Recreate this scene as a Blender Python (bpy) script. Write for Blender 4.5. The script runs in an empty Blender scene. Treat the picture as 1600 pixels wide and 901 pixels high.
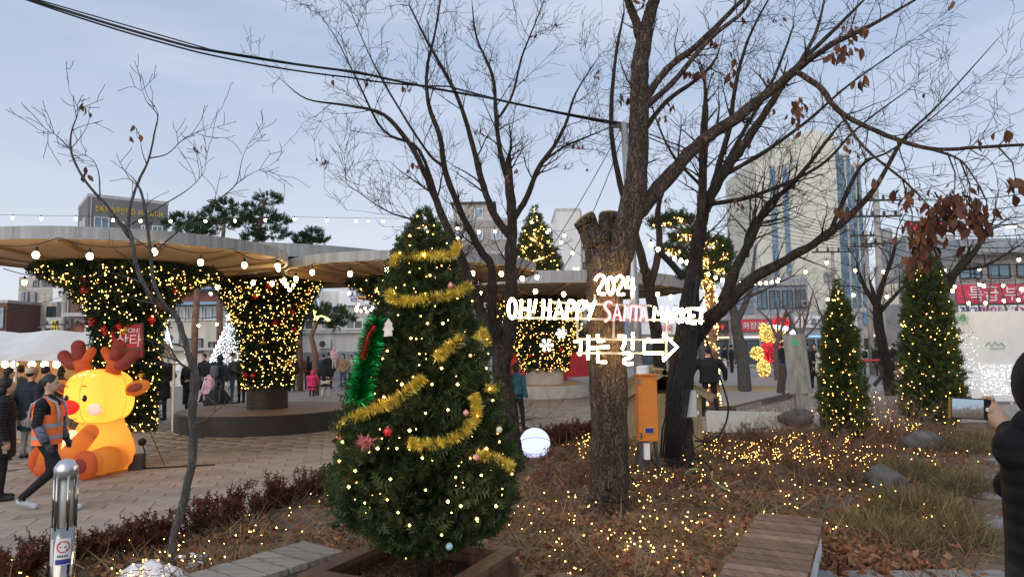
import bpy, bmesh, math, random
import numpy as np
from mathutils import Vector, Matrix, Euler
random.seed(7); RNG = np.random.default_rng(7)
PI = math.pi
scene = bpy.context.scene
COL = scene.collection

# ---------------------------------------------------------------- camera
F_PX = 1090.0; PITCH = math.radians(4.48); ROLL = math.radians(0.72); CAM_Z = 2.1
_F = Vector((0, math.cos(PITCH), math.sin(PITCH))); _U = Vector((0, -math.sin(PITCH), math.cos(PITCH))); _R = Vector((1, 0, 0))
RT = _R * math.cos(ROLL) - _U * math.sin(ROLL); UP = _U * math.cos(ROLL) + _R * math.sin(ROLL)
cam_data = bpy.data.cameras.new('camera'); cam = bpy.data.objects.new('camera', cam_data); COL.objects.link(cam)
cam_data.sensor_width = 36; cam_data.lens = 36 * F_PX / 1600; cam_data.clip_start = .05; cam_data.clip_end = 3000
m = Matrix.Identity(4)
for i in range(3):
    m[i][0] = RT[i]; m[i][1] = UP[i]; m[i][2] = -_F[i]
m[2][3] = CAM_Z
cam.matrix_world = m
scene.camera = cam
# ---------------------------------------------------------------- sky: dusk under thin even cloud
SUN_EL, SUN_ROT = math.radians(24), math.radians(205)
world = bpy.data.worlds.new('World'); scene.world = world; world.use_nodes = True
nt = world.node_tree; nt.nodes.clear(); N = nt.nodes; L = nt.links
out = N.new('ShaderNodeOutputWorld'); bg = N.new('ShaderNodeBackground'); L.new(bg.outputs[0], out.inputs[0])
sky = N.new('ShaderNodeTexSky'); sky.sky_type = 'NISHITA'; sky.sun_disc = False
sky.sun_elevation = SUN_EL; sky.sun_rotation = SUN_ROT; sky.air_density = 1.0; sky.dust_density = 2.0; sky.ozone_density = 2.5
tc = N.new('ShaderNodeTexCoord'); mp = N.new('ShaderNodeMapping'); mp.inputs['Scale'].default_value = (1.2, 1.2, 5.0)
L.new(tc.outputs['Generated'], mp.inputs[0])
cn = N.new('ShaderNodeTexNoise'); cn.inputs['Scale'].default_value = 1.7; cn.inputs['Detail'].default_value = 6; cn.inputs['Roughness'].default_value = .55
L.new(mp.outputs[0], cn.inputs[0])
cr = N.new('ShaderNodeMapRange'); cr.inputs[1].default_value = .36; cr.inputs[2].default_value = .72; cr.inputs[3].default_value = .8; cr.inputs[4].default_value = .98
L.new(cn.outputs[0], cr.inputs[0])
# cloud sheet: pale blue grey, whiter towards the horizon all the way round
sp = N.new('ShaderNodeSeparateXYZ'); L.new(tc.outputs['Generated'], sp.inputs[0])
hr = N.new('ShaderNodeMapRange'); hr.inputs[1].default_value = 0.02; hr.inputs[2].default_value = .42; hr.interpolation_type = 'SMOOTHSTEP'; L.new(sp.outputs['Z'], hr.inputs[0])
cc = N.new('ShaderNodeMix'); cc.data_type = 'RGBA'; cc.inputs[6].default_value = (5.9, 6.2, 6.9, 1); cc.inputs[7].default_value = (3.6, 4.4, 5.85, 1)
L.new(hr.outputs[0], cc.inputs[0])
# soft streaks of brighter cloud
cn2 = N.new('ShaderNodeTexNoise'); cn2.inputs['Scale'].default_value = 2.3; cn2.inputs['Detail'].default_value = 5
mp2 = N.new('ShaderNodeMapping'); mp2.inputs['Scale'].default_value = (1, 1, 6); mp2.inputs['Location'].default_value = (3.1, .7, .2); L.new(tc.outputs['Generated'], mp2.inputs[0]); L.new(mp2.outputs[0], cn2.inputs[0])
sr = N.new('ShaderNodeMapRange'); sr.inputs[1].default_value = .5; sr.inputs[2].default_value = .75; sr.inputs[3].default_value = 0; sr.inputs[4].default_value = .6; L.new(cn2.outputs[0], sr.inputs[0])
c2 = N.new('ShaderNodeMix'); c2.data_type = 'RGBA'; c2.inputs[7].default_value = (5.6, 6.0, 6.8, 1); L.new(sr.outputs[0], c2.inputs[0]); L.new(cc.outputs[2], c2.inputs[6])
mx = N.new('ShaderNodeMix'); mx.data_type = 'RGBA'; L.new(cr.outputs[0], mx.inputs[0]); L.new(sky.outputs[0], mx.inputs[6]); L.new(c2.outputs[2], mx.inputs[7])
L.new(mx.outputs[2], bg.inputs[0]); bg.inputs[1].default_value = 0.097
# ---------------------------------------------------------------- the low, cloud-veiled sun behind the camera
sd = bpy.data.lights.new('sun', 'SUN'); sd.energy = 1.4; sd.angle = math.radians(70); sd.color = (1, .95, .9)
so = bpy.data.objects.new('sun', sd); COL.objects.link(so)
_sv = Vector((math.sin(SUN_ROT) * math.cos(SUN_EL), math.cos(SUN_ROT) * math.cos(SUN_EL), math.sin(SUN_EL)))
so.rotation_euler = _sv.to_track_quat('Z', 'Y').to_euler()
vs = scene.view_settings
vs.view_transform = 'Standard'; vs.look = 'None'; vs.exposure = 0.5; vs.gamma = 1.0; vs.use_curve_mapping = False
scene.cycles.use_denoising = True; scene.cycles.max_bounces = 6; scene.cycles.diffuse_bounces = 3
scene.cycles.glossy_bounces = 2; scene.cycles.transmission_bounces = 3; scene.cycles.transparent_max_bounces = 4
scene.cycles.sample_clamp_indirect = 3.0

# ---------------------------------------------------------------- pixels to places
def ray(px, py): return _F + RT * ((px - 800) / F_PX) + UP * ((450.5 - py) / F_PX)
def D(px, py, Y):
    r = ray(px, py); t = Y / r.y
    return Vector((r.x * t, Y, CAM_Z + r.z * t))
def G(px, py, z=0.0):
    r = ray(px, py); t = (z - CAM_Z) / r.z
    return Vector((r.x * t, r.y * t, z))
def V(*a): return Vector(a)

# ---------------------------------------------------------------- materials
MATS = {}
def mat(name, col, rough=.75, var=.25, scale=6.0, bump=0.0, bscale=None, metal=0.0, emit=None, estr=0.0, spec=.3, col2=None, coords='Object', trans=0.0, alpha=None, stretch=None, contrast=None):
    if name in MATS: return MATS[name]
    M = bpy.data.materials.new(name); M.use_nodes = True; MATS[name] = M
    n = M.node_tree.nodes; l = M.node_tree.links; b = n['Principled BSDF']
    b.inputs['Roughness'].default_value = rough; b.inputs['Metallic'].default_value = metal
    b.inputs['Specular IOR Level'].default_value = spec
    c = (*col, 1)
    if var > 0:
        t = n.new('ShaderNodeTexCoord'); no = n.new('ShaderNodeTexNoise'); no.inputs['Scale'].default_value = scale; no.inputs['Detail'].default_value = 5
        src = t.outputs[coords]
        if stretch:
            mpn = n.new('ShaderNodeMapping'); mpn.inputs['Scale'].default_value = stretch; l.new(src, mpn.inputs[0]); src = mpn.outputs[0]
        l.new(src, no.inputs[0])
        rp = n.new('ShaderNodeMapRange'); lo, hi = contrast or (.3, .7); rp.inputs[1].default_value = lo; rp.inputs[2].default_value = hi; l.new(no.outputs[0], rp.inputs[0])
        mxn = n.new('ShaderNodeMix'); mxn.data_type = 'RGBA'; l.new(rp.outputs[0], mxn.inputs[0])
        if col2: mxn.inputs[6].default_value = c; mxn.inputs[7].default_value = (*col2, 1)
        else:
            mxn.inputs[6].default_value = tuple(x * (1 - var) for x in col) + (1,); mxn.inputs[7].default_value = tuple(min(1, x * (1 + var)) for x in col) + (1,)
        l.new(mxn.outputs[2], b.inputs['Base Color'])
        if bump > 0:
            no2 = n.new('ShaderNodeTexNoise'); no2.inputs['Scale'].default_value = bscale or scale * 4; no2.inputs['Detail'].default_value = 6; l.new(src, no2.inputs[0])
            bp = n.new('ShaderNodeBump'); bp.inputs['Strength'].default_value = bump; bp.inputs['Distance'].default_value = .02
            l.new(no2.outputs[0], bp.inputs['Height']); l.new(bp.outputs[0], b.inputs['Normal'])
    else: b.inputs['Base Color'].default_value = c
    if emit: b.inputs['Emission Color'].default_value = (*emit, 1); b.inputs['Emission Strength'].default_value = estr
    if trans: b.inputs['Transmission Weight'].default_value = trans
    if alpha is not None: b.inputs['Alpha'].default_value = alpha
    return M
def glow(name, col, s, sample=True):
    if name in MATS: return MATS[name]
    M = bpy.data.materials.new(name); M.use_nodes = True; MATS[name] = M
    n = M.node_tree.nodes; n.clear(); o = n.new('ShaderNodeOutputMaterial'); e = n.new('ShaderNodeEmission')
    e.inputs[0].default_value = (*col, 1); e.inputs[1].default_value = s; M.node_tree.links.new(e.outputs[0], o.inputs[0])
    if not sample: M.cycles.emission_sampling = 'NONE'
    return M
def leafmat(name, cols, rough=.7, transl=.25):
    """leaf / needle material: colour picked per mesh island, a little light shining through"""
    if name in MATS: return MATS[name]
    M = bpy.data.materials.new(name); M.use_nodes = True; MATS[name] = M
    n = M.node_tree.nodes; l = M.node_tree.links; b = n['Principled BSDF']; o = n['Material Output']
    g = n.new('ShaderNodeNewGeometry'); rp = n.new('ShaderNodeValToRGB'); l.new(g.outputs['Random Per Island'], rp.inputs[0])
    e = rp.color_ramp.elements
    e[0].color = (*cols[0], 1); e[1].color = (*cols[-1], 1)
    for i, c in enumerate(cols[1:-1]):
        x = e.new((i + 1) / (len(cols) - 1)); x.color = (*c, 1)
    l.new(rp.outputs[0], b.inputs['Base Color']); b.inputs['Roughness'].default_value = rough; b.inputs['Specular IOR Level'].default_value = .25
    if transl:
        t = n.new('ShaderNodeBsdfTranslucent'); l.new(rp.outputs[0], t.inputs[0]); mx = n.new('ShaderNodeMixShader'); mx.inputs[0].default_value = transl
        l.new(b.outputs[0], mx.inputs[1]); l.new(t.outputs[0], mx.inputs[2]); l.new(mx.outputs[0], o.inputs[0])
    return M

# ---------------------------------------------------------------- mesh builder
class MB:
    def __init__(s): s.v = []; s.f = []; s.m = []
    def add(s, vs, fs, mi=0):
        o = len(s.v); s.v.extend([tuple(p) for p in vs]); s.f.extend([tuple(i + o for i in f) for f in fs]); s.m.extend([mi] * len(fs)); return s
    def box(s, c, d, rz=0, M=None, mi=0, taper=1.0):
        hx, hy, hz = d[0] / 2, d[1] / 2, d[2] / 2; P = []
        for z in (-1, 1):
            k = taper if z > 0 else 1
            for x, y in ((-1, -1), (1, -1), (1, 1), (-1, 1)): P.append(Vector((x * hx * k, y * hy * k, z * hz)))
        R = Matrix.Rotation(rz, 3, 'Z') if M is None else M
        P = [R @ p + Vector(c) for p in P]
        return s.add(P, [(3, 2, 1, 0), (4, 5, 6, 7), (0, 1, 5, 4), (1, 2, 6, 5), (2, 3, 7, 6), (3, 0, 4, 7)], mi)
    def bar(s, a, b, w, h=None, mi=0):
        a = Vector(a); b = Vector(b); d = b - a; h = h or w
        M = d.to_track_quat('X', 'Z').to_matrix()
        return s.box((a + b) / 2, (d.length, w, h), M=M, mi=mi)
    def tube(s, pts, rad, n=6, cap=True, mi=0, rough=0.0):
        pts = [Vector(p) for p in pts]; k = len(pts)
        if not hasattr(rad, '__len__'): rad = [rad] * k
        rings = []; prev = None
        for i, p in enumerate(pts):
            t = (pts[min(i + 1, k - 1)] - pts[max(i - 1, 0)])
            if t.length < 1e-9: t = Vector((0, 0, 1))
            t.normalize()
            if prev is None: a = t.orthogonal().normalized()
            else:
                a = prev - t * prev.dot(t)
                a = a.normalized() if a.length > 1e-6 else t.orthogonal().normalized()
            prev = a; b = t.cross(a)
            rings.append([p + (a * math.cos(2 * PI * j / n) + b * math.sin(2 * PI * j / n)) * rad[i] * (1 + (rough * (math.sin(j * 5.1 + i * .35 + 2 * math.sin(i * .21 + j)) * .6 + random.uniform(-.5, .5)) if rough else 0)) for j in range(n)])
        o = [q for r in rings for q in r]; fs = []
        for i in range(k - 1):
            for j in range(n): fs.append((i * n + j, i * n + (j + 1) % n, (i + 1) * n + (j + 1) % n, (i + 1) * n + j))
        if cap: fs.append(tuple(reversed(range(n)))); fs.append(tuple((k - 1) * n + j for j in range(n)))
        return s.add(o, fs, mi)
    def lathe(s, prof, c=(0, 0, 0), n=24, M=None, mi=0, a0=0, cap=True, sx=1, sy=1):
        """prof: list of (radius, z)"""
        P = []; fs = []; k = len(prof)
        for r, z in prof:
            for j in range(n):
                a = a0 + 2 * PI * j / n; p = Vector((r * sx * math.cos(a), r * sy * math.sin(a), z)); P.append((M @ p if M else p) + Vector(c))
        for i in range(k - 1):
            for j in range(n): fs.append((i * n + j, i * n + (j + 1) % n, (i + 1) * n + (j + 1) % n, (i + 1) * n + j))
        if cap: fs.append(tuple(reversed(range(n)))); fs.append(tuple((k - 1) * n + j for j in range(n)))
        return s.add(P, fs, mi)
    def blob(s, c, r, n=12, k=8, M=None, mi=0, e=1.0):
        """ellipsoid (superellipsoid when e<1)"""
        if not hasattr(r, '__len__'): r = (r, r, r)
        sg = lambda x: math.copysign(abs(x) ** e, x)
        P = []; fs = []
        for i in range(k + 1):
            ph = -PI / 2 + PI * i / k
            for j in range(n):
                a = 2 * PI * j / n
                p = Vector((r[0] * sg(math.cos(ph)) * sg(math.cos(a)), r[1] * sg(math.cos(ph)) * sg(math.sin(a)), r[2] * sg(math.sin(ph))))
                P.append((M @ p if M else p) + Vector(c))
        for i in range(k):
            for j in range(n): fs.append((i * n + j, i * n + (j + 1) % n, (i + 1) * n + (j + 1) % n, (i + 1) * n + j))
        return s.add(P, fs, mi)
    def prism(s, outline, z0, z1, mi=0, M=None, c=(0, 0, 0)):
        n = len(outline); P = [Vector((x, y, z0)) for x, y in outline] + [Vector((x, y, z1)) for x, y in outline]
        P = [(M @ p if M else p) + Vector(c) for p in P]
        fs = [tuple(reversed(range(n))), tuple(range(n, 2 * n))] + [(i, (i + 1) % n, n + (i + 1) % n, n + i) for i in range(n)]
        return s.add(P, fs, mi)
    def mesh(s, name, mats, smooth=False, off=None):
        me = bpy.data.meshes.new(name)
        vv = s.v
        if off is not None: vv = [(x - off[0], y - off[1], z - off[2]) for x, y, z in vv]
        me.from_pydata(vv, [], s.f)
        if not isinstance(mats, (list, tuple)): mats = [mats]
        for q in mats: me.materials.append(q)
        if len(mats) > 1: me.polygons.foreach_set('material_index', s.m)
        if smooth: me.polygons.foreach_set('use_smooth', [True] * len(me.polygons))
        me.update(); return me
    def build(s, name, mats, parent=None, smooth=False, local=False):
        off = None
        if parent is not None and not local:
            off = Vector(parent.location)
            if parent.parent is not None: off = off + Vector(parent.parent.location)
        me = s.mesh(name, mats, smooth, off)
        o = bpy.data.objects.new(name, me); COL.objects.link(o); o.parent = parent
        return o
def np_mesh(name, V_, F_, mats, parent=None, smooth=False, off=None, mi=None):
    """big meshes from arrays: V_ (n,3); F_ (m,k) equal sized faces"""
    V_ = np.asarray(V_, dtype=np.float32).reshape(-1, 3)
    if off is None and parent is not None:
        off = Vector(parent.location)
        if parent.parent is not None: off = off + Vector(parent.parent.location)
    if off is not None: V_ = V_ - np.array(tuple(off), dtype=np.float32)
    F_ = np.asarray(F_, dtype=np.int32); k = F_.shape[1]
    me = bpy.data.meshes.new(name); me.vertices.add(len(V_)); me.vertices.foreach_set('co', V_.ravel())
    me.loops.add(F_.size); me.loops.foreach_set('vertex_index', F_.ravel()); me.polygons.add(len(F_))
    me.polygons.foreach_set('loop_start', np.arange(0, F_.size, k, dtype=np.int32))
    if not isinstance(mats, (list, tuple)): mats = [mats]
    for q in mats: me.materials.append(q)
    if mi is not None: me.polygons.foreach_set('material_index', np.asarray(mi, dtype=np.int32))
    if smooth: me.polygons.foreach_set('use_smooth', np.ones(len(F_), dtype=bool))
    me.update(calc_edges=True); me.validate()
    o = bpy.data.objects.new(name, me); COL.objects.link(o); o.parent = parent
    return o
def scatter(T, Fc, P, A, S=None):
    """copies of template verts T (t,3) at points P (n,3) with 3x3 frames A (n,3,3), scale S (n,)"""
    T = np.asarray(T, float); P = np.asarray(P, float); n = len(P); t = len(T)
    if S is None: S = np.ones(n)
    Vv = np.einsum('nij,tj->nti', A, T) * np.asarray(S)[:, None, None] + P[:, None, :]
    Fc = np.asarray(Fc); Ff = (Fc[None] + (np.arange(n) * t)[:, None, None]).reshape(-1, Fc.shape[1])
    return Vv.reshape(-1, 3), Ff
def frames(dirs, roll=None):
    """frames whose local Y axis follows dirs"""
    d = np.asarray(dirs, float); d = d / (np.linalg.norm(d, axis=1, keepdims=True) + 1e-9); n = len(d)
    r = RNG.normal(size=(n, 3)); x = np.cross(d, r); x /= np.linalg.norm(x, axis=1, keepdims=True) + 1e-9; z = np.cross(x, d)
    return np.stack([x, d, z], axis=2)
def empty(name, loc=(0, 0, 0), parent=None):
    o = bpy.data.objects.new(name, None); o.location = loc; o.empty_display_size = .1; COL.objects.link(o); o.parent = parent; return o
def tag(o, label=None, cat=None, group=None, kind=None):
    if label: o['label'] = label
    if cat: o['category'] = cat
    if group: o['group'] = group
    if kind: o['kind'] = kind
    return o
def thing(name, loc, label, cat, group=None): return tag(empty(name, loc), label, cat, group)
def copy_tree(o, parent=None):
    c = o.copy(); COL.objects.link(c); c.parent = parent
    for ch in list(o.children): copy_tree(ch, c)
    return c
def inst(name, me, parent, loc=(0, 0, 0), rot=None, scale=None):
    o = bpy.data.objects.new(name, me); COL.objects.link(o); o.parent = parent; o.location = loc
    if rot is not None: o.rotation_euler = rot
    if scale is not None: o.scale = scale
    return o
def text(name, body, mats, parent, loc, size, rx=PI / 2, rz=0, depth=.01, align='CENTER', sx=1.0, rot=None):
    cu = bpy.data.curves.new(name, 'FONT'); cu.body = body; cu.size = size; cu.extrude = depth; cu.align_x = align; cu.resolution_u = 3
    o = bpy.data.objects.new(name + '_tmp', cu); COL.objects.link(o)
    me = bpy.data.meshes.new_from_object(o); bpy.data.objects.remove(o); bpy.data.curves.remove(cu)
    me.name = name; me.materials.clear(); me.materials.append(mats)
    q = inst(name, me, parent); off = Vector((0, 0, 0)); pp = parent
    while pp is not None: off += Vector(pp.location); pp = pp.parent
    q.location = Vector(loc) - off; q.rotation_euler = rot if rot is not None else (rx, 0, rz); q.scale = (sx, 1, 1); return q
# ================================================================ materials used all over
M_conc = mat('concrete', (.42, .41, .39), .85, .15, 3, .3, 30)
M_rim = mat('fascia_metal', (.3, .3, .295), .55, .22, 3, .1, 20, metal=.2, stretch=(4, 4, .25))
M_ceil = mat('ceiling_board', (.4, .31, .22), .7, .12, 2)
M_rib = mat('ceiling_rib', (.2, .13, .08), .7, .15, 4)
M_dark = mat('dark_metal', (.05, .045, .042), .5, .2, 5)
M_black = mat('black_plastic', (.012, .012, .013), .5, .1, 5)
M_white = mat('white_paint', (.72, .72, .72), .6, .08, 3)
M_steel = mat('stainless', (.36, .34, .31), .14, .1, 3, metal=1.0)
M_glass = mat('dark_glass', (.05, .07, .08), .12, .2, .4, spec=.6)
M_glassb = mat('sky_glass', (.12, .2, .26), .1, .25, .5, spec=.7)
M_blue = mat('blue_panel', (.17, .29, .42), .5, .2, 2)
M_bulb = glow('festoon_bulb_glow', (1, .66, .28), 42)
M_fairy = glow('fairy_light_glow', (1, .47, .09), 20)
M_fairyw = glow('fairy_light_white_glow', (.85, .92, 1), 3)
def bark_mat(name, c0, c1, c2, sc=9.0, bump=.9):
    """ridged, cracked bark: stretched noise for colour, stretched cells for plates, both in the relief"""
    M = mat(name, c0, .95, .4, sc, stretch=(1, 1, .3), col2=c1, contrast=(.36, .64)); n = M.node_tree.nodes; l = M.node_tree.links; b = n['Principled BSDF']
    t = n.new('ShaderNodeTexCoord'); mp_ = n.new('ShaderNodeMapping'); mp_.inputs['Scale'].default_value = (1, 1, .38); l.new(t.outputs['Object'], mp_.inputs[0])
    v = n.new('ShaderNodeTexVoronoi'); v.feature = 'DISTANCE_TO_EDGE'; v.inputs['Scale'].default_value = sc * 2.6; no = n.new('ShaderNodeTexNoise'); no.inputs['Scale'].default_value = sc * 3; no.inputs['Detail'].default_value = 8; l.new(mp_.outputs[0], no.inputs[0])
    ad = n.new('ShaderNodeMix'); ad.data_type = 'VECTOR'; ad.inputs[0].default_value = .12; l.new(mp_.outputs[0], ad.inputs[4]); l.new(no.outputs[1], ad.inputs[5]); l.new(ad.outputs[1], v.inputs['Vector'])
    r = n.new('ShaderNodeMapRange'); r.inputs[1].default_value = 0; r.inputs[2].default_value = .16; l.new(v.outputs['Distance'], r.inputs[0])
    old = b.inputs['Base Color'].links[0].from_socket; mx_ = n.new('ShaderNodeMix'); mx_.data_type = 'RGBA'; mx_.inputs[6].default_value = (*c2, 1); l.new(r.outputs[0], mx_.inputs[0]); l.new(old, mx_.inputs[7]); l.new(mx_.outputs[2], b.inputs['Base Color'])
    ma = n.new('ShaderNodeMath'); ma.operation = 'MULTIPLY_ADD'; ma.inputs[1].default_value = .6; l.new(no.outputs[0], ma.inputs[0]); l.new(r.outputs[0], ma.inputs[2]); bp = n.new('ShaderNodeBump'); bp.inputs['Strength'].default_value = bump; bp.inputs['Distance'].default_value = .03; l.new(ma.outputs[0], bp.inputs['Height']); l.new(bp.outputs[0], b.inputs['Normal'])
    return M
M_bark = bark_mat('bark', (.078, .053, .039), (.14, .1, .075), (.036, .025, .019), 12); M_barkg = bark_mat('grey_bark', (.12, .115, .11), (.2, .192, .185), (.06, .056, .052), 20, .8); M_barkd = bark_mat('dark_bark', (.05, .036, .028), (.09, .068, .054), (.026, .019, .015), 14)
M_wire = mat('cable', (.01, .01, .011), .6, 0)
# ================================================================ ground
def paver_sheet():
    M = bpy.data.materials.new('plaza_paving'); M.use_nodes = True; n = M.node_tree.nodes; l = M.node_tree.links; b = n['Principled BSDF']
    t = n.new('ShaderNodeTexCoord'); mp_ = n.new('ShaderNodeMapping'); mp_.inputs['Rotation'].default_value = (0, 0, math.radians(-14)); l.new(t.outputs['Object'], mp_.inputs[0])
    br = n.new('ShaderNodeTexBrick'); br.inputs['Scale'].default_value = 1.0; br.inputs['Brick Width'].default_value = .6; br.inputs['Row Height'].default_value = .3; br.inputs['Mortar Size'].default_value = .008
    br.inputs['Color1'].default_value = (.345, .3, .25, 1); br.inputs['Color2'].default_value = (.28, .245, .21, 1); br.inputs['Mortar'].default_value = (.13, .11, .1, 1); l.new(mp_.outputs[0], br.inputs[0])
    no = n.new('ShaderNodeTexNoise'); no.inputs['Scale'].default_value = .6; no.inputs['Detail'].default_value = 6; l.new(t.outputs['Object'], no.inputs[0])
    mx_ = n.new('ShaderNodeMix'); mx_.data_type = 'RGBA'; mx_.blend_type = 'MULTIPLY'; mx_.inputs[0].default_value = .45; l.new(br.outputs[0], mx_.inputs[6]); l.new(no.outputs[0], mx_.inputs[7])
    l.new(mx_.outputs[2], b.inputs['Base Color']); b.inputs['Roughness'].default_value = .7
    return M
gb = MB(); gb.add([(-1200, -60, -.012), (1200, -60, -.012), (1200, 2200, -.012), (-1200, 2200, -.012)], [(0, 1, 2, 3)])
plaza = tag(gb.build('plaza', paver_sheet()), kind='structure')
# boundary of the raised planting bed (Y as a function of X)
BX = np.array([-14, -8, -4.7, -4.2, -3.8, -3.3, -2.7, -1.2, .3, 1.7, 4, 6.5, 14.]); BY = np.array([4.4, 4.9, 5.3, 5.6, 6.2, 7.0, 8.3, 11.2, 12.8, 14.2, 13.8, 15.0, 16.])
def bedY(x): return np.interp(x, BX, BY)
def hash2(x, y): return np.sin(x * 1.7 + 1.3 * np.sin(y * .9)) * .5 + np.sin(y * 2.3 + x * .7) * .5
def bed_z(x, y):
    d = (bedY(x) - y); k = np.clip(d / .5, 0, 1); k = k * k * (3 - 2 * k)
    return -.06 + k * (.36 + .035 * hash2(x * 1.3, y * 1.3) + .012 * np.sin(x * 7 + y * 3) * np.sin(y * 6.1))
def bz(x, y): return float(bed_z(np.array(x, float), np.array(y, float)))
gx = np.linspace(-12, 13, 220); gy = np.linspace(-2, 16.4, 190); X, Y = np.meshgrid(gx, gy); Z = bed_z(X, Y)
I = np.arange(len(gy) - 1)[:, None] * len(gx) + np.arange(len(gx) - 1)[None]; I = I.ravel()
bed = np_mesh('planting_bed', np.stack([X, Y, Z], -1), np.stack([I, I + 1, I + len(gx) + 1, I + len(gx)], 1), mat('soil', (.1, .072, .05), .95, .5, 5, .8, 40, col2=(.2, .14, .09)), smooth=True)
tag(bed, kind='structure')
# pavers: rows turned 14 degrees; the 300 that show largest are pieces of their own
pw, ph_, rot = .6, .3, math.radians(14); cs, sn = math.cos(rot), math.sin(rot); cand = []
for j in range(-20, 130):
    for i in range(-60, 60):
        u = (i + .5 * (j % 2)) * pw; v = j * ph_; x = u * cs - v * sn; y = u * sn + v * cs
        if y < 4.8 or y > 23 or y < bedY(x) - .25: continue
        q = 800 + F_PX * x / y
        if q < -70 or q > 1330: continue
        if q > 960 and y < 13: continue
        cand.append((x * x + y * y, x, y))
cand.sort()
M_pav = [mat('paver_%s' % k, c, .72, .16, 5, .25, 60, coords='Object') for k, c in (('warm', (.345, .295, .245)), ('grey', (.31, .275, .235)), ('dark', (.27, .23, .195)))]
pm = []
for M_ in M_pav:
    b = MB(); w, h = pw / 2 - .005, ph_ / 2 - .005
    b.add([(-w, -h, -.01), (w, -h, -.01), (w, h, -.01), (-w, h, -.01), (-w + .004, -h + .004, .004), (w - .004, -h + .004, .004), (w - .004, h - .004, .004), (-w + .004, h - .004, .004)],
          [(4, 5, 6, 7), (0, 1, 5, 4), (1, 2, 6, 5), (2, 3, 7, 6), (3, 0, 4, 7)]); pm.append(b.mesh('paver', M_))
for d_, x, y in cand[:300]: inst('paver', random.choice(pm), plaza, (x, y, random.uniform(-.0015, .0015)), (random.uniform(-.004, .004), random.uniform(-.004, .004), rot))
rest = cand[300:]; P = np.array([(x, y, 0) for _, x, y in rest]); A = np.tile(np.array([[cs, -sn, 0], [sn, cs, 0], [0, 0, 1]]), (len(P), 1, 1))
T = [(-w, -h, -.01), (w, -h, -.01), (w, h, -.01), (-w, h, -.01), (-w, -h, .004), (w, -h, .004), (w, h, .004), (-w, h, .004)]
Vv, Ff = scatter(T, [(4, 5, 6, 7), (0, 1, 5, 4), (1, 2, 6, 5), (2, 3, 7, 6), (3, 0, 4, 7)], P, A)
o = np_mesh('paver_field', Vv, Ff, M_pav, plaza, mi=np.repeat(RNG.integers(0, 3, len(P)), 5)); o['kind'] = 'stuff'
# boardwalk of grey boards on the right, its near edge stepped; low concrete kerb wall of the bed
def stripe_mat(name, c1, c2, w, axis=1, rough=.7):
    M = mat(name, c1, rough, .2, 3, stretch=(.4, 8, 1) if axis else (8, .4, 1)); n = M.node_tree.nodes; l = M.node_tree.links; b = n['Principled BSDF']
    t = n.new('ShaderNodeTexCoord'); wv = n.new('ShaderNodeTexWave'); wv.wave_profile = 'SAW'; wv.bands_direction = 'Y' if axis else 'X'; wv.inputs['Scale'].default_value = 1 / w * .159155 * 2; l.new(t.outputs['Object'], wv.inputs[0])
    r = n.new('ShaderNodeMapRange'); r.inputs[1].default_value = .0; r.inputs[2].default_value = .12; l.new(wv.outputs[1], r.inputs[0])
    old = b.inputs['Base Color'].links[0].from_socket; mx_ = n.new('ShaderNodeMix'); mx_.data_type = 'RGBA'; mx_.inputs[6].default_value = (*c2, 1); l.new(r.outputs[0], mx_.inputs[0]); l.new(old, mx_.inputs[7]); l.new(mx_.outputs[2], b.inputs['Base Color'])
    return M
e = G(1140, 636, .16); e2 = G(1236, 614, .16)
bw = MB(); bw.prism([(e.x - .9, e.y + .3), (e.x + .25, e.y), (e2.x, e2.y), (26, e2.y + 4), (26, 48), (2.5, 48), (4.0, 25)], .0, .16)
tag(bw.build('boardwalk', stripe_mat('grey_boards', (.30, .275, .25), (.11, .1, .09), .3)), kind='structure')
bw = MB(); bw.bar((e.x + .1, e.y - .04, .12), (e2.x, e2.y - .04, .12), .1, .16); bw.bar((e.x - .9, e.y + .28, .12), (e.x + .15, e.y - .03, .12), .1, .16)
tag(bw.build('boardwalk_edge', mat('worn_edge_timber', (.1, .075, .06), .8, .3, 6)), kind='structure')
kw = MB(); a = G(1105, 662, .2); b_ = G(1282, 668, .2); kw.bar((a.x, a.y, .27), (b_.x, b_.y, .27), .16, .46); c_ = G(1300, 640, .2); kw.bar((b_.x, b_.y, .24), (c_.x, c_.y, .24), .16, .4)
tag(kw.build('kerb_wall', mat('pale_concrete', (.5, .49, .46), .85, .2, 2.5, .3, 25)), 'low pale concrete kerb wall in front of the boardwalk', 'wall')
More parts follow.
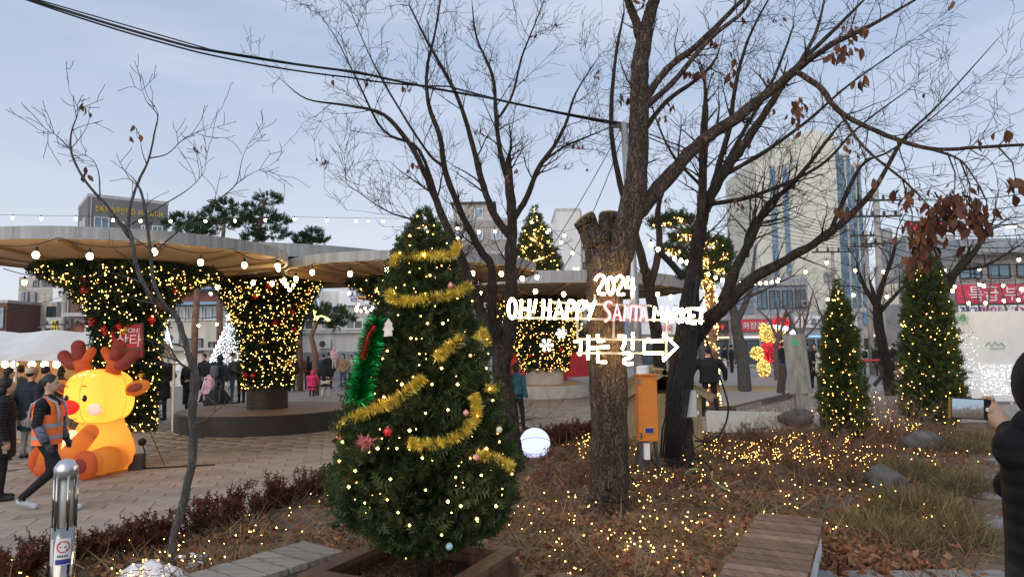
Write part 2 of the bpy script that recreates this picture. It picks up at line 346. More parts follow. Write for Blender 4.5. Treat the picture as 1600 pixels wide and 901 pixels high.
# earth path with stepping stones on the right
st = [(1556, 700, .30), (1566, 722, .28), (1552, 748, .3), (1560, 775, .32), (1545, 812, .34), (1580, 850, .33), (1600, 700, .3)]
for i, (px, py, r) in enumerate(st):
    p = G(px, py, .31); b = MB(); k = 7; z = bz(p.x, p.y); r *= .7
    ol = [(p.x + r * random.uniform(.75, 1.1) * math.cos(2 * PI * q / k), p.y + r * random.uniform(.75, 1.1) * math.sin(2 * PI * q / k)) for q in range(k)]
    b.prism(ol, z - .05, z + .035)
    tag(b.build('stepping_stone', mat('grey_flagstone', (.2, .195, .19), .85, .3, 8, .5, 30)), 'flat grey stepping stone in the earth path', 'stone', 'stepping stones along the earth path')
for i, px in enumerate((1275, 1345, 1415, 1480, 1545, 1600)):
    p = G(px, 905, .3); b = MB(); w = .145; z = .33
    b.prism([(p.x - w + random.uniform(0, .03), p.y - .25), (p.x + w - .03, p.y - .26), (p.x + w - random.uniform(.01, .04), p.y + random.uniform(.02, .06)), (p.x - w + .02, p.y + random.uniform(.02, .06))], z - .1, z + .03)
    tag(b.build('edging_stone', MATS['grey_flagstone']), 'flat grey edging slab beside the dry grass and fallen leaves', 'stone', 'edging slabs below the fallen leaves')
def boulder(px, py, wpx, hpx, label, zg=.3):
    p = G(px, py, zg); s = p.y / F_PX; bm = bmesh.new(); bmesh.ops.create_icosphere(bm, subdivisions=3, radius=1)
    for v in bm.verts:
        n = v.co; k = 1 + .12 * math.sin(n.x * 3.1 + px) + .1 * math.sin(n.y * 4.3 + n.z * 2 + px) + .05 * math.sin(n.z * 9 + n.x * 7)
        v.co = Vector((n.x * wpx / 2 * s * k, n.y * wpx / 2.6 * s * k, n.z * hpx * s * k * .62)) + Vector((p.x, p.y, zg + hpx * s * .32))
    me = bpy.data.meshes.new('boulder'); bm.to_mesh(me); bm.free(); me.materials.append(mat('boulder_stone', (.105, .098, .09), .95, .45, 7, .9, 26))
    me.polygons.foreach_set('use_smooth', [True] * len(me.polygons)); o = bpy.data.objects.new('boulder', me); COL.objects.link(o); tag(o, label, 'boulder')
boulder(1386, 768, 52, 44, 'rounded grey boulder among dry grass beside the leaf litter'); boulder(1440, 703, 70, 30, 'flat-topped grey boulder in front of the larger lit conifer')
boulder(1245, 660, 60, 22, 'low pale boulder beside the concrete kerb wall')

# ================================================================ buildings
WM = {}
def window_mesh(w, h, style):
    k = (round(w, 2), round(h, 2), style)
    if k in WM: return WM[k]
    f = MB(); t = .07 if w < 2.5 else .1
    for (cx, cz, dx, dz) in ((0, h / 2 - t / 2, w, t), (0, -h / 2 + t / 2, w, t), (-w / 2 + t / 2, 0, t, h - 2 * t), (w / 2 - t / 2, 0, t, h - 2 * t), (0, 0, t * .7, h - 2 * t)): f.box((cx, -.04, cz), (dx, .1, dz))
    g = MB(); g.box((0, 0, 0), (w - t, .04, h - t))
    fr = {'white': M_white, 'dark': M_dark, 'blue': M_blue}[style[0]]; gl = {'d': M_glass, 'b': M_glassb}[style[1]]
    WM[k] = (f.mesh('window', fr), g.mesh('pane', gl)); return WM[k]
def building(name, label, px, ytop, Yd, L_, dep, rz, wallmat, H=None, cat='building'):
    c = D(px, ytop, Yd); H_ = c.z if H is None else H
    r = thing(name, (c.x, c.y, 0), label, cat); r.rotation_euler = (0, 0, rz)
    b = MB(); b.box((L_ / 2, dep / 2, H_ / 2), (L_, dep, H_)); b.build('wall', wallmat, r, local=True); r['H'] = H_
    b = MB()
    for (cx, cy, dx, dy) in ((L_ / 2, .1, L_ + .1, .24), (L_ / 2, dep - .1, L_ + .1, .24), (.1, dep / 2, .24, dep - .3), (L_ - .1, dep / 2, .24, dep - .3)): b.box((cx, cy, H_ + .14), (dx, dy, .3))
    b.build('parapet', M_conc, r, local=True)
    return r
def win(r, x, z, w, h, style=('white', 'd'), side='front', dep=0, L_=0, y=0):
    f, g = window_mesh(w, h, style)
    if side == 'front': o = inst('window', f, r, (x, y - .01, z))
    elif side == 'left': o = inst('window', f, r, (-.01, x, z), (0, 0, -PI / 2))
    else: o = inst('window', f, r, (L_ + .01, x, z), (0, 0, PI / 2))
    inst('pane', g, o); return o
def part(r, name, m_, boxes):
    b = MB()
    for c, d in boxes: b.box(c, d)
    return b.build(name, m_, r, local=True)
def ltext(r, name, body, m_, x, y, z, size, sx=1.0, depth=.03, align='CENTER'):
    cu = bpy.data.curves.new(name, 'FONT'); cu.body = body; cu.size = size; cu.extrude = depth; cu.align_x = align; cu.resolution_u = 2
    o = bpy.data.objects.new('tmp', cu); COL.objects.link(o); me = bpy.data.meshes.new_from_object(o); bpy.data.objects.remove(o); bpy.data.curves.remove(cu)
    me.materials.clear(); me.materials.append(m_); me.name = name
    return inst(name, me, r, (x, y, z), (PI / 2, 0, 0), (sx, 1, 1))
M_yel = mat('yellow_letter', (.75, .5, .05), .5, 0); M_redp = mat('red_letter', (.6, .03, .04), .5, 0); M_navy = mat('navy_letter', (.04, .05, .25), .5, 0)
# dark grey block with yellow lettering, over the left canopy
gm = mat('grey_block_wall', (.16, .16, .165), .85, .12, .8)
r = building('office_block', 'dark grey block with yellow lettering along its top, above the left canopy', 138, 307, 62, 6.6, 7, math.radians(38), gm); H = r['H']
ltext(r, 'lettering', '신축분양(주인직접)  010-3321-24', M_yel, .55, -.03, H - 1.25, .66, 1.0, align='LEFT').scale = (.62, 1, 1)
for x, z, w, h, s in ((1.1, H - 2.3, 1.2, 1.1, ('white', 'b')), (2.75, H - 2.3, .35, .5, ('white', 'd')), (4.6, H - 2.5, .5, .6, ('white', 'b')), (5.7, H - 2.6, .9, .9, ('white', 'b')), (3.5, H - 4.4, 1.3, .8, ('dark', 'd')), (1.2, H - 5, 1.2, 1.1, ('white', 'b'))): win(r, x, z, w, h, s)
for z in (H - 2.3, H - 5): win(r, 2.2, z, .9, 1.3, ('white', 'b'), 'left'); win(r, 4.4, z, .9, 1.3, ('white', 'd'), 'left')
part(r, 'antenna', M_dark, [((4.0, 3, H + 1.3), (.05, .05, 2.6))])
# beige stone-clad building, far left
sm = mat('beige_stone_cladding', (.42, .37, .32), .85, .3, 2.2, .3, 8)
r = building('stone_building', 'beige stone-clad building with a taller stair tower, far left', 42, 453, 75, 3.3, 6, 0, sm); H = r['H']
part(r, 'stair_tower', sm, [((-.1, 3.2, (H + 1.5) / 2), (2.6, 5, H + 1.5))]); part(r, 'pilaster', mat('grey_trim', (.25, .25, .27), .7, .1, 2), [((-.6, .5, H / 2 - .2), (.35, .6, H)), ((.15, -.1, H / 2 - .2), (.3, .3, H)), ((.95, -.1, H / 2 - .2), (.25, .3, H))])
win(r, .5, H + .7, .6, .7, ('dark', 'b'), y=.7)
for z in (H - 2.5, H - 4.6): win(r, 2.75, z, 1.0, 1.4, ('dark', 'd'))
r = building('corner_block', 'narrow brick building with green glass at the far left edge', -12, 473, 70, 1.5, 5, 0, mat('red_brown_brick', (.16, .085, .065), .9, .25, 4)); H = r['H']; win(r, .75, H - 1.5, 1.1, 2.2, ('dark', 'b'))
r = building('white_block', 'small white building beside the beige stone building', 11, 478, 82, 1.6, 5, 0, mat('pale_render', (.5, .5, .5), .85, .12, 1)); H = r['H']
for z in (H - 1.2, H - 3.2): win(r, .8, z, .7, .8)
# brown building with a lettered roof board
r = building('brick_building', 'brown brick building with a white lettered board on its roof', 103, 463, 58, 4.0, 7, 0, MATS['red_brown_brick']); H = r['H']
part(r, 'roof_board', M_white, [((.3, .5, H + .35), (3.4, .12, 1.5))]); ltext(r, 'lettering', '한국부동산', M_navy, .3, .42, H + .1, .55); part(r, 'balcony', M_conc, [((-.3, -.3, H - 2.2), (1.6, .8, .9))]); part(r, 'balcony', M_conc, [((-.3, -.3, H - 4.2), (1.6, .8, .9))])
for z in (H - 1.4, H - 3.4): win(r, 2.4, z, 1.4, 1.0)
r = building('brick_house', 'low red brick house with a flat concrete roof, behind the market tent', 118, 503, 42, 2.2, 5, 0, mat('red_brick', (.25, .1, .08), .9, .25, 5)); H = r['H']; part(r, 'roof_slab', M_conc, [((1.1, 1.2, H + .42), (2.8, 4, .22))]); win(r, 1.0, H - .55, .75, .7)
part(r, 'annex', M_white, [((2.6, 2.6, H / 2 + .55), (1.4, 3, H + 1.2))])
sb = thing('shop_sign', D(86, 510, 44), 'yellow upright shop sign with dark letters behind the market tent', 'sign'); part(sb, 'panel', mat('yellow_sign', (.7, .5, .06), .5, .05, 2), [((0, 0, 0), (.4, .14, .75))])
part(sb, 'post', M_dark, [((0, .05, -1.9), (.07, .07, 3.1))])
for i, ch in enumerate('식당'): ltext(sb, 'letter', ch, M_black, 0, -.09, .03 - i * .36, .36)
# cream building with blue awnings seen between the two left columns
cm = mat('cream_render', (.5, .47, .4), .85, .22, .8, stretch=(2, 2, .3))
r = building('cream_building', 'cream two-storey building with blue awnings, between the left columns', 258, 446, 38, 4.9, 7, 0, cm); H = r['H']
part(r, 'awning', M_blue, [((2.6, -.35, H - .25), (4.4, .8, .12)), ((2.4, -.45, H - 1.05), (4.8, 1.0, .14))]); part(r, 'brick_band', MATS['red_brick'], [((2.6, -.04, H - .62), (4.3, .12, .5))])
for i in range(5): win(r, .75 + i * .92, H - 1.55, .84, .75, ('white', 'b'))
for x, w, h in ((1.7, .9, .8), (2.75, .6, .42), (4.0, .7, .6)): win(r, x, H - 3.3, w, h, ('dark', 'd'))
part(r, 'ground_sign', M_white, [((1.0, -.08, 1.1), (.6, .1, .5))]); part(r, 'ledge', M_conc, [((2.45, -.2, 2.0), (4.9, .45, .14))])
# long white concrete building behind the crowd
r = building('concrete_building', 'long white concrete building with setback upper floors behind the crowd', 455, 497, 44, 9.5, 9, 0, mat('white_concrete', (.52, .51, .49), .8, .2, .7, stretch=(2, 2, .3))); H = r['H']
part(r, 'upper_floor', MATS['white_concrete'], [((4.5, 6, H + 1.0), (7.5, 5, 1.9))]); part(r, 'band', mat('grey_band', (.22, .23, .25), .7, .1, 1), [((4.75, -.03, .85), (9.5, .1, 1.7))]); part(r, 'coping', M_conc, [((4.75, -.1, H - .9), (9.5, .3, .16))])
for i in range(6): win(r, .9 + i * 1.55, H - .45, 1.1, .6, ('white', 'd'))
part(r, 'roof_sign', M_white, [((4.2, 3.2, H + 1.5), (4.0, .15, 1.1))]); ltext(r, 'lettering', '상주시장', M_navy, 4.2, 3.1, H + 1.25, .7)
for x in (2.2, 4.2, 6.2): win(r, x, H + .55, 1.1, .8, ('white', 'd'), y=3.48)
# apartments in the middle distance
r = building('brown_apartments', 'grey-brown apartment block behind the bare middle tree', 703, 345, 78, 7.2, 9, 0, mat('brown_apartment', (.3, .275, .255), .85, .1, .7)); H = r['H']
part(r, 'penthouse', mat('stone_apartment', (.4, .36, .32), .85, .15, .7), [((2.6, 4, H + 1.0), (4.6, 6, 2.2))]); part(r, 'penthouse_roof', M_dark, [((2.6, 4, H + 2.2), (5.2, 6.6, .22))])
for x in (1.2, 3.2, 5.2, 6.5):
    for z in (H - 1.6, H - 4.2, H - 6.8): win(r, x, z, 1.0, 1.2, ('white', 'b'))
win(r, 3.2, H + 1.0, 1.0, 1.1, ('white', 'b'), y=.98); win(r, 1.2, H + 1.0, .8, 1.1, ('white', 'b'), y=.98)
wm = mat('white_tower_wall', (.62, .61, .6), .8, .1, .5, stretch=(2, 2, .2))
r = building('white_apartments', 'plain white apartment tower with a blank end wall, beside the giant lit tree', 868, 330, 70, 2.5, 7, 0, wm); H = r['H']; part(r, 'edge_strip', mat('brown_strip', (.3, .2, .16), .8, .1, 1), [((2.56, -.03, H / 2), (.12, .2, H))])
part(r, 'wing', wm, [((-1.2, 1.2, H / 2 - .6), (2.6, 2.0, H - 1.2))])
for z in (H - 2.3, H - 4.5, H - 6.7): win(r, -.55, z, .75, .75, ('white', 'b'), y=.2); win(r, -1.6, z, .6, .75, ('white', 'b'), y=.2)
r = building('low_apartments', 'small white apartment block peeping out beside the sawn-off trunk', 903, 392, 74, 1.3, 5, 0, wm); H = r['H']; win(r, .6, H - 1.6, .7, .8, ('dark', 'd')); part(r, 'roof', M_dark, [((.65, 1, H + .35), (1.7, 2.4, .3))])
# the big cream tower with blue window strips
tm = mat('cream_tower', (.56, .54, .455), .85, .07, .25)
c = D(1180, 250, 112); r = thing('apartment_tower', (c.x, c.y, 0), 'tall cream apartment tower with blue window strips and a gabled parapet', 'building'); sc_ = 112 / F_PX
Hh = lambda y: D(1200, y, 112).z
w0, w1, w2 = 0, 32 * sc_, 128 * sc_
def slab(name, x0, x1, y0, y1, zt0, zt1, m_=tm):
    b = MB(); b.add([(x0, y0, 0), (x1, y0, 0), (x1, y1, 0), (x0, y1, 0), (x0, y0, zt0), (x1, y0, zt1), (x1, y1, zt1), (x0, y1, zt0)], [(3, 2, 1, 0), (4, 5, 6, 7), (0, 1, 5, 4), (1, 2, 6, 5), (2, 3, 7, 6), (3, 0, 4, 7)])
    return b.build(name, m_, r, local=True)
slab('left_wing', w0, w1, .6, 16, Hh(249), Hh(246)); slab('wall', w1, 94 * sc_, 0, 18, Hh(226), Hh(203)); slab('wall', 94 * sc_ + .002, w2, 0.003, 18, Hh(203), Hh(213))
def rx(px, dy): return (px - 800) / F_PX * (112 + dy) - c.x
def hz_(y, dy): return D(1320, y, 112 + dy).z
slab('right_wing', w2 + .003, rx(1322, 3), 3, 22, hz_(230, 3), hz_(232, 3)); slab('right_wing', rx(1322, 3) + .004, rx(1339, 7), 7, 26, hz_(238, 7), hz_(240, 7)); slab('right_wing', rx(1339, 7) + .004, rx(1356, 12), 12, 30, hz_(252, 12), hz_(255, 12))
for xx, yf, wv_ in ((28 * sc_, .58, .9), (46 * sc_, -.02, .8), (rx(1309, 3), 2.95, .9), (rx(1319, 3), 2.95, .6), (rx(1326, 7), 6.95, .7), (rx(1336, 7), 6.95, .6), (rx(1343, 12), 11.95, .6), (rx(1352, 12), 11.95, .6)):
    top = hz_(258 if xx < 8 else 234 if yf < 5 else 242 if yf < 8 else 258, yf)
    part(r, 'window_bay', mat('bay_grey', (.22, .25, .28), .6, .1, 1), [((xx, yf - .02, top / 2), (wv_, .12, top))])
    for k in range(12):
        z = top - 1.3 - k * 2.45
        if z < 3: break
        win(r, xx, z, wv_ * .92, 1.25, ('blue', 'b'), y=yf - .1); part(r, 'spandrel', M_blue, [((xx, yf - .1, z - 1.12), (wv_ * .96, .12, .75))])
# grey-blue office in front of it
r = building('grey_office', 'grey-blue office with four tall dark windows at the foot of the tower', 1176, 436, 64, 5.0, 8, 0, mat('grey_blue_render', (.3, .33, .37), .8, .08, 1)); H = r['H']; part(r, 'cornice', M_conc, [((2.5, -.15, H - .5), (5.2, .4, .25))])
for i in range(4): win(r, .75 + i * 1.18, H - 1.9, 1.0, 1.7, ('dark', 'b'))
part(r, 'shop_board', mat('red_board', (.5, .05, .06), .5, .15, 1), [((2.2, -.4, H - 4.05), (8.0, .4, 1.0))]); ltext(r, 'lettering', 'BEAUTY 할인마트', M_white, 3.4, -.63, H - 4.35, .7)
# row of small shops with lit signs along the far side
def shop(px, ytop, Yd, L_, label, wallc, sign, signmat, tcol, lit=None):
    r = building('shop', label, px, ytop, Yd, L_, 6, 0, mat('shop_wall_%d' % px, wallc, .8, .15, 1), cat='shop'); H = r['H']
    part(r, 'sign_board', signmat, [((L_ / 2, -.2, H - .55), (L_ * .96, .3, .95))]); ltext(r, 'lettering', sign, tcol, L_ / 2, -.38, H - .8, .62)
    k = max(1, int(L_ / 1.6))
    for i in range(k): win(r, (i + .5) * L_ / k, 1.2, L_ / k * .88, 1.9, ('dark', 'd'))
    if lit: part(r, 'lit_strip', lit, [((L_ / 2, -.36, 2.35), (L_ * .8, .06, .1))])
    return r
G_red = glow('red_sign_light', (1, .05, .06), 1.1); G_wht = glow('white_sign_light', (.9, .95, 1), 1.4); G_wrm = glow('warm_strip_light', (1, .7, .35), 2.0); G_blu = glow('blue_sign_light', (.3, .6, 1), 1.3)
shop(1000, 503, 58, 4.2, 'shop under a white board at the far side, left of the lit pine', (.3, .29, .28), '약국', M_white, M_redp, G_wrm)
shop(1086, 500, 57, 2.9, 'shop with glowing red sign letters behind the walking man', (.2, .2, .2), 'M 119', M_dark, G_red, G_wrm)
shop(1142, 498, 56, 4.6, 'shop with a red sign board behind the light-up bear', (.32, .3, .3), '화장품 할인', MATS['red_board'], M_white, G_wht)
shop(1237, 492, 56, 5.5, 'shop with a white sign board in blue letters near the bear', (.3, .32, .36), '휴대폰 LTE', M_white, M_navy, G_blu)
shop(1345, 486, 55, 4.3, 'shop with a blue sign board behind the queue', (.35, .34, .33), '안경콘택트', M_blue, M_white, G_wrm)
part(r, 'canopy_light', G_blu, [((2.5, -.5, H - 3.3), (1.9, .1, .28))])
# right-hand market hall
r = building('market_hall', 'grey market hall with a red banner and a lettered white banner, far right', 1488, 400, 46, 9, 10, 0, mat('hall_wall', (.3, .29, .28), .8, .12, 1)); H = r['H']
part(r, 'roof', mat('hall_roof', (.28, .3, .32), .6, .08, 1), [((5.4, 3, H + .5), (11, 8, 1.0))])
for i in range(4): win(r, 1.1 + i * 1.9, H - 1.05, 1.5, .95, ('dark', 'b'))
part(r, 'red_banner', mat('red_banner_cloth', (.6, .06, .1), .7, .12, 2), [((3.1, -.35, H - 2.55), (6.4, .1, 1.25))]); ltext(r, 'banner_lettering', '특급 부정기', M_white, 3.3, -.42, H - 2.95, 1.1)
part(r, 'white_banner', M_white, [((3.1, -.3, H - 3.75), (6.2, .08, .9))])
ltext(r, 'banner_lettering', '정기', M_navy, .75, -.36, H - 4.02, .8); ltext(r, 'banner_lettering', '할인', mat('magenta_letter', (.45, .03, .2), .6, 0), 2.0, -.36, H - 4.02, .8); ltext(r, 'banner_lettering', '131', MATS['magenta_letter'], 4.1, -.36, H - 4.02, .8)
part(r, 'lower_wall', M_conc, [((4.5, -.1, 1.4), (9, .2, 2.8))])
r = building('sign_building', 'far building with a glowing red sign on its roof, behind hanging brown leaves', 1415, 372, 70, 5.0, 6, 0, mat('far_grey', (.3, .31, .33), .8, .1, 1)); H = r['H']
part(r, 'sign_back', M_dark, [((2.3, .2, H + 1.1), (3.8, .3, 1.3))]); ltext(r, 'led_lettering', '불가마의', G_red, 2.3, .0, H + .75, 1.0); ltext(r, 'lettering', '사우나', M_white, 3.0, -.05, H - .8, .7)
# distant hills
hm = mat('far_hills', (.16, .2, .25), .95, .1, .02)
hx = np.linspace(-700, 900, 90); hz = 22 + 14 * np.sin(hx * .011) + 9 * np.sin(hx * .027 + 1) + 18 * np.clip((hx - 330) / 250, 0, 1.4)
b = MB()
pts0 = [(x, 760, -1) for x in hx]; pts1 = [(x, 830, z) for x, z in zip(hx, hz)]; pts2 = [(x, 1000, -1) for x in hx]; k = len(hx)
b.add(pts0 + pts1 + pts2, [(i, i + 1, k + i + 1, k + i) for i in range(k - 1)] + [(k + i, k + i + 1, 2 * k + i + 1, 2 * k + i) for i in range(k - 1)])
tag(b.build('hills', hm, smooth=True), kind='structure')

# air conditioners and downpipes on the nearer facades
acb = MB(); acb.box((0, -.16, 0), (.75, .3, .55)); ME_ac = acb.mesh('air_conditioner', mat('ac_case', (.5, .5, .48), .6, .1, 4)); acf = MB(); acf.lathe([(.19, 0), (.2, .02), (.05, .025)], (-.12, -.31, 0), 14, M=Matrix.Rotation(PI / 2, 3, 'X')); ME_fan = acf.mesh('fan_grille', M_dark)
for nm, spots in (('cream_building', ((.6, 2.6), (3.4, 2.55), (4.5, 1.2))), ('concrete_building', ((2.2, 2.2), (5.8, 2.25), (8.3, 2.2))), ('brick_building', ((2.2, 2.3), (3.4, 2.3))), ('brown_apartments', ((2.2, 9.0), (4.2, 6.4), (2.2, 11.5), (6.0, 9.0))), ('grey_office', ((.3, 3.0), (4.7, 5.4))), ('market_hall', ((.6, 5.2), (6.4, 5.2))), ('office_block', ((2.2, 9.6), (5.4, 8.0))), ('stone_building', ((1.9, 4.2), (1.9, 2.2)))):
    r = bpy.data.objects[nm]
    for x, z in spots: o = inst('air_conditioner', ME_ac, r, (x, -.03, z)); inst('fan_grille', ME_fan, o)
    b = MB(); b.tube([(.25, -.07, .05), (.25, -.07, r['H'] - .1)], .05, 6); b.build('downpipe', M_conc, r, local=True)
# ================================================================ greenery helpers
# needle sprig: a flat little spray of pointed leaflets along a stem (local Y is the stem)
def sprig(n=6, L_=1.0, w=.16, spread=.5):
    T = []; Fc = []
    for i in range(n):
        y = L_ * (.08 + .72 * i / (n - 1)); s = 1 if i % 2 else -1; l = spread * (1 - .45 * i / n)
        o = len(T); T += [(0, y - w * .4, 0), (s * l, y + l * .55, .06 * s), (0, y + w * .6, .02)]; Fc.append((o, o + 1, o + 2))
    o = len(T); T += [(-w * .3, 0, 0), (w * .3, 0, 0), (0, L_, .03)]; Fc.append((o, o + 1, o + 2))
    return np.array(T, float), np.array(Fc)
SPT, SPF = sprig(7, 1.0, .2, .42)
SPT2, SPF2 = sprig(4, 1.0, .26, .42)
OCT = np.array([(1, 0, 0), (-1, 0, 0), (0, 1, 0), (0, -1, 0), (0, 0, 1), (0, 0, -1)], float); OCF = np.array([(0, 2, 4), (2, 1, 4), (1, 3, 4), (3, 0, 4), (2, 0, 5), (1, 2, 5), (3, 1, 5), (0, 3, 5)])
def lights_mesh(name, P, r, m_, parent):
    P = np.asarray(P); n = len(P); Vv, Ff = scatter(OCT, OCF, P, np.tile(np.eye(3), (n, 1, 1)), RNG.uniform(.5, 1.3, n) * r)
    o = np_mesh(name, Vv, Ff, m_, parent); o['kind'] = 'stuff'; return o
M_fol = leafmat('dark_conifer', [(.022, .04, .014), (.044, .074, .025), (.078, .104, .034), (.032, .054, .024), (.11, .115, .045)])
M_fol2 = leafmat('bright_conifer', [(.03, .052, .016), (.064, .1, .03), (.105, .14, .042), (.042, .068, .02), (.14, .125, .05)])
M_pine = leafmat('pine_needles', [(.018, .04, .018), (.035, .07, .03), (.055, .085, .04)])
M_garl = leafmat('garland_needles', [(.01, .026, .014), (.02, .045, .022), (.03, .06, .028)])
M_redball = mat('red_bauble', (.55, .015, .02), .2, 0, spec=.6); M_gold = mat('gold_bauble', (.75, .5, .12), .25, 0, metal=.9)
def rev_points(prof, n, c, jitter=.05):
    """random points and outward normals on a surface of revolution; prof [(r, z)]"""
    pr = np.array(prof, float); seg = np.hypot(np.diff(pr[:, 0]), np.diff(pr[:, 1])) * (pr[:-1, 0] + pr[1:, 0]); cum = np.concatenate([[0], np.cumsum(seg)]); u = RNG.uniform(0, cum[-1], n)
    i = np.clip(np.searchsorted(cum, u) - 1, 0, len(seg) - 1); t = (u - cum[i]) / seg[i]
    r = pr[i, 0] * (1 - t) + pr[i + 1, 0] * t; z = pr[i, 1] * (1 - t) + pr[i + 1, 1] * t; a = RNG.uniform(0, 2 * PI, n)
    dr = pr[i + 1, 0] - pr[i, 0]; dz = pr[i + 1, 1] - pr[i, 1]; ln = np.hypot(dr, dz)
    nr, nz = dz / ln, -dr / ln; r = r + RNG.normal(0, jitter, n)
    P = np.stack([c[0] + r * np.cos(a), c[1] + r * np.sin(a), c[2] + z], 1); Nn = np.stack([nr * np.cos(a), nr * np.sin(a), nz], 1); return P, Nn
# ================================================================ round canopies on flared columns
def shelter(label, c, R, zb, rim, prof, stem, plat, nfol, nlt, ceilm, ribs, orn, tilt=0, light=None):
    root = thing('canopy_shelter', (c[0], c[1], 0), label, 'canopy', 'round canopies on garlanded columns')
    n = 72
    b = MB(); b.lathe([(R - .06, zb - .02), (R, zb - .02), (R, zb + rim), (R - .06, zb + rim)], (c[0], c[1], 0), n, cap=False)
    b.build('rim', M_rim, root)
    b = MB(); b.lathe([(R - .02, zb + rim - .05), (R * .5, zb + rim + .06), (.05, zb + rim + .1)], (c[0], c[1], 0), n); b.build('roof', M_rim, root)
    b = MB(); b.lathe([(.1, zb - .16), (prof[-1][0], zb - .14), (R - .05, zb + .03)], (c[0], c[1], 0), n, cap=False); b.build('ceiling', ceilm, root)
    for i in range(ribs):
        a = 2 * PI * (i + .3) / ribs; d = Vector((math.cos(a), math.sin(a), 0)); q = Vector((c[0], c[1], 0)); b = MB()
        b.bar(q + d * (prof[-1][0] * .8) + Vector((0, 0, zb - .16)), q + d * (R - .08) + Vector((0, 0, zb - .005)), .05, .07); b.build('rib', M_rib, root)
    b = MB(); b.lathe([(max(.05, r - .1), z) for r, z in prof], (c[0], c[1], 0), 32); b.build('column', mat('column_core', (.012, .016, .012), .95, .3, 5), root, smooth=True)
    for (r0, r1, z0, z1, m_) in stem:
        b = MB(); b.lathe([(r0, z0), (r1, z1 - .02), (r1 - .02, z1)], (c[0], c[1], 0), 40); b.build('stem', m_, root)
    if plat:
        b = MB(); b.lathe([(plat[0], 0), (plat[0], plat[1] - .02), (plat[0] - .02, plat[1])], (c[0], c[1], 0), 80); b.build('platform', plat[2], root)
        b = MB(); b.lathe([(plat[0] - .03, plat[1] + .001), (plat[0] - .05, plat[1] + .006)], (c[0], c[1], 0), 80); b.build('platform_top', plat[3], root)
    P, Nn = rev_points(prof, nfol, c, .05); dirs = Nn + RNG.normal(0, .55, (nfol, 3)) + np.array([0, 0, -.35])
    Vv, Ff = scatter(SPT2, SPF2, P, frames(dirs), RNG.uniform(.10, .2, nfol)); o = np_mesh('garland', Vv, Ff, M_garl, root); o['kind'] = 'stuff'
    P, Nn = rev_points(prof, int(nlt * 1.2), c, .02); lights_mesh('fairy_lights', P + Nn * .11, .0098 * (1 + .02 * (c[1] - 12)), M_fairy, root)
    for (a, z, r, m_) in orn:
        rr = np.interp(z, [p[1] for p in prof], [p[0] for p in prof]) + .08; q = Vector((c[0] + rr * math.cos(a), c[1] + rr * math.sin(a), z)); b = MB(); b.blob(q, r, 12, 8); b.lathe([(r * .25, 0), (r * .25, r * .3)], q + Vector((0, 0, r * .95)), 8); b.build('bauble', m_, root, smooth=True)
    return root
def orns(n, z0, z1, amid, seed):
    rr = random.Random(seed); return [(amid + rr.uniform(-1.1, 1.1), rr.uniform(z0, z1), rr.uniform(.06, .09), M_redball if rr.random() < .6 else M_gold) for _ in range(n)]
profA = [(.40, .62), (.42, 1.6), (.44, 2.3), (.62, 2.95), (.95, 3.3), (1.5, 3.58)]
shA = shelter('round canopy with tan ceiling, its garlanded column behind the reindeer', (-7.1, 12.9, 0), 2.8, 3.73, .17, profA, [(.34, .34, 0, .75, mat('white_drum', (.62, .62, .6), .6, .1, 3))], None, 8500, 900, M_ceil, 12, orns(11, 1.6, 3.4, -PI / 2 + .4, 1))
profB = [(.52, 1.02), (.55, 1.7), (.62, 2.3), (.82, 3.0), (1.3, 3.85)]
M_plat = mat('dark_bronze_band', (.045, .04, .037), .45, .2, 2, metal=.3); M_ptop = mat('platform_boards', (.2, .16, .13), .6, .25, 3)
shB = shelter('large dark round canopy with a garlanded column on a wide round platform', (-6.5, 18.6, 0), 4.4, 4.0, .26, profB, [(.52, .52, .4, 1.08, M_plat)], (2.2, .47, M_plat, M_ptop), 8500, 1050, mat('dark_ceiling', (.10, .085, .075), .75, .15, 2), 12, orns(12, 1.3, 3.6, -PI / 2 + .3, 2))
profC = [(.42, .7), (.44, 2.3), (.62, 2.95), (.95, 3.3), (1.45, 3.58)]
shC = shelter('round canopy with slatted wooden ceiling behind the decorated tree', (-2.25, 15.8, 0), 2.8, 3.7, .17, profC, [(.34, .34, 0, .75, MATS['white_drum'])], None, 3500, 350, mat('slat_ceiling', (.3, .23, .17), .7, .15, 3), 30, orns(6, 2.2, 3.4, -PI / 2 - .6, 3))
profD = [(.8, 1.0), (1.0, 1.8), (1.1, 2.4), (1.25, 3.0), (1.7, 3.8)]
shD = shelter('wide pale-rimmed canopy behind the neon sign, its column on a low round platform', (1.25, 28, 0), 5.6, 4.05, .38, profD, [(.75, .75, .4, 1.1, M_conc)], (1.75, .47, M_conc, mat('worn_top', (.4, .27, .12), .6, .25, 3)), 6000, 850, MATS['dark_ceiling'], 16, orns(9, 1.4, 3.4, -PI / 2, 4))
shF = shelter('small far canopy with clustered bulbs, seen left of the decorated tree', (-3.2, 27, 0), 2.8, 3.9, .17, profC, [(.34, .34, 0, .75, MATS['white_drum'])], None, 1200, 200, M_ceil, 12, [])
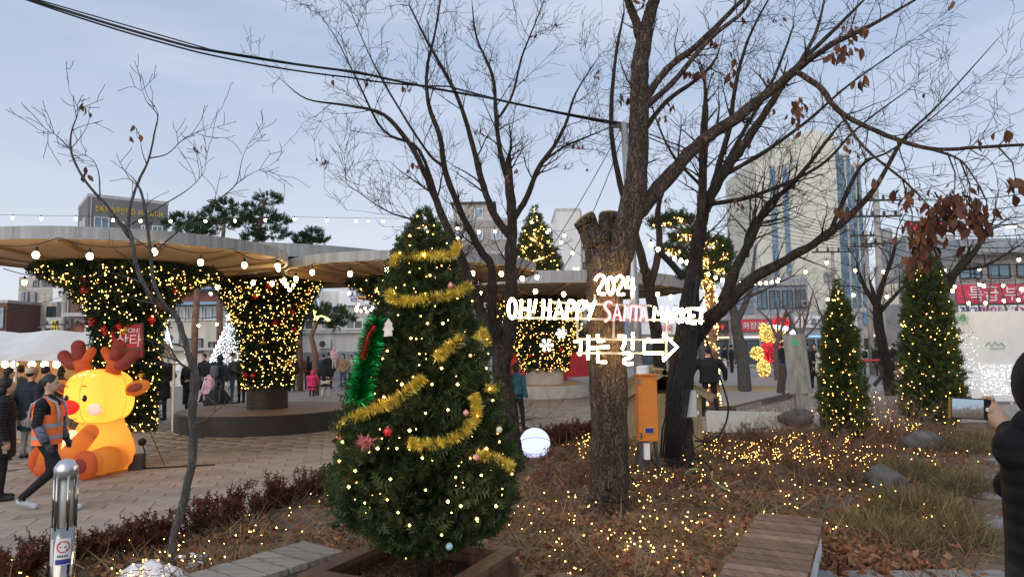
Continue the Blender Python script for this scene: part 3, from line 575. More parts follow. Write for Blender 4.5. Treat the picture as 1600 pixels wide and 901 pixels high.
# ================================================================ festoon lights: cable, bulbs, sockets
bm_ = MB(); bm_.lathe([(.006, -.062), (.03, -.05), (.045, -.015), (.042, .012), (.022, .04)], n=10); ME_bulb = bm_.mesh('bulb', M_bulb, True)
bm_ = MB(); bm_.lathe([(.024, .035), (.026, .05), (.02, .1), (.008, .12)], n=8); ME_sock = bm_.mesh('socket', M_black, True)
def festoon(label, pts, spacing, sag=.12, size=1.0, hang=.05, cab=.008, skip=0.0):
    pts = [Vector(p) for p in pts]; base = pts[0]; root = thing('festoon_lights', base, label, 'string lights'); path = []
    for a, b in zip(pts[:-1], pts[1:]):
        k = 8
        for i in range(k): t = i / k; path.append(a.lerp(b, t) - Vector((0, 0, sag * 4 * t * (1 - t))))
    path.append(pts[-1]); b = MB(); b.tube(path, cab, 4); b.build('cable', M_wire, root)
    acc = spacing * .5
    for a, c in zip(path[:-1], path[1:]):
        d = (c - a).length
        while acc < d:
            if random.random() >= skip:
                p = a.lerp(c, acc / d); o = inst('bulb', ME_bulb, root, p - base - Vector((0, 0, (.1 + hang) * size)), (random.uniform(-.1, .1), random.uniform(-.1, .1), 0), (size,) * 3); inst('socket', ME_sock, o)
            acc += spacing * random.uniform(.85, 1.15)
        acc -= d
    return root
def arc(c, R, z, a0, a1, n): return [(c[0] + R * math.cos(a), c[1] + R * math.sin(a), z) for a in np.linspace(a0, a1, n)]
festoon('warm festoon bulbs draped under the near rim of the tan-ceilinged canopy', arc((-7.1, 12.9), 2.86, 3.72, math.radians(205), math.radians(355), 7), .82, .12)
festoon('warm festoon bulbs under the far rim of the tan-ceilinged canopy', arc((-7.1, 12.9), 2.75, 3.66, math.radians(30), math.radians(170), 6), .95, .1)
festoon('festoon bulbs looped from the tan canopy towards the slatted one', [(-4.28, 12.6, 3.78), (-4.6, 14.2, 3.45), (-4.9, 15.6, 3.6)], .7, .1, .8)
festoon('festoon bulbs under the near rim of the slatted canopy', arc((-2.25, 15.8), 2.85, 3.7, math.radians(180), math.radians(350), 7), .8, .1)
festoon('festoon bulbs under the pale rim of the wide canopy behind the sign', arc((1.25, 28), 5.66, 4.0, math.radians(215), math.radians(330), 8), .95, .12, 1.5)
festoon('cluster of bulbs round the small far canopy', arc((-3.2, 27), 2.86, 3.75, math.radians(150), math.radians(300), 6), .42, .2, .9)
festoon('high string of bulbs crossing above the tan-ceilinged canopy', [D(-60, 333, 19), D(120, 337, 19.5), D(290, 341, 20), D(450, 338, 20.5), D(640, 341, 21)], .85, .02, .8, .0, .006)
festoon('string of bulbs from the white apartments to the decorated tree', [D(700, 345, 24), D(830, 340, 25), D(905, 355, 26)], .7, .3, 1.0)
festoon('string of bulbs sloping down across the white apartments', [D(850, 345, 24), D(880, 375, 23), D(915, 405, 22)], .8, .02, .9)
festoon('string of bulbs from the sign pole to the lit pine', [D(1010, 365, 11), D(1075, 400, 13.5), D(1140, 432, 16), D(1215, 432, 19)], .5, .05, .8)
festoon('string of bulbs across the foot of the cream tower', [D(1150, 428, 24), D(1290, 402, 25), D(1420, 408, 26), D(1600, 395, 24)], 1.15, .3, 1.1)
festoon('string of bulbs crossing before the market hall', [D(1270, 455, 22), D(1340, 450, 22), D(1450, 445, 21), D(1520, 432, 20), D(1610, 440, 20)], .95, .15, 1.0)
festoon('string of bulbs above the red banner of the market hall', [D(1440, 432, 22), D(1530, 437, 22), D(1620, 428, 22)], .7, .12, .9)
festoon('string of bulbs hung low across the red banner', [D(1500, 465, 21), D(1560, 462, 21), D(1620, 455, 21)], .5, .05, .9)
festoon('faint string of bulbs in front of the cream building', [D(245, 497, 26), D(300, 502, 27), D(380, 490, 28)], .62, .1, 1.0)
festoon('bulbs hung under the dark canopy towards the concrete building', [D(265, 447, 20), D(345, 450, 22), D(480, 452, 24), D(610, 445, 24)], 1.2, .06, .9)
# ================================================================ bare trees
class Tree:
    def __init__(s, seed, k=.84): s.k = k; s.r = random.Random(seed); s.w = MB(); s.t = MB(); s.tips = []; s.pts = []
    def limb(s, pts, n=9):
        """pts: [(px, py, Y, radius)] traced limb, smoothed, with knobbly radius"""
        P = [D(a, b, y) for a, b, y, _ in pts]; R_ = [q[3] * s.k for q in pts]; path = []; rad = []
        for i in range(len(P) - 1):
            p0 = P[max(i - 1, 0)]; p1 = P[i]; p2 = P[i + 1]; p3 = P[min(i + 2, len(P) - 1)]; k = 5 if R_[i] < .1 else 12
            for j in range(k):
                t = j / k; q = .5 * ((2 * p1) + (p2 - p0) * t + (2 * p0 - 5 * p1 + 4 * p2 - p3) * t * t + (3 * p1 - p0 - 3 * p2 + p3) * t ** 3)
                r = R_[i] * (1 - t) + R_[i + 1] * t; q = q + Vector((s.r.uniform(-1, 1), s.r.uniform(-1, 1), s.r.uniform(-1, 1))) * (r * .12 if r < .1 else r * .02)
                path.append(q); rad.append(r * (s.r.uniform(.93, 1.08) if r < .1 else 1))
        path.append(P[-1]); rad.append(R_[-1]); s.w.tube(path, rad, (n if rad[0] > .05 else 6) if rad[0] < .1 else 26, rough=.05 if rad[0] > .1 else 0); s.pts.append((path, rad)); return path, rad
    def grow(s, p, d, L_, r, lev, up=.25):
        k = 4 if lev else 5; path = [p]; rad = [r]; d = d.normalized(); q = p
        for i in range(k):
            d = (d + Vector((s.r.gauss(0, .16), s.r.gauss(0, .16), s.r.gauss(0, .13) + up * .18))).normalized(); q = q + d * L_ / k; path.append(q); rad.append(max(.0026, r * (1 - .8 * (i + 1) / k)))
        (s.w if r > .012 else s.t).tube(path, rad, 5 if r > .012 else 3, cap=False)
        if lev > 0:
            for i in range(s.n[lev]):
                j = s.r.randint(1, k); t = path[j]; dd = (path[j] - path[j - 1]).normalized(); side = dd.orthogonal().normalized(); side = Matrix.Rotation(s.r.uniform(0, 2 * PI), 3, dd) @ side
                s.grow(t, dd * .75 + side * s.r.uniform(.45, .85), L_ * s.r.uniform(.4, .68), max(.003, rad[j] * .62), lev - 1, up)
        else: s.tips.append((path[-1], d))
    def twigs(s, per, L_, lev, n, start=.35, up=.25, rr=.4, flat=1.0):
        s.n = n
        for path, rad in list(s.pts):
            ln = len(path)
            for i in range(per):
                j = min(ln - 1, int(ln * s.r.uniform(start, 1))); dd = (path[j] - path[max(0, j - 1)]).normalized(); side = Matrix.Rotation(s.r.uniform(0, 2 * PI), 3, dd) @ dd.orthogonal().normalized(); side.y *= flat
                if rad[j] > .14: continue
                s.grow(path[j], dd * .65 + side * .8 + Vector((0, 0, up * .5)), L_ * s.r.uniform(.6, 1.25), min(.016, rad[j] * rr + .002), lev, up)
            s.grow(path[-1], (path[-1] - path[-2]), L_ * .9, rad[-1] * .8, lev, up)
    def done(s, base, label, bark, group=None, leaves=0, leafsz=.07, leafmat_=None, droop=True):
        root = thing('bare_tree', base, label, 'tree', group); s.w.build('trunk', bark, root, smooth=True); c = s.t.build('crown', bark, root)
        if leaves:
            tips = [s.r.choice(s.tips) for _ in range(leaves // 4)]; P = []; Dd = []
            for p, d in tips:
                for _ in range(s.r.randint(2, 6)): P.append(p + Vector((s.r.gauss(0, .05), s.r.gauss(0, .05), s.r.gauss(-.03, .04)))); Dd.append((s.r.gauss(0, .35), s.r.gauss(0, .35), -1))
            leaf_mesh('dead_leaves', P, Dd, leafsz, leafmat_, root)
        return root
# a curled, pointed leaf of eight faces (local Y runs to the tip)
LFT = np.array([(0, 0, 0), (.2, .28, .1), (.24, .58, .06), (0, 1, -.1), (-.24, .58, .12), (-.2, .28, .1), (0, .3, -.02), (0, .62, 0)], float); LFF = np.array([(0, 1, 6), (1, 2, 7), (1, 7, 6), (2, 3, 7), (3, 4, 7), (4, 5, 6), (4, 6, 7), (5, 0, 6)])
M_dead = leafmat('dead_leaf', [(.07, .028, .018), (.13, .055, .03), (.09, .04, .03), (.2, .09, .04)], .8, .15)
M_litter = leafmat('litter_leaf', [(.2, .075, .036), (.3, .13, .06), (.14, .055, .03), (.38, .21, .115), (.24, .11, .07), (.16, .075, .04)], .85, .1)
def leaf_mesh(name, P, Dd, sz, m_, parent):
    P = np.array([tuple(p) for p in P]); Vv, Ff = scatter(LFT, LFF, P, frames(np.array(Dd, float)), RNG.uniform(.65, 1.3, len(P)) * sz); o = np_mesh(name, Vv, Ff, m_ or M_dead, parent); o['kind'] = 'stuff'; return o
# thin grey tree on the left
t = Tree(11, .5); y = 5.8
t.limb([(262, 898, y, .085), (272, 840, y, .072), (292, 760, y, .07), (303, 690, y + .02, .075), (300, 640, y, .07), (305, 592, y, .085), (297, 560, y, .055), (285, 520, y, .05), (272, 490, y, .047), (240, 470, y - .1, .042), (215, 420, y - .1, .037), (205, 370, y - .1, .033), (200, 358, y - .1, .03)])
t.limb([(262, 485, y, .04), (240, 440, y + .1, .033), (235, 390, y + .15, .028), (228, 340, y + .2, .026), (222, 305, y + .2, .024), (213, 285, y + .2, .016)])
t.limb([(203, 372, y - .1, .03), (170, 325, y - .2, .022), (135, 285, y - .3, .02), (112, 240, y - .35, .017), (112, 205, y - .4, .013), (122, 172, y - .4, .007), (108, 142, y - .4, .003)])
t.limb([(112, 235, y - .35, .014), (95, 218, y - .3, .009), (82, 208, y - .3, .005), (66, 205, y - .2, .003)], 6)
t.limb([(200, 360, y - .1, .028), (204, 320, y - .05, .024), (218, 280, y, .02), (232, 250, y, .017), (242, 205, y + .05, .014), (246, 180, y + .05, .01), (230, 160, y, .006), (222, 140, y, .003)])
t.limb([(234, 247, y, .012), (262, 240, y + .15, .009), (290, 215, y + .25, .007), (328, 200, y + .35, .003)], 6)
t.limb([(156, 305, y - .2, .012), (154, 270, y - .1, .009), (145, 250, y, .006), (128, 240, y, .003)], 6)
t.limb([(206, 350, y - .05, .014), (255, 320, y + .2, .011), (295, 295, y + .4, .008), (318, 270, y + .5, .005), (322, 250, y + .5, .003)], 6)
t.limb([(236, 400, y + .15, .02), (262, 375, y + .3, .016), (310, 335, y + .4, .014), (350, 305, y + .5, .011), (370, 285, y + .5, .008), (378, 250, y + .5, .005), (388, 225, y + .5, .003)], 6)
t.limb([(366, 290, y + .5, .007), (395, 270, y + .6, .005), (416, 262, y + .6, .003)], 6)
t.limb([(303, 580, y, .03), (285, 570, y - .1, .02), (272, 555, y - .15, .014), (262, 530, y - .2, .006)], 6)
t.limb([(300, 662, y, .014), (320, 655, y - .1, .01), (340, 640, y - .1, .006), (362, 625, y - .1, .003)], 6)
t.twigs(5, .28, 1, [2, 2], .4, .2, .35)
t.done(G(265, 886, .3), 'thin grey bare tree growing between the steel bollard and the bench', M_barkg, None, 24, .07)
# middle bare tree behind the decorated tree
t = Tree(23); y = 10.2
t.limb([(806, 742, y, .17), (800, 690, y, .155), (795, 640, y, .15), (785, 590, y, .16), (783, 555, y, .16)], 12)
t.limb([(784, 565, y, .12), (760, 510, y - .1, .1), (735, 440, y - .3, .085), (712, 385, y - .5, .075), (690, 335, y - .6, .06), (668, 280, y - .7, .05), (640, 225, y - .8, .04), (600, 180, y - .9, .03), (545, 165, y - 1, .02), (480, 155, y - 1, .012), (440, 125, y - 1, .004)])
t.limb([(786, 560, y, .1), (770, 500, y, .08), (768, 420, y, .07), (750, 390, y, .065), (722, 335, y - .1, .055), (695, 265, y - .2, .05), (688, 215, y - .3, .045), (670, 165, y - .3, .035), (667, 110, y - .3, .028), (680, 50, y - .3, .02), (690, -10, y - .3, .014)])
t.limb([(790, 560, y, .12), (800, 480, y, .11), (798, 400, y, .1), (800, 340, y, .085), (795, 280, y, .075), (795, 245, y, .04)])
t.limb([(800, 372, y, .075), (772, 335, y - .1, .065), (752, 280, y - .2, .055), (738, 225, y - .2, .045), (718, 160, y - .3, .035), (690, 105, y - .4, .03), (665, 60, y - .4, .02), (640, 10, y - .4, .012)])
t.limb([(797, 290, y, .06), (782, 240, y + .2, .045), (775, 180, y + .3, .038), (770, 120, y + .4, .03), (745, 60, y + .5, .02), (738, 10, y + .5, .01)])
t.limb([(800, 345, y, .06), (822, 310, y + .1, .05), (842, 262, y + .2, .045), (868, 225, y + .3, .035), (885, 190, y + .3, .028), (900, 145, y + .4, .018), (935, 90, y + .5, .006)])
t.limb([(846, 255, y + .2, .03), (880, 230, y + .2, .02), (915, 215, y + .2, .016), (950, 200, y + .2, .008)], 6)
t.limb([(775, 190, y + .3, .03), (800, 150, y + .3, .024), (815, 90, y + .4, .02), (835, 40, y + .5, .014), (850, 0, y + .5, .008)], 6)
t.limb([(690, 335, y - .6, .035), (655, 235, y - .6, .028), (600, 205, y - .7, .02), (560, 130, y - .8, .014), (525, 60, y - .8, .008), (490, 10, y - .8, .004)], 6)
t.limb([(692, 260, y - .2, .03), (662, 230, y - .2, .022), (600, 130, y - .2, .016), (570, 70, y - .2, .01), (545, 10, y - .2, .005)], 6)
t.limb([(715, 390, y - .5, .03), (660, 350, y - .5, .018), (605, 330, y - .6, .012), (560, 300, y - .6, .007), (540, 285, y - .6, .003)], 6)
t.limb([(768, 440, y, .05), (740, 480, y - .2, .04), (715, 470, y - .3, .025), (705, 420, y - .3, .018), (700, 380, y - .3, .01)], 6)
t.twigs(15, .62, 2, [3, 3, 4], .22, .35, .3)
t.done(G(806, 735, .3), 'many-limbed bare tree standing just behind the decorated tree', M_barkd, None, 110, .09)
# sawn-off tree carrying the neon sign: two stumps, one living limb
t = Tree(31, .95); y = 7.75
t.limb([(950, 806, y, .27), (951, 780, y, .235), (952, 720, y, .215), (952, 650, y, .21), (950, 570, y, .225), (946, 500, y, .215), (944, 440, y, .2), (940, 400, y, .19), (938, 376, y, .185)], 18)
t.limb([(938, 420, y, .15), (930, 385, y, .135), (920, 358, y, .125), (913, 343, y, .14)], 14); t.limb([(944, 415, y, .14), (949, 375, y + .05, .125), (950, 350, y + .05, .118), (951, 334, y + .05, .112)], 14)
t.limb([(948, 470, y, .17), (962, 420, y - .05, .165), (976, 370, y - .1, .155), (988, 320, y - .1, .15), (995, 270, y - .1, .125), (998, 200, y - .15, .115), (1000, 130, y - .2, .105), (1004, 70, y - .2, .09), (1016, 20, y - .2, .07), (1032, -20, y - .2, .06)], 14)
t.limb([(1001, 60, y - .2, .06), (990, 25, y - .25, .05), (975, -15, y - .3, .04)], 8)
t.limb([(985, 345, y - .1, .105), (1015, 310, y, .095), (1050, 270, y + .1, .085), (1095, 222, y + .15, .075), (1150, 185, y + .15, .065), (1200, 145, y + .1, .055), (1245, 108, y, .05)])
t.limb([(1240, 110, y, .04), (1280, 135, y - .2, .036), (1310, 172, y - .4, .032), (1370, 205, y - .6, .028), (1450, 232, y - .9, .024), (1530, 230, y - 1.2, .018), (1620, 225, y - 1.4, .014)])
t.limb([(1450, 232, y - .9, .016), (1500, 250, y - 1.1, .012), (1530, 290, y - 1.2, .006)], 6)
t.limb([(1312, 175, y - .4, .02), (1350, 230, y - .6, .017), (1410, 280, y - .8, .013), (1450, 320, y - .9, .007)], 6)
t.limb([(1005, 160, y - .2, .05), (1040, 110, y - .2, .042), (1090, 70, y - .2, .035), (1150, 10, y - .1, .028), (1180, -20, y, .02)]); t.limb([(1010, 165, y - .2, .04), (1050, 130, y - .3, .033), (1110, 60, y - .3, .026), (1160, 20, y - .3, .02), (1175, -10, y - .3, .014)], 6)
t.limb([(998, 215, y - .1, .04), (1040, 160, y + .1, .03), (1095, 120, y + .2, .024), (1120, 90, y + .3, .016)], 6)
t.limb([(1245, 108, y, .045), (1300, 70, y, .034), (1360, 40, y, .024), (1430, 0, y, .014)], 6); t.limb([(1245, 108, y, .03), (1275, 50, y + .2, .02), (1290, -10, y + .3, .01)], 6)
stumps = t.pts[1:3]; del t.pts[0:3]; t.twigs(7, .5, 2, [2, 3, 3], .35, .15, .28)
root = t.done(G(950, 795, .3), 'thick sawn-off trunk with two stumps and one living limb, behind the neon sign', M_bark, None, 90, .1)
for path, rad in stumps:
    d_ = (path[-1] - path[-3]).normalized(); Mq = d_.to_track_quat('Z', 'Y').to_matrix(); b = MB(); b.lathe([(rad[-1] * 1.0, -.01), (rad[-1] * .96, .012), (rad[-1] * .5, .004), (.004, .008)], path[-1], 20, M=Mq); b.build('cut_face', mat('sawn_wood', (.2, .12, .07), .85, .4, 14, .5, 40), root)
# hanging bunches of brown leaves at the end of the long low limb
P = []; Dd = []
for (px, py, yy, n, sx, sy) in ((1440, 372, 6.7, 60, 26, 30), (1465, 335, 6.7, 70, 34, 26), (1515, 330, 6.5, 70, 28, 26), (1485, 310, 6.6, 40, 30, 18), (1430, 400, 6.7, 26, 18, 18), (1538, 350, 6.5, 26, 12, 18), (1570, 205, 6.4, 8, 16, 6), (1585, 285, 6.3, 16, 16, 10), (1420, 300, 6.8, 14, 18, 10), (1325, 75, 7.4, 18, 24, 10), (1340, 45, 7.4, 14, 16, 10), (1240, 160, 7.6, 14, 14, 14), (1350, 120, 7.4, 12, 14, 8), (1245, 185, 7.6, 10, 10, 14), (1305, 85, 7.4, 14, 14, 10), (1085, 112, 7.6, 14, 14, 5), (1325, 325, 7.3, 12, 16, 5)):
    for _ in range(n): P.append(D(px + random.gauss(0, sx * .55), py + random.gauss(0, sy * .55), yy + random.gauss(0, .12))); Dd.append((random.gauss(0, .4), random.gauss(0, .4), -1))
leaf_mesh('dead_leaves', P, Dd, .115, M_dead, root)
hb = MB()
for (px, py, tx, ty, yy) in ((1450, 320, 1440, 380, 6.7), (1500, 250, 1515, 335, 6.6), (1460, 300, 1470, 345, 6.7), (1530, 290, 1538, 350, 6.5), (1410, 280, 1425, 395, 6.8), (1560, 228, 1572, 208, 6.4), (1560, 230, 1588, 288, 6.35), (1480, 238, 1490, 315, 6.6)):
    a = D(px, py, yy); e_ = D(tx, ty, yy); hb.tube([a, a.lerp(e_, .5) + Vector((.05, 0, .03)), e_], [.008, .006, .003], 4)
hb.build('hanging_twig', M_barkd, root)
# second tree of the right group, limbs fanning up to the right
t = Tree(47, .8); y = 10.3
t.limb([(1062, 742, y, .3), (1062, 700, y, .25), (1060, 650, y, .24), (1064, 590, y, .235), (1072, 530, y, .23)], 14)
t.limb([(1066, 560, y, .17), (1072, 490, y, .15), (1084, 430, y, .14), (1090, 380, y, .125), (1100, 330, y, .11), (1130, 270, y, .09), (1160, 230, y, .08), (1200, 170, y, .065), (1240, 110, y, .05), (1300, 50, y, .035), (1350, 0, y, .02)])
t.limb([(1090, 390, y, .1), (1096, 340, y - .1, .09), (1098, 280, y - .2, .08), (1100, 220, y - .2, .07), (1102, 165, y - .2, .06)])
t.limb([(1104, 330, y, .07), (1120, 270, y + .2, .06), (1140, 200, y + .3, .05), (1150, 130, y + .4, .038), (1170, 60, y + .5, .026), (1200, 0, y + .5, .016)])
t.limb([(1074, 545, y, .15), (1100, 510, y - .2, .13), (1130, 480, y - .4, .115), (1170, 440, y - .5, .1), (1230, 405, y - .6, .08), (1280, 375, y - .7, .07), (1330, 335, y - .8, .055), (1370, 290, y - .8, .04), (1410, 220, y - .9, .028), (1470, 160, y - 1, .016), (1560, 60, y - 1, .005)])
t.limb([(1130, 470, y - .4, .1), (1150, 420, y - .3, .085), (1175, 370, y - .3, .075), (1200, 320, y - .2, .06), (1240, 285, y - .2, .04), (1300, 210, y - .1, .03)])
t.limb([(1165, 400, y - .3, .06), (1172, 360, y - .2, .055), (1196, 335, y - .2, .05)]); t.limb([(1120, 280, y, .05), (1190, 240, y, .04), (1260, 190, y, .03), (1330, 130, y, .02), (1430, 60, y, .006)], 6)
t.limb([(1110, 300, y, .05), (1165, 200, y + .2, .04), (1210, 120, y + .3, .03), (1240, 40, y + .4, .016)], 6); t.limb([(1300, 355, y - .7, .04), (1345, 260, y - .6, .03), (1400, 230, y - .6, .016), (1520, 130, y - .6, .005)], 6)
t.limb([(1100, 320, y, .05), (1180, 305, y - .3, .035), (1280, 260, y - .5, .026), (1340, 200, y - .6, .018), (1420, 140, y - .8, .008)], 6); t.limb([(1095, 290, y - .1, .03), (1050, 240, y - .2, .022), (1020, 170, y - .2, .014), (1010, 110, y - .2, .006)], 6)
t.twigs(14, .7, 2, [3, 3, 4], .2, .2, .3)
t.done(G(1062, 728, .3), 'dark bare tree with limbs fanning up, beside the orange electric box', M_barkd, None, 60, .09)
# slim limb behind the sign pole, and background bare trees
t = Tree(53); y = 12.5
t.limb([(1035, 690, y, .14), (1030, 560, y, .13), (1018, 470, y, .12), (1008, 420, y, .1), (990, 360, y, .08), (965, 270, y, .06), (955, 190, y, .05), (962, 90, y, .035), (975, 20, y, .02)])
t.limb([(1015, 450, y, .09), (1030, 390, y, .075), (1028, 330, y, .06), (1036, 300, y, .03)]); t.twigs(8, .5, 2, [2, 2, 3], .4, .3, .3)
t.done(G(1035, 690, .2), 'slim bare tree half hidden behind the neon sign pole', M_barkd, None, 12, .09)
def small_tree(seed, label, base, trunk, limbs, per, L_, bark, n=(2, 3, 3), group=None):
    t = Tree(seed); t.limb(trunk)
    for q in limbs: t.limb(q, 6)
    t.twigs(per, L_, 2, list(n), .25, .2, .4); return t.done(base, label, bark, group)
y = 27
small_tree(61, 'leaning grey bare tree on the dry grass circle by the bear', G(1162, 604, .1), [(1164, 610, y, .3), (1160, 560, y, .26), (1152, 520, y, .24), (1148, 490, y, .2)], [[(1150, 500, y, .16), (1140, 470, y, .14), (1136, 430, y, .1), (1140, 390, y, .06)], [(1150, 505, y, .16), (1166, 470, y, .13), (1174, 440, y, .1), (1180, 390, y, .05)], [(1168, 465, y, .08), (1200, 450, y, .06), (1240, 430, y, .03)]], 8, 1.2, M_barkg)
y = 17
small_tree(67, 'dark bare tree between the two lit conifers, leaning left', G(1385, 600, .15), [(1392, 618, y, .16), (1385, 570, y, .15), (1375, 520, y, .14), (1370, 475, y, .12)], [[(1370, 480, y, .09), (1380, 440, y, .07), (1395, 400, y, .05), (1400, 370, y, .03)], [(1370, 480, y, .08), (1352, 450, y, .06), (1340, 420, y, .03)], [(1372, 490, y, .07), (1400, 460, y, .05), (1430, 430, y, .03)]], 8, .8, M_barkd)
y = 15
small_tree(71, 'bare tree rising behind the larger lit conifer towards the banner', G(1455, 610, .2), [(1452, 640, y, .15), (1458, 540, y, .14), (1470, 470, y, .13), (1488, 430, y, .12)], [[(1485, 435, y, .1), (1510, 408, y, .085), (1535, 375, y, .06), (1550, 350, y, .03)], [(1500, 420, y, .05), (1540, 415, y, .04), (1590, 385, y, .02)], [(1480, 440, y, .05), (1465, 400, y, .03), (1450, 370, y, .015)]], 9, .8, M_barkd)
y = 34
for k, (px, h) in enumerate(((1250, 455), (1300, 440), (1215, 470), (1530, 420), (1590, 415))):
    small_tree(80 + k, ('bushy bare tree in front of the shops near the bear', 'bushy bare tree behind the narrower lit conifer', 'low bare tree beside the grey office', 'bare tree in front of the market hall windows', 'bare tree at the right end of the market hall')[k], G(px, 596, .1), [(px, 600, y, .16), (px - 3, 550, y, .14), (px + 4, 520, y, .12)], [[(px, 530, y, .09), (px - 14, 500, y, .06), (px - 30, h + 15, y, .02)], [(px + 3, 525, y, .09), (px + 12, 490, y, .06), (px + 20, h, y, .02)], [(px, 535, y, .08), (px + 24, 510, y, .05), (px + 45, 480, y, .02)], [(px, 530, y, .06), (px, 490, y, .04), (px - 6, h - 6, y, .02)]], 8, 1.3, mat('brown_twigs', (.13, .09, .075), .95, .2, 3))
# ================================================================ pines
def pine(label, px, ybase, Yd, trunk, pads, m_=M_pine, n=260, lit=0, zb=0):
    base = G(px, ybase, zb) if Yd is None else Vector((D(px, 500, Yd).x, Yd, zb)); root = thing('pine_tree', base, label, 'tree', 'pine trees beyond the canopies'); Yd = base.y; s = Yd / F_PX
    b = MB(); P_ = [D(a, c, Yd) for a, c, _ in trunk]; P_[0].z = zb - .1; b.tube(P_, [q[2] for q in trunk], 8)
    for (cx, cy, rx_, ry_) in pads:
        e_ = D(cx, cy, Yd); q = min(P_, key=lambda p: (p - e_).length + max(0, p.z - e_.z)); b.tube([q, q.lerp(e_, .6) + Vector((0, 0, .1)), e_], [.05, .035, .015], 5)
    b.build('trunk', mat('pine_bark', (.17, .1, .075), .95, .4, 5, .6, 20), root, smooth=True)
    P = []; Dd = []
    for (cx, cy, rx_, ry_) in pads:
        rx_ *= .74; ry_ *= .72; e_ = D(cx, cy, Yd); k = int(n * (rx_ * ry_) / 420) + 40
        for _ in range(k):
            u = RNG.normal(size=3); u /= np.linalg.norm(u); rr = RNG.uniform(.45, 1) ** .6; P.append((e_.x + u[0] * rx_ * s * rr, e_.y + u[1] * rx_ * s * .9 * rr, e_.z + u[2] * ry_ * s * rr * (1 if u[2] > 0 else .5))); Dd.append(u * .8 + np.array([0, 0, .5]))
    A = frames(np.array(Dd)); Vv, Ff = scatter(SPT, SPF, np.array(P), A, RNG.uniform(.12, .26, len(P)) * (1 + Yd / 90)); o = np_mesh('crown', Vv, Ff, m_, root); o['kind'] = 'stuff'
    if lit:
        Q = [P[i] for i in RNG.integers(0, len(P), lit)]
        for _ in range(lit):
            t_ = RNG.uniform(); i = min(len(P_) - 2, int(t_ * (len(P_) - 1))); q = P_[i].lerp(P_[i + 1], RNG.uniform()); a = RNG.uniform(0, 2 * PI); rr = trunk[i][2] + .02; Q.append((q.x + rr * math.cos(a), q.y + rr * math.sin(a), q.z))
        lights_mesh('fairy_lights', Q, .022, M_fairy, root)
    return root
pine('tall pine with layered crown above the tan-ceilinged canopy', 398, 0, 31, [(392, 575, .16), (390, 480, .14), (396, 400, .12), (408, 340, .09), (415, 312, .05)], [(420, 312, 26, 11), (395, 326, 18, 9), (412, 340, 34, 12), (385, 352, 24, 9), (436, 346, 22, 9), (425, 366, 36, 12), (395, 372, 20, 8)])
pine('spreading pine left of the tall pine above the canopy', 345, 0, 30, [(345, 575, .15), (343, 480, .14), (346, 400, .11), (350, 350, .07)], [(350, 322, 24, 10), (335, 335, 26, 10), (365, 338, 22, 10), (345, 352, 34, 10), (285, 344, 22, 9), (270, 352, 20, 8), (310, 350, 18, 8)])
pine('short pine seen past the dark canopy', 478, 0, 33, [(470, 575, .13), (468, 480, .12), (475, 400, .08), (482, 372, .05)], [(490, 366, 20, 8), (472, 374, 18, 8), (500, 374, 14, 6), (482, 378, 26, 7)])
pine('pine trunk standing before the cream building', 307, 0, 29, [(302, 580, .15), (305, 500, .14), (309, 450, .13), (310, 400, .1)], [(300, 362, 30, 8), (318, 366, 22, 8)])
pine('clipped cloud pine with a twisted trunk in front of the concrete building', 492, 0, 30, [(494, 585, .14), (492, 550, .13), (486, 525, .11), (494, 505, .1), (500, 495, .07)], [(500, 482, 22, 8), (484, 490, 18, 9), (480, 498, 14, 7), (522, 488, 24, 9), (540, 500, 18, 8), (512, 500, 22, 8), (526, 508, 14, 6)])
pine('pine wrapped in warm lights behind the fan-limbed bare tree', 1112, 0, 21, [(1114, 575, .18), (1112, 520, .17), (1110, 460, .16), (1100, 420, .13), (1095, 380, .1)], [(1075, 372, 32, 14), (1110, 385, 34, 14), (1050, 395, 26, 12), (1095, 408, 40, 14), (1128, 402, 22, 14), (1085, 430, 30, 10), (1125, 425, 24, 10), (1035, 350, 24, 10), (1060, 345, 26, 10), (1100, 440, 26, 10)], M_pine, 320, 420)
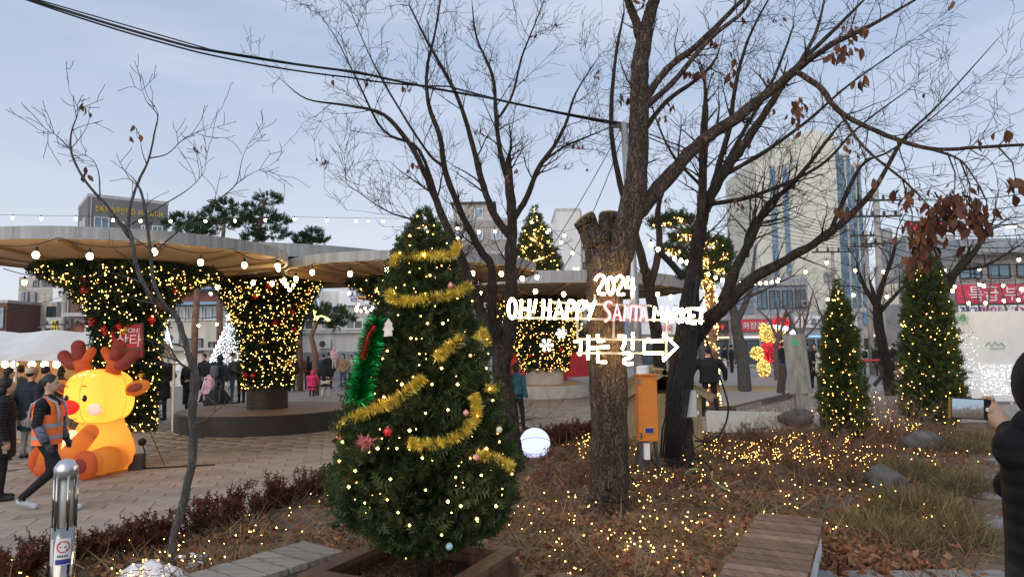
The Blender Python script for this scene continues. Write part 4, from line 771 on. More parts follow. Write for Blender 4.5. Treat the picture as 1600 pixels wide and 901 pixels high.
# ================================================================ timber benches round the bed
M_slatg = [mat('grey_slat_%d' % i, c, .8, .3, 4, .35, 40, stretch=(.5, 6, 1)) for i, c in enumerate(((.25, .225, .2), (.31, .285, .26), (.19, .17, .155)))]
M_slatb = [mat('brown_slat_%d' % i, c, .75, .3, 4, .35, 40, stretch=(6, .5, 1)) for i, c in enumerate(((.16, .098, .07), (.21, .135, .1), (.12, .072, .054)))]
def bench(label, a, b_, width, n, zt, mats_, side, wallm):
    """slats laid across a strip that runs from a to b_ (its centre line)"""
    a = Vector((a[0], a[1], 0)); b_ = Vector((b_[0], b_[1], 0)); d = (b_ - a); L_ = d.length; d.normalize(); pr = Vector((-d.y, d.x, 0)); root = thing('timber_bench', (a.x, a.y, .3), label, 'bench'); s = L_ / n; ang = math.atan2(d.y, d.x)
    for i in range(n):
        c = a + d * (s * (i + .5)); b = MB(); w = s - .02; hz = .032
        b.box((c.x, c.y, zt - .02 + random.uniform(-.002, .002)), (w, width + random.uniform(-.008, .008), hz * 1.25), rz=ang + random.uniform(-.004, .004)); b.build('slat', random.choice(mats_), root)
    b = MB(); b.bar(a + Vector((0, 0, zt - .06)), b_ + Vector((0, 0, zt - .06)), width - .12, .03); b.build('gap_shade_sheet', M_black, root)  # added black sheet standing in for the shade between the slats
    b = MB(); b.bar(a + pr * (width / 2 - .05) + Vector((0, 0, zt - .085)), b_ + pr * (width / 2 - .05) + Vector((0, 0, zt - .085)), .05, .085); b.build('edge_board', mats_[2], root)
    b = MB(); b.bar(a - pr * (width / 2 - .05) + Vector((0, 0, zt - .085)), b_ - pr * (width / 2 - .05) + Vector((0, 0, zt - .085)), .05, .085); b.build('edge_board', mats_[2], root)
    b = MB(); b.bar(a + Vector((0, 0, (zt - .13) / 2)), b_ + Vector((0, 0, (zt - .13) / 2)), width - .05, zt - .13); b.build('base_wall', wallm, root); return root
M_peel = mat('peeling_white_paint', (.62, .62, .6), .85, .3, 3, .4, 20, col2=(.3, .29, .27), contrast=(.52, .66))
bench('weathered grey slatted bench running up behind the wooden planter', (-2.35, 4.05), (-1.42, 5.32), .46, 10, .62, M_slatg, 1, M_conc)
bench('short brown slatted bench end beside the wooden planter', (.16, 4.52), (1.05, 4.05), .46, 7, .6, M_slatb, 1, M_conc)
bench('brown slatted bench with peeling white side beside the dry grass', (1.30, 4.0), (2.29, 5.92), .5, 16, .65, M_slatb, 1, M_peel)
# ================================================================ wooden planter box with the decorated tree
pc = Vector((-.6, 4.28, .3)); pr_ = math.radians(65); root = thing('planter_box', pc, 'brown wooden planter box holding the decorated tree', 'planter'); root.rotation_euler = (0, 0, pr_)
S = .95; zt = .5; M_plk = [mat('planter_plank_%d' % i, c, .7, .3, 5, .35, 40, stretch=(5, 5, .6)) for i, c in enumerate(((.115, .062, .04), (.14, .078, .05), (.095, .052, .036)))]
for q in range(4):
    R4 = Matrix.Rotation(q * PI / 2, 3, 'Z')
    for i in range(6):
        w = (S - .1) / 6; b = MB(); b.box(R4 @ Vector((-S / 2 + .05 + w * (i + .5), -S / 2 + .05, zt / 2 - .02)), (w - .006, .03, zt - .04), M=R4); b.build('plank', random.choice(M_plk), root, local=True)
    b = MB(); h = S / 2; t_ = .11; P = [(-h, -h), (h, -h), (h - t_, -h + t_), (-h + t_, -h + t_)]; b.prism(P, zt - .02, zt + .018, M=R4); b.build('cap_rail', M_plk[q % 3], root, local=True)
    b = MB(); b.box(R4 @ Vector((-h + .035, -h + .035, zt / 2 - .03)), (.06, .06, zt - .06), M=R4); b.build('corner_post', M_plk[2], root, local=True)
b = MB(); g = np.linspace(-.42, .42, 16)
for i in range(15):
    for j in range(15): b.add([(g[i], g[j], zt - .1 + .012 * math.sin(i * 2.1 + j)), (g[i + 1], g[j], zt - .1 + .012 * math.sin((i + 1) * 2.1 + j)), (g[i + 1], g[j + 1], zt - .1 + .012 * math.sin((i + 1) * 2.1 + j + 1)), (g[i], g[j + 1], zt - .1 + .012 * math.sin(i * 2.1 + j + 1))], [(0, 1, 2, 3)])
b.build('soil', mat('bark_mulch', (.07, .042, .03), .95, .5, 25, .8, 60), root, local=True)
P = np.stack([RNG.uniform(-.4, .4, 700), RNG.uniform(-.4, .4, 700), np.full(700, zt - .085)], 1); Vv, Ff = scatter(LFT, LFF, P, frames(RNG.normal(size=(700, 3)) * [1, 1, .35]), RNG.uniform(.02, .05, 700)); o = np_mesh('mulch_chips', Vv, Ff, leafmat('mulch_chip', [(.06, .03, .02), (.12, .065, .04), (.05, .03, .025)]), root, off=(0, 0, 0)); o['kind'] = 'stuff'
# --- conifers: spray of sprigs through a shell volume with an uneven outline
def conifer(name, label, base, prof, n, sz, m_, lights, lr, trunk_r, cat='tree', up=.5, litm=M_fairy, seed=1, core=.75, lumps=.1):
    """prof: [(z above base, radius)]"""
    root = thing(name, base, label, cat); pz = np.array([p[0] for p in prof]); prr = np.array([p[1] for p in prof]); rg = np.random.default_rng(seed)
    w = np.maximum(prr, .02); cum = np.concatenate([[0], np.cumsum((w[1:] + w[:-1]) * np.diff(pz))]); u = rg.uniform(0, cum[-1], n); i = np.clip(np.searchsorted(cum, u) - 1, 0, len(pz) - 2); t = (u - cum[i]) / (cum[i + 1] - cum[i]); z = pz[i] + t * (pz[i + 1] - pz[i]); r = np.interp(z, pz, prr)
    a = rg.uniform(0, 2 * PI, n); lump = 1 + lumps * np.sin(a * 5 + z * 9) + lumps * .8 * np.sin(a * 9 - z * 17 + 2) + lumps * .7 * np.sin(z * 31 + a * 3)
    q = np.where(rg.uniform(size=n) < .72, rg.uniform(.8, 1.04, n), rg.uniform(.3, .85, n)); hz_ = 1.0 / max(prr.max(), .2); gap = np.sin(a * 4 + z * 6 * hz_ * .5 + 1) + np.sin(a * 7 - z * 9 * hz_ * .5) + np.sin(z * 13 * hz_ * .5 + a * 2)
    q = np.where(gap < -1.1, q * .72, q); q = np.where(rg.uniform(size=n) < .035, q * 1.1, q); rr = r * lump * q
    P = np.stack([rr * np.cos(a), rr * np.sin(a), z], 1) + np.array(tuple(base)); out_ = np.stack([np.cos(a), np.sin(a), np.full(n, up)], 1) + rg.normal(0, .45, (n, 3))
    Vv, Ff = scatter(SPT, SPF, P, frames(out_), rg.uniform(.6, 1.25, n) * sz * np.clip(.45 + r / (.45 * prr.max()) * .55, .45, 1)); o = np_mesh('crown', Vv, Ff, m_, root); o['kind'] = 'stuff'
    b = MB(); zt_ = pz[-1]; b.tube([base, base + Vector((0, 0, zt_ * .5)), base + Vector((0, 0, zt_ * .93))], [trunk_r, trunk_r * .7, .012], 8)
    for k in range(int(26)):
        zz = zt_ * (.03 + .75 * k / 26); aa = k * 2.4; R0 = np.interp(zz + .1, pz, prr) * core; p0 = base + Vector((0, 0, zz)); b.tube([p0, p0 + Vector((math.cos(aa) * R0 * .6, math.sin(aa) * R0 * .6, .06 + .1 * R0)), p0 + Vector((math.cos(aa) * R0, math.sin(aa) * R0, .2 * R0 + .12))], [trunk_r * .3 + .004, trunk_r * .2 + .003, .003], 5)
    b.build('trunk', M_barkd, root, smooth=True)
    if lights:
        k = rg.uniform(0, cum[-1], lights); i = np.clip(np.searchsorted(cum, k) - 1, 0, len(pz) - 2); t = (k - cum[i]) / (cum[i + 1] - cum[i]); z = pz[i] + t * (pz[i + 1] - pz[i]); a = rg.uniform(0, 2 * PI, lights); lump = 1 + lumps * np.sin(a * 5 + z * 9) + lumps * .8 * np.sin(a * 9 - z * 17 + 2); r = np.interp(z, pz, prr) * lump * rg.uniform(.97, 1.08, lights) + .015
        lights_mesh('fairy_lights', np.stack([r * np.cos(a), r * np.sin(a), z], 1) + np.array(tuple(base)), lr, litm, root)
    return root
TB = Vector((-.54, 4.28, .72)); PXM = F_PX / 4.28
mp_px = [(862, 30), (850, 58), (830, 86), (804, 110), (772, 124), (742, 127), (700, 118), (640, 102), (560, 80), (480, 56), (440, 46), (400, 36), (370, 26), (345, 13), (328, 3)]
mprof = [(D(650, y_, 4.28).z - TB.z, hw / PXM) for y_, hw in mp_px]; mprof[0] = (max(.0, mprof[0][0]), mprof[0][1])
conifer('christmas_tree', 'decorated green conifer with gold tinsel in the wooden planter', TB, mprof, 21000, .085, M_fol, 0, .01, .045, 'christmas tree', .55, seed=5, lumps=.085)
def surf(px, py, k=1.0):
    """front surface of the decorated tree along a pixel's ray"""
    Yd = 4.28
    for _ in range(6):
        p = D(px, py, Yd); R_ = np.interp(p.z - TB.z, [q[0] for q in mprof], [q[1] for q in mprof]) * k + .035; dx = p.x - TB.x; Yd = TB.y - math.sqrt(max(R_ * R_ - dx * dx, .0004))
    return D(px, py, Yd)
ct = bpy.data.objects['christmas_tree']
LP = [(575, 345), (678, 352), (652, 338), (668, 362), (640, 368), (698, 380), (625, 395), (662, 398), (640, 425), (672, 430), (632, 445), (715, 372), (690, 415), (680, 478), (622, 492), (700, 500), (668, 505), (738, 470), (692, 505), (642, 528), (605, 548), (655, 570), (720, 530), (735, 555), (628, 600), (715, 600), (760, 575), (765, 607), (665, 645), (700, 640), (745, 650), (770, 625), (580, 590), (600, 620), (620, 700), (640, 672), (610, 748), (555, 735), (570, 785), (605, 780), (665, 765), (700, 783), (650, 670), (760, 700), (780, 690), (785, 763), (712, 745), (745, 810), (690, 835), (622, 800), (590, 700), (535, 690), (545, 760), (660, 715), (735, 715), (800, 740), (775, 790), (720, 790), (640, 820), (530, 720), (752, 742), (675, 600), (598, 560), (690, 575)]
Q = [surf(x, y_, 1.14) for x, y_ in LP] + [surf(random.uniform(545, 790), random.uniform(520, 820), 1.0) for _ in range(50)] + [surf(660 + random.uniform(-1, 1) * (y_ - 325) * .42, y_, 1.02) for y_ in [random.uniform(345, 560) for _ in range(35)]]
for _ in range(170):
    z = random.uniform(.1, 1.9); a = random.uniform(0, PI); R_ = np.interp(z, [q[0] for q in mprof], [q[1] for q in mprof]); Q.append(Vector((TB.x + R_ * math.cos(a), TB.y + R_ * math.sin(a), TB.z + z)))
lights_mesh('fairy_lights', [tuple(q) for q in Q[:len(LP)]], .0072, M_fairy, ct); lights_mesh('fairy_lights', [tuple(q) for q in Q[len(LP):]], .004, M_fairy, ct)
# tinsel garlands: a cord bristling with fine foil strips
TNT = np.array([(-.035, 0, 0), (.035, 0, 0), (.03, .5, .08), (-.03, .5, .06), (.0, 1, -.03)], float); TNF = np.array([(0, 1, 2), (0, 2, 3), (3, 2, 4)])
def tinsel(label, pts, rad, m_, n=1500, k=1.14):
    P = [surf(x, y_, k) for x, y_ in pts]; root = thing('tinsel_garland', P[0], label, 'garland'); path = []
    for a, b in zip(P[:-1], P[1:]):
        for j in range(8): path.append(a.lerp(b, j / 8))
    path.append(P[-1]); b = MB(); b.tube(path, .004, 4); b.build('cord', m_, root); A = np.array([tuple(p) for p in path]); u = RNG.uniform(0, len(A) - 1.001, n); i = u.astype(int); t = (u - i)[:, None]; C = A[i] * (1 - t) + A[i + 1] * t; tan = A[i + 1] - A[i]; d = RNG.normal(size=(n, 3)); d -= tan * (np.sum(d * tan, 1) / (np.sum(tan * tan, 1) + 1e-9))[:, None]; d /= np.linalg.norm(d, axis=1)[:, None]; d += .35 * RNG.normal(size=(n, 3))
    Vv, Ff = scatter(TNT, TNF, C, frames(d), RNG.uniform(.6, 1.1, n) * rad); o = np_mesh('foil_strips', Vv, Ff, m_, root); o['kind'] = 'stuff'
M_tg = mat('gold_foil', (.98, .68, .12), .3, .2, 30, metal=.6, emit=(.8, .45, .05), estr=0.0); M_tgr = mat('green_foil', (.02, .42, .10), .25, .2, 30, metal=.85); M_tr = mat('red_foil', (.6, .03, .03), .28, .2, 30, metal=.85)
tinsel('gold tinsel band round the tip of the decorated tree', [(612, 410), (622, 402), (650, 399), (685, 400), (708, 398), (716, 380)], .047, M_tg, 1700)
tinsel('gold tinsel swag across the upper part of the decorated tree', [(606, 458), (618, 470), (650, 470), (690, 464), (718, 454), (734, 446)], .05, M_tg, 1900)
tinsel('long gold tinsel climbing from the lower left of the decorated tree', [(528, 678), (540, 662), (562, 646), (592, 636), (620, 625), (645, 605), (662, 588)], .05, M_tg, 2200)
tinsel('gold tinsel swag hanging low on the decorated tree', [(638, 692), (660, 695), (692, 692), (722, 677), (742, 655), (746, 632), (738, 615)], .048, M_tg, 2100)
tinsel('short gold tinsel piece low on the right of the decorated tree', [(744, 712), (765, 712), (790, 722), (800, 730)], .045, M_tg, 900)
tinsel('gold tinsel tuft in the middle of the decorated tree', [(682, 560), (694, 548), (712, 536), (722, 528)], .05, M_tg, 1000)
tinsel('gold tinsel end at the right edge of the decorated tree', [(745, 530), (755, 515), (762, 540)], .04, M_tg, 700); tinsel('gold tinsel tuft beside the trunk at the right of the decorated tree', [(760, 604), (772, 608), (780, 604)], .035, M_tg, 600)
tinsel('thick green tinsel hanging down the left of the decorated tree', [(590, 502), (582, 525), (574, 560), (566, 595), (560, 625)], .088, M_tgr, 3600, 1.3); tinsel('red tinsel strand beside the green tinsel', [(586, 508), (576, 522), (570, 545), (566, 560)], .03, M_tr, 600, 1.45)
def bauble(label, px, py, r, m_, name='bauble'):
    p = surf(px, py, 1.16); root = thing(name, p, label, 'ornament'); b = MB(); b.blob(p, r, 16, 10); b.build('ball', m_, root, smooth=True); b = MB(); b.lathe([(r * .3, r * .92), (r * .3, r * 1.2), (r * .1, r * 1.3)], p, 8); b.build('cap', M_gold, root)
bauble('shiny red bauble left of centre on the decorated tree', 606, 674, .024, M_redball); bauble('pink bauble at the left edge of the decorated tree', 530, 682, .018, mat('pink_bauble', (.75, .3, .25), .25, 0, spec=.6)); bauble('pale blue bauble low at the front of the decorated tree', 702, 853, .02, mat('blue_bauble', (.3, .55, .6), .2, 0, spec=.6)); bauble('pearl bauble at the right of the decorated tree', 780, 671, .018, mat('pearl', (.75, .7, .6), .3, 0, spec=.6)); bauble('red bauble beside the green tinsel', 556, 607, .02, M_redball); bauble('rose bauble on the low gold swag', 728, 645, .017, MATS['pink_bauble']); bauble('rose bauble by the short gold tinsel', 744, 714, .018, MATS['pink_bauble']); bauble('small peach bauble near the upper swag', 704, 446, .017, MATS['pink_bauble'])
p = surf(606, 512, 1.3); root = thing('paper_tag', p, 'cream tree-shaped card tag hung on the decorated tree', 'tag'); b = MB(); ol = [(-.022, -.05), (.026, -.045), (.024, -.01), (.034, -.012), (.022, .018), (.028, .02), (.004, .055), (-.02, .02), (-.014, .018), (-.03, -.014), (-.02, -.012)]; b.prism(ol, -.003, .003, M=Matrix.Rotation(PI / 2, 3, 'X'), c=p); b.build('card', mat('tag_card', (.7, .6, .5), .7, .1, 20), root); b = MB(); b.box(p + Vector((0, -.004, -.03)), (.026, .002, .02)); b.build('barcode_label', M_white, root)
p = surf(572, 688, 1.18); root = thing('feather_ornament', p, 'pink and red feathery ornament on the left of the decorated tree', 'ornament'); Vv, Ff = scatter(TNT, TNF, np.tile(np.array(tuple(p)), (160, 1)) + RNG.normal(0, .012, (160, 3)), frames(RNG.normal(size=(160, 3)) + [0, -.6, -.2]), RNG.uniform(.03, .07, 160)); np_mesh('plume', Vv, Ff, mat('pink_plume', (.7, .25, .22), .6, .3, 30), root)['kind'] = 'stuff'
# lit conifers on the right, giant tree, far lit tree
def px_prof(px, Yd, rows, zb): return [(max(0, D(px, y_, Yd).z - zb), hw * Yd / F_PX) for y_, hw in rows]
b0 = G(1320, 690, .3); conifer('conifer_tree', 'narrow conifer strung with warm lights beside the stone slab', b0, px_prof(1318, b0.y, [(688, 20), (660, 25), (620, 27), (570, 22), (520, 18), (480, 10), (455, 4), (436, 1)], .3), 7500, .13, M_fol2, 330, .0095, .05, seed=8, lumps=.12)
b0 = G(1458, 662, .3); conifer('conifer_tree', 'larger conifer strung with warm lights in front of the white screen', b0, px_prof(1455, b0.y, [(660, 30), (640, 38), (600, 40), (540, 34), (480, 28), (430, 22), (405, 14), (390, 3)], .3), 10500, .13, M_fol2, 270, .0095, .06, seed=9, lumps=.1)
b0 = Vector((D(838, 500, 42).x, 42, 1.4)); conifer('giant_christmas_tree', 'giant lit christmas tree rising behind the wide canopy', b0, px_prof(835, 42, [(560, 66), (520, 62), (470, 50), (430, 36), (390, 24), (355, 13), (335, 5), (322, 1)], 1.4), 9500, .5, M_fol, 900, .04, .2, 'christmas tree', seed=12)
gt = bpy.data.objects['giant_christmas_tree']
b = MB(); b.lathe([(2.7, 0), (2.7, 1.5), (2.6, 1.55)], (b0.x + .6, 42, 0), 40); tag(b.build('red_drum', mat('red_drum_skin', (.5, .03, .035), .5, .15, 2)), 'red round base under the giant lit christmas tree', 'tree base')
for k, (z, R0, a0, a1) in enumerate(((5.2, .95, -2.6, -.5), (7.0, .6, -2.2, -.6), (3.3, 1.6, -2.7, -1.0))):
    Q = [(b0.x + R0 * 1.05 * math.cos(a), b0.y + R0 * 1.05 * math.sin(a), b0.z + z + (a - a0) * .35 * (1 if k != 1 else -1)) for a in np.linspace(a0, a1, 42)]; lights_mesh('light_rope', Q, .055, M_fairy, gt)
def snowflake(label, px, py, Yd, r):
    p = D(px, py, Yd); root = thing('snowflake_light', p, label, 'snowflake light', 'snowflake lights on the garlands'); m_ = glow('snowflake_glow', (1, .95, .85), 5)
    b = MB()
    for k in range(6):
        a = k * PI / 3; d = Vector((math.cos(a), 0, math.sin(a))); b.bar(p, p + d * r, .025, .025)
        for q in (.5, .75):
            for s in (-1, 1): e_ = Vector((math.cos(a + s * .9), 0, math.sin(a + s * .9))); b.bar(p + d * r * q, p + d * r * q + e_ * r * .3, .02, .02)
    b.build('arms', m_, root)
snowflake('glowing snowflake at the left of the wide canopy column', 796, 521, 25.5, .22); snowflake('glowing snowflake low on the wide canopy column', 854, 539, 25.5, .25); snowflake('glowing snowflake high on the right of the wide canopy column', 877, 521, 25.5, .2); snowflake('glowing snowflake beside the giant tree', 900, 425, 24.5, .18)
# white wire light tree and star
def lit_tree(label, px, ybase, ytop, hw, Yd):
    z0, z1 = D(px, ybase, Yd).z, D(px, ytop, Yd).z; x = D(px, 500, Yd).x; root = thing('light_tree', (x, Yd, max(0, z0)), label, 'light tree'); H = z1 - z0; R0 = hw * Yd / F_PX; Q = []
    for k in range(9):
        f = k / 9; rr = R0 * (1 - f) + .05; zz = z0 + H * f
        for a in np.linspace(0, 2 * PI, int(40 * (1 - f)) + 8): Q.append((x + rr * math.cos(a), Yd + rr * math.sin(a), zz + .06 * math.sin(a * 8))); Q.append((x + rr * .75 * math.cos(a), Yd + rr * .75 * math.sin(a), zz + H * .05))
    lights_mesh('fairy_lights', Q[::2], .024, glow('cool_white_glow', (.8, .92, 1), 4), root); b = MB(); b.tube([(x, Yd, 0), (x, Yd, z1)], .03, 6)
    for k in range(9):
        f = k / 9; rr = R0 * (1 - f) + .05; b.tube([(x + rr * math.cos(a), Yd + rr * math.sin(a), z0 + H * f) for a in np.linspace(0, 2 * PI, 16)], .012, 4)
    b.build('frame', M_white, root); b = MB(); p = Vector((x, Yd, z1 + .12)); ol = [((.16 if i % 2 == 0 else .065) * math.sin(i * PI / 5), (.16 if i % 2 == 0 else .065) * math.cos(i * PI / 5)) for i in range(10)]; b.prism(ol, -.02, .02, M=Matrix.Rotation(PI / 2, 3, 'X'), c=p); b.build('star', glow('star_glow', (1, .8, .4), 8), root)
lit_tree('white wire christmas tree of lights beside the dark canopy column', 358, 562, 500, 24, 26); lit_tree('white wire tree of lights with a star beside the tan canopy column', 257, 548, 503, 10, 24)
# reindeer of light in the far trees
p = D(502, 497, 29); root = thing('light_deer', p, 'leaping golden deer outline of lights in the cloud pine', 'light figure'); b = MB()
for seq in (((-.25, .05), (.0, .1), (.2, .03), (.3, -.02)), ((-.25, .05), (-.3, .22), (-.22, .28)), ((-.2, .05), (-.32, -.06)), ((.2, .03), (.36, -.1)), ((-.1, .07), (-.2, -.08)), ((.1, .07), (.28, -.12)), ((-.27, .25), (-.33, .33))): b.tube([p + Vector((x, 0, z)) for x, z in seq], .022, 5)
b.build('outline', glow('gold_line_glow', (1, .7, .15), 5), root)
# globe lamp
p = G(836, 716, .3); b = MB(); b.blob(p + Vector((0, 0, .235)), .24, 28, 18); root = thing('globe_lamp', p, 'glowing pale blue globe lamp lying in the bed behind the decorated tree', 'lamp'); b.build('globe', glow('globe_glow', (.62, .68, 1), 1.05), root, smooth=True)
b = MB()
for a in (.5, -.6): b.tube([p + Vector((.25 * math.sin(t), -.25 * math.cos(t) * math.cos(a), .235 + .25 * math.cos(t) * math.sin(a) - .0)) for t in np.linspace(-1.4, 1.4, 14)], .004, 4)
b.build('wire', M_wire, root); b = MB(); b.lathe([(.13, -.02), (.12, .03)], p, 20); b.build('base', M_black, root)
# ================================================================ steel bollard with no-smoking sticker
p = G(101, 930, .3); p = Vector((D(104, 720, 4.5).x, 4.5, bz(-2.9, 4.5))); tz = D(104, 716, 4.5).z; root = thing('steel_bollard', p, 'polished steel bollard lamp with a no-smoking sticker', 'bollard'); r0 = .068; h = tz - p.z
b = MB(); b.lathe([(r0, 0), (r0, h - .42)], p, 32); b.build('post', M_steel, root, smooth=True); b = MB(); b.lathe([(r0 * .96, h - .12), (r0 * 1.0, h - .07), (r0 * .98, h - .05), (r0 * .6, h - .012), (.005, h)], p, 32); b.build('cap', mat('brushed_cap', (.55, .56, .58), .35, .1, 4, metal=.8), root, smooth=True)
for k in range(6):
    a = k * PI / 3 + .3; b = MB(); b.tube([p + Vector((r0 * .9 * math.cos(a), r0 * .9 * math.sin(a), h - .43)), p + Vector((r0 * .9 * math.cos(a), r0 * .9 * math.sin(a), h - .1))], .01, 8); b.build('strut', M_steel, root, smooth=True)
b = MB(); b.lathe([(r0 * .72, h - .43), (r0 * .72, h - .1)], p, 24); b.build('diffuser', mat('bollard_glass', (.42, .4, .36), .15, .25, 6, spec=.7), root, smooth=True)
def curved(x0, x1, z0, z1, dr, m_, name, ang=0):
    b = MB(); k = 8
    for i in range(k):
        a0_, a1_ = [-PI / 2 + ang + (x0 + (x1 - x0) * q / k) / r0 for q in (i, i + 1)]; R_ = r0 + dr; b.add([p + Vector((R_ * math.cos(a), R_ * math.sin(a), z)) for a, z in ((a0_, z0), (a1_, z0), (a1_, z1), (a0_, z1))], [(0, 1, 2, 3)])
    b.build(name, m_, root)
zs = h - .36 - .2; AN = .55; curved(-.042, .042, zs - .08, zs + .08, .001, M_white, 'sticker', AN); curved(-.042, .042, zs - .075, zs - .045, .002, M_navy, 'sticker_band', AN)
b = MB(); k = 28; R_ = r0 + .003
def on(x, z): a = -PI / 2 + AN + x / r0; return p + Vector((R_ * math.cos(a), R_ * math.sin(a), z))
for i in range(k):
    a0_, a1_ = 2 * PI * i / k, 2 * PI * (i + 1) / k; b.add([on(.036 * math.cos(a0_), zs + .03 + .036 * math.sin(a0_)), on(.036 * math.cos(a1_), zs + .03 + .036 * math.sin(a1_)), on(.029 * math.cos(a1_), zs + .03 + .029 * math.sin(a1_)), on(.029 * math.cos(a0_), zs + .03 + .029 * math.sin(a0_))], [(0, 1, 2, 3)])
b.add([on(-.024, zs + .05), on(-.019, zs + .055), on(.024, zs + .01), on(.019, zs + .005)], [(0, 1, 2, 3)]); b.build('no_smoking_ring', M_redp, root)
b = MB(); b.add([on(-.02, zs + .025), on(.016, zs + .025), on(.016, zs + .032), on(-.02, zs + .032)], [(0, 1, 2, 3)]); b.build('cigarette_mark', M_black, root)
for i in range(5): curved(-.03 + i * .012, -.022 + i * .012, zs - .032, zs - .02, .002, M_black, 'sticker_text', AN)
curved(-.05, .03, zs - .085, zs + .075, .0012, mat('tape', (.55, .55, .55), .4, .1, 8), 'tape_band', -.75)
# ================================================================ snow heaps
def snow(label, pts):
    p0 = G(*pts[0][:2], .3); root = thing('snow_heap', p0, label, 'snow'); b = MB()
    for px, py, r in pts:
        q = G(px, py, .3); bm = bmesh.new(); bmesh.ops.create_icosphere(bm, subdivisions=3, radius=1); rr = random.random() * 9
        vs_ = [(q.x + v.co.x * r * (1 + .22 * math.sin(v.co.y * 4 + rr) + .1 * math.sin(v.co.x * 11 + rr)), q.y + v.co.y * r * .9 * (1 + .2 * math.sin(v.co.x * 5 + rr)), .29 + v.co.z * r * .62 * (1 + .25 * math.sin(v.co.x * 6 + rr) * math.sin(v.co.y * 5) + .08 * math.sin(v.co.y * 17 + rr))) for v in bm.verts]; b.add(vs_, [[v.index for v in f.verts] for f in bm.faces]); bm.free()
    b.build('snow', mat('old_snow', (.68, .7, .74), .7, .12, 9, .6, 35), root)
snow('heap of old snow at the foot of the thin grey tree', [(228, 902, .2), (260, 905, .17), (200, 915, .14), (238, 890, .12)]); snow('small heap of old snow between the thin tree and the bench', [(292, 878, .12), (300, 890, .11), (312, 872, .08)])
# ================================================================ ground cover of the bed
def in_view(x, y, m_=60):
    q = 800 + F_PX * x / np.maximum(y, .1); return (q > -m_) & (q < 1600 + m_)
def bed_points(n, ymin=3.6, ymax=14.6, inset=.15, dens=None):
    out_ = []
    while len(out_) < n:
        y = RNG.uniform(ymin, ymax, 4000) ** 1.0; x = RNG.uniform(-5.2, 11.5, 4000); ok = in_view(x, y) & (y < bedY(x) - inset)
        ok &= ~((np.abs(x + .6) < .75) & (np.abs(y - 4.28) < .75)); ok &= RNG.uniform(size=4000) < np.clip(6.0 / y, .25, 1)
        ok &= ~((np.abs((x - 1.3) * .888 - (y - 4.0) * .458) < .3) & (y < 5.95) & (y > 3.5)); ok &= ~((np.abs((x + 2.35) * .807 - (y - 4.05) * .59) < .3) & (y < 5.35))
        if dens is not None: ok &= RNG.uniform(size=4000) < dens(x, y)
        out_ += list(zip(x[ok], y[ok]))
    a = np.array(out_[:n]); return np.column_stack([a, bed_z(a[:, 0], a[:, 1])])
def path_mask(x, y): c = np.interp(y, [4, 5, 7, 10, 14], [3.1, 3.7, 5.0, 6.9, 9.2]); return np.where(np.abs(x - c) < .45, .12, 1.0)
P = bed_points(15000, dens=lambda x, y: (.35 + .65 * (hash2(x * 1.9, y * 1.9) > -.1)) * path_mask(x, y)); n = len(P); P[:, 2] += RNG.uniform(.005, .05, n)
Vv, Ff = scatter(LFT * [1.25, 1, 1.3], LFF, P, frames(RNG.normal(size=(n, 3)) * [1, 1, .28]), RNG.uniform(.035, .085, n)); tag(np_mesh('leaf_litter', Vv, Ff, M_litter), 'brown fallen leaves covering the planting bed', 'leaf litter', kind='stuff')
# drift of big leaves against the edging slabs
Q = [G(random.gauss(1345, 50), 905 - abs(random.gauss(0, 42)), .32) for _ in range(900)]; P = np.array([tuple(q) for q in Q]); P[:, 2] = bed_z(P[:, 0], P[:, 1]) + RNG.uniform(.01, .07, len(P)); Vv, Ff = scatter(LFT * [1.3, 1, 1.4], LFF, P, frames(RNG.normal(size=(len(P), 3)) * [1, 1, .4]), RNG.uniform(.05, .1, len(P))); tag(np_mesh('leaf_drift', Vv, Ff, M_litter), 'drift of large brown leaves against the edging slabs', 'leaf litter', kind='stuff')
BLT = np.array([(-.02, 0, 0), (.02, 0, 0), (.016, .5, .1), (-.016, .5, .1), (0, 1, .42)], float); BLF = np.array([(0, 1, 2), (0, 2, 3), (3, 2, 4)])
def blades(name, label, P, D_, S_, cols):
    Vv, Ff = scatter(BLT, BLF, P, frames(D_), S_); tag(np_mesh(name, Vv, Ff, leafmat(name + '_blades', cols, .85, .2)), label, 'grass', kind='stuff')
P = bed_points(15000, dens=lambda x, y: np.clip(.25 + .9 * hash2(x * 2.7 + 4, y * 2.2), .08, 1) * path_mask(x, y)); n = len(P); blades('dry_stems', 'tangle of dry straw and thin stems over the bed', P, RNG.normal(size=(n, 3)) * [1, 1, .25] + [0, 0, .45], RNG.uniform(.12, .34, n), [(.17, .11, .06), (.32, .23, .13), (.11, .07, .045), (.23, .16, .085)])
P = bed_points(9000, dens=lambda x, y: np.clip(hash2(x * 1.3 - 2, y * 1.7 + 1) * 1.4, 0, 1) * path_mask(x, y)); n = len(P); blades('green_weeds', 'low olive green weeds between the fallen leaves', P, RNG.normal(size=(n, 3)) * [1, 1, .4] + [0, 0, .7], RNG.uniform(.06, .16, n), [(.035, .05, .016), (.07, .085, .028), (.1, .1, .035)])
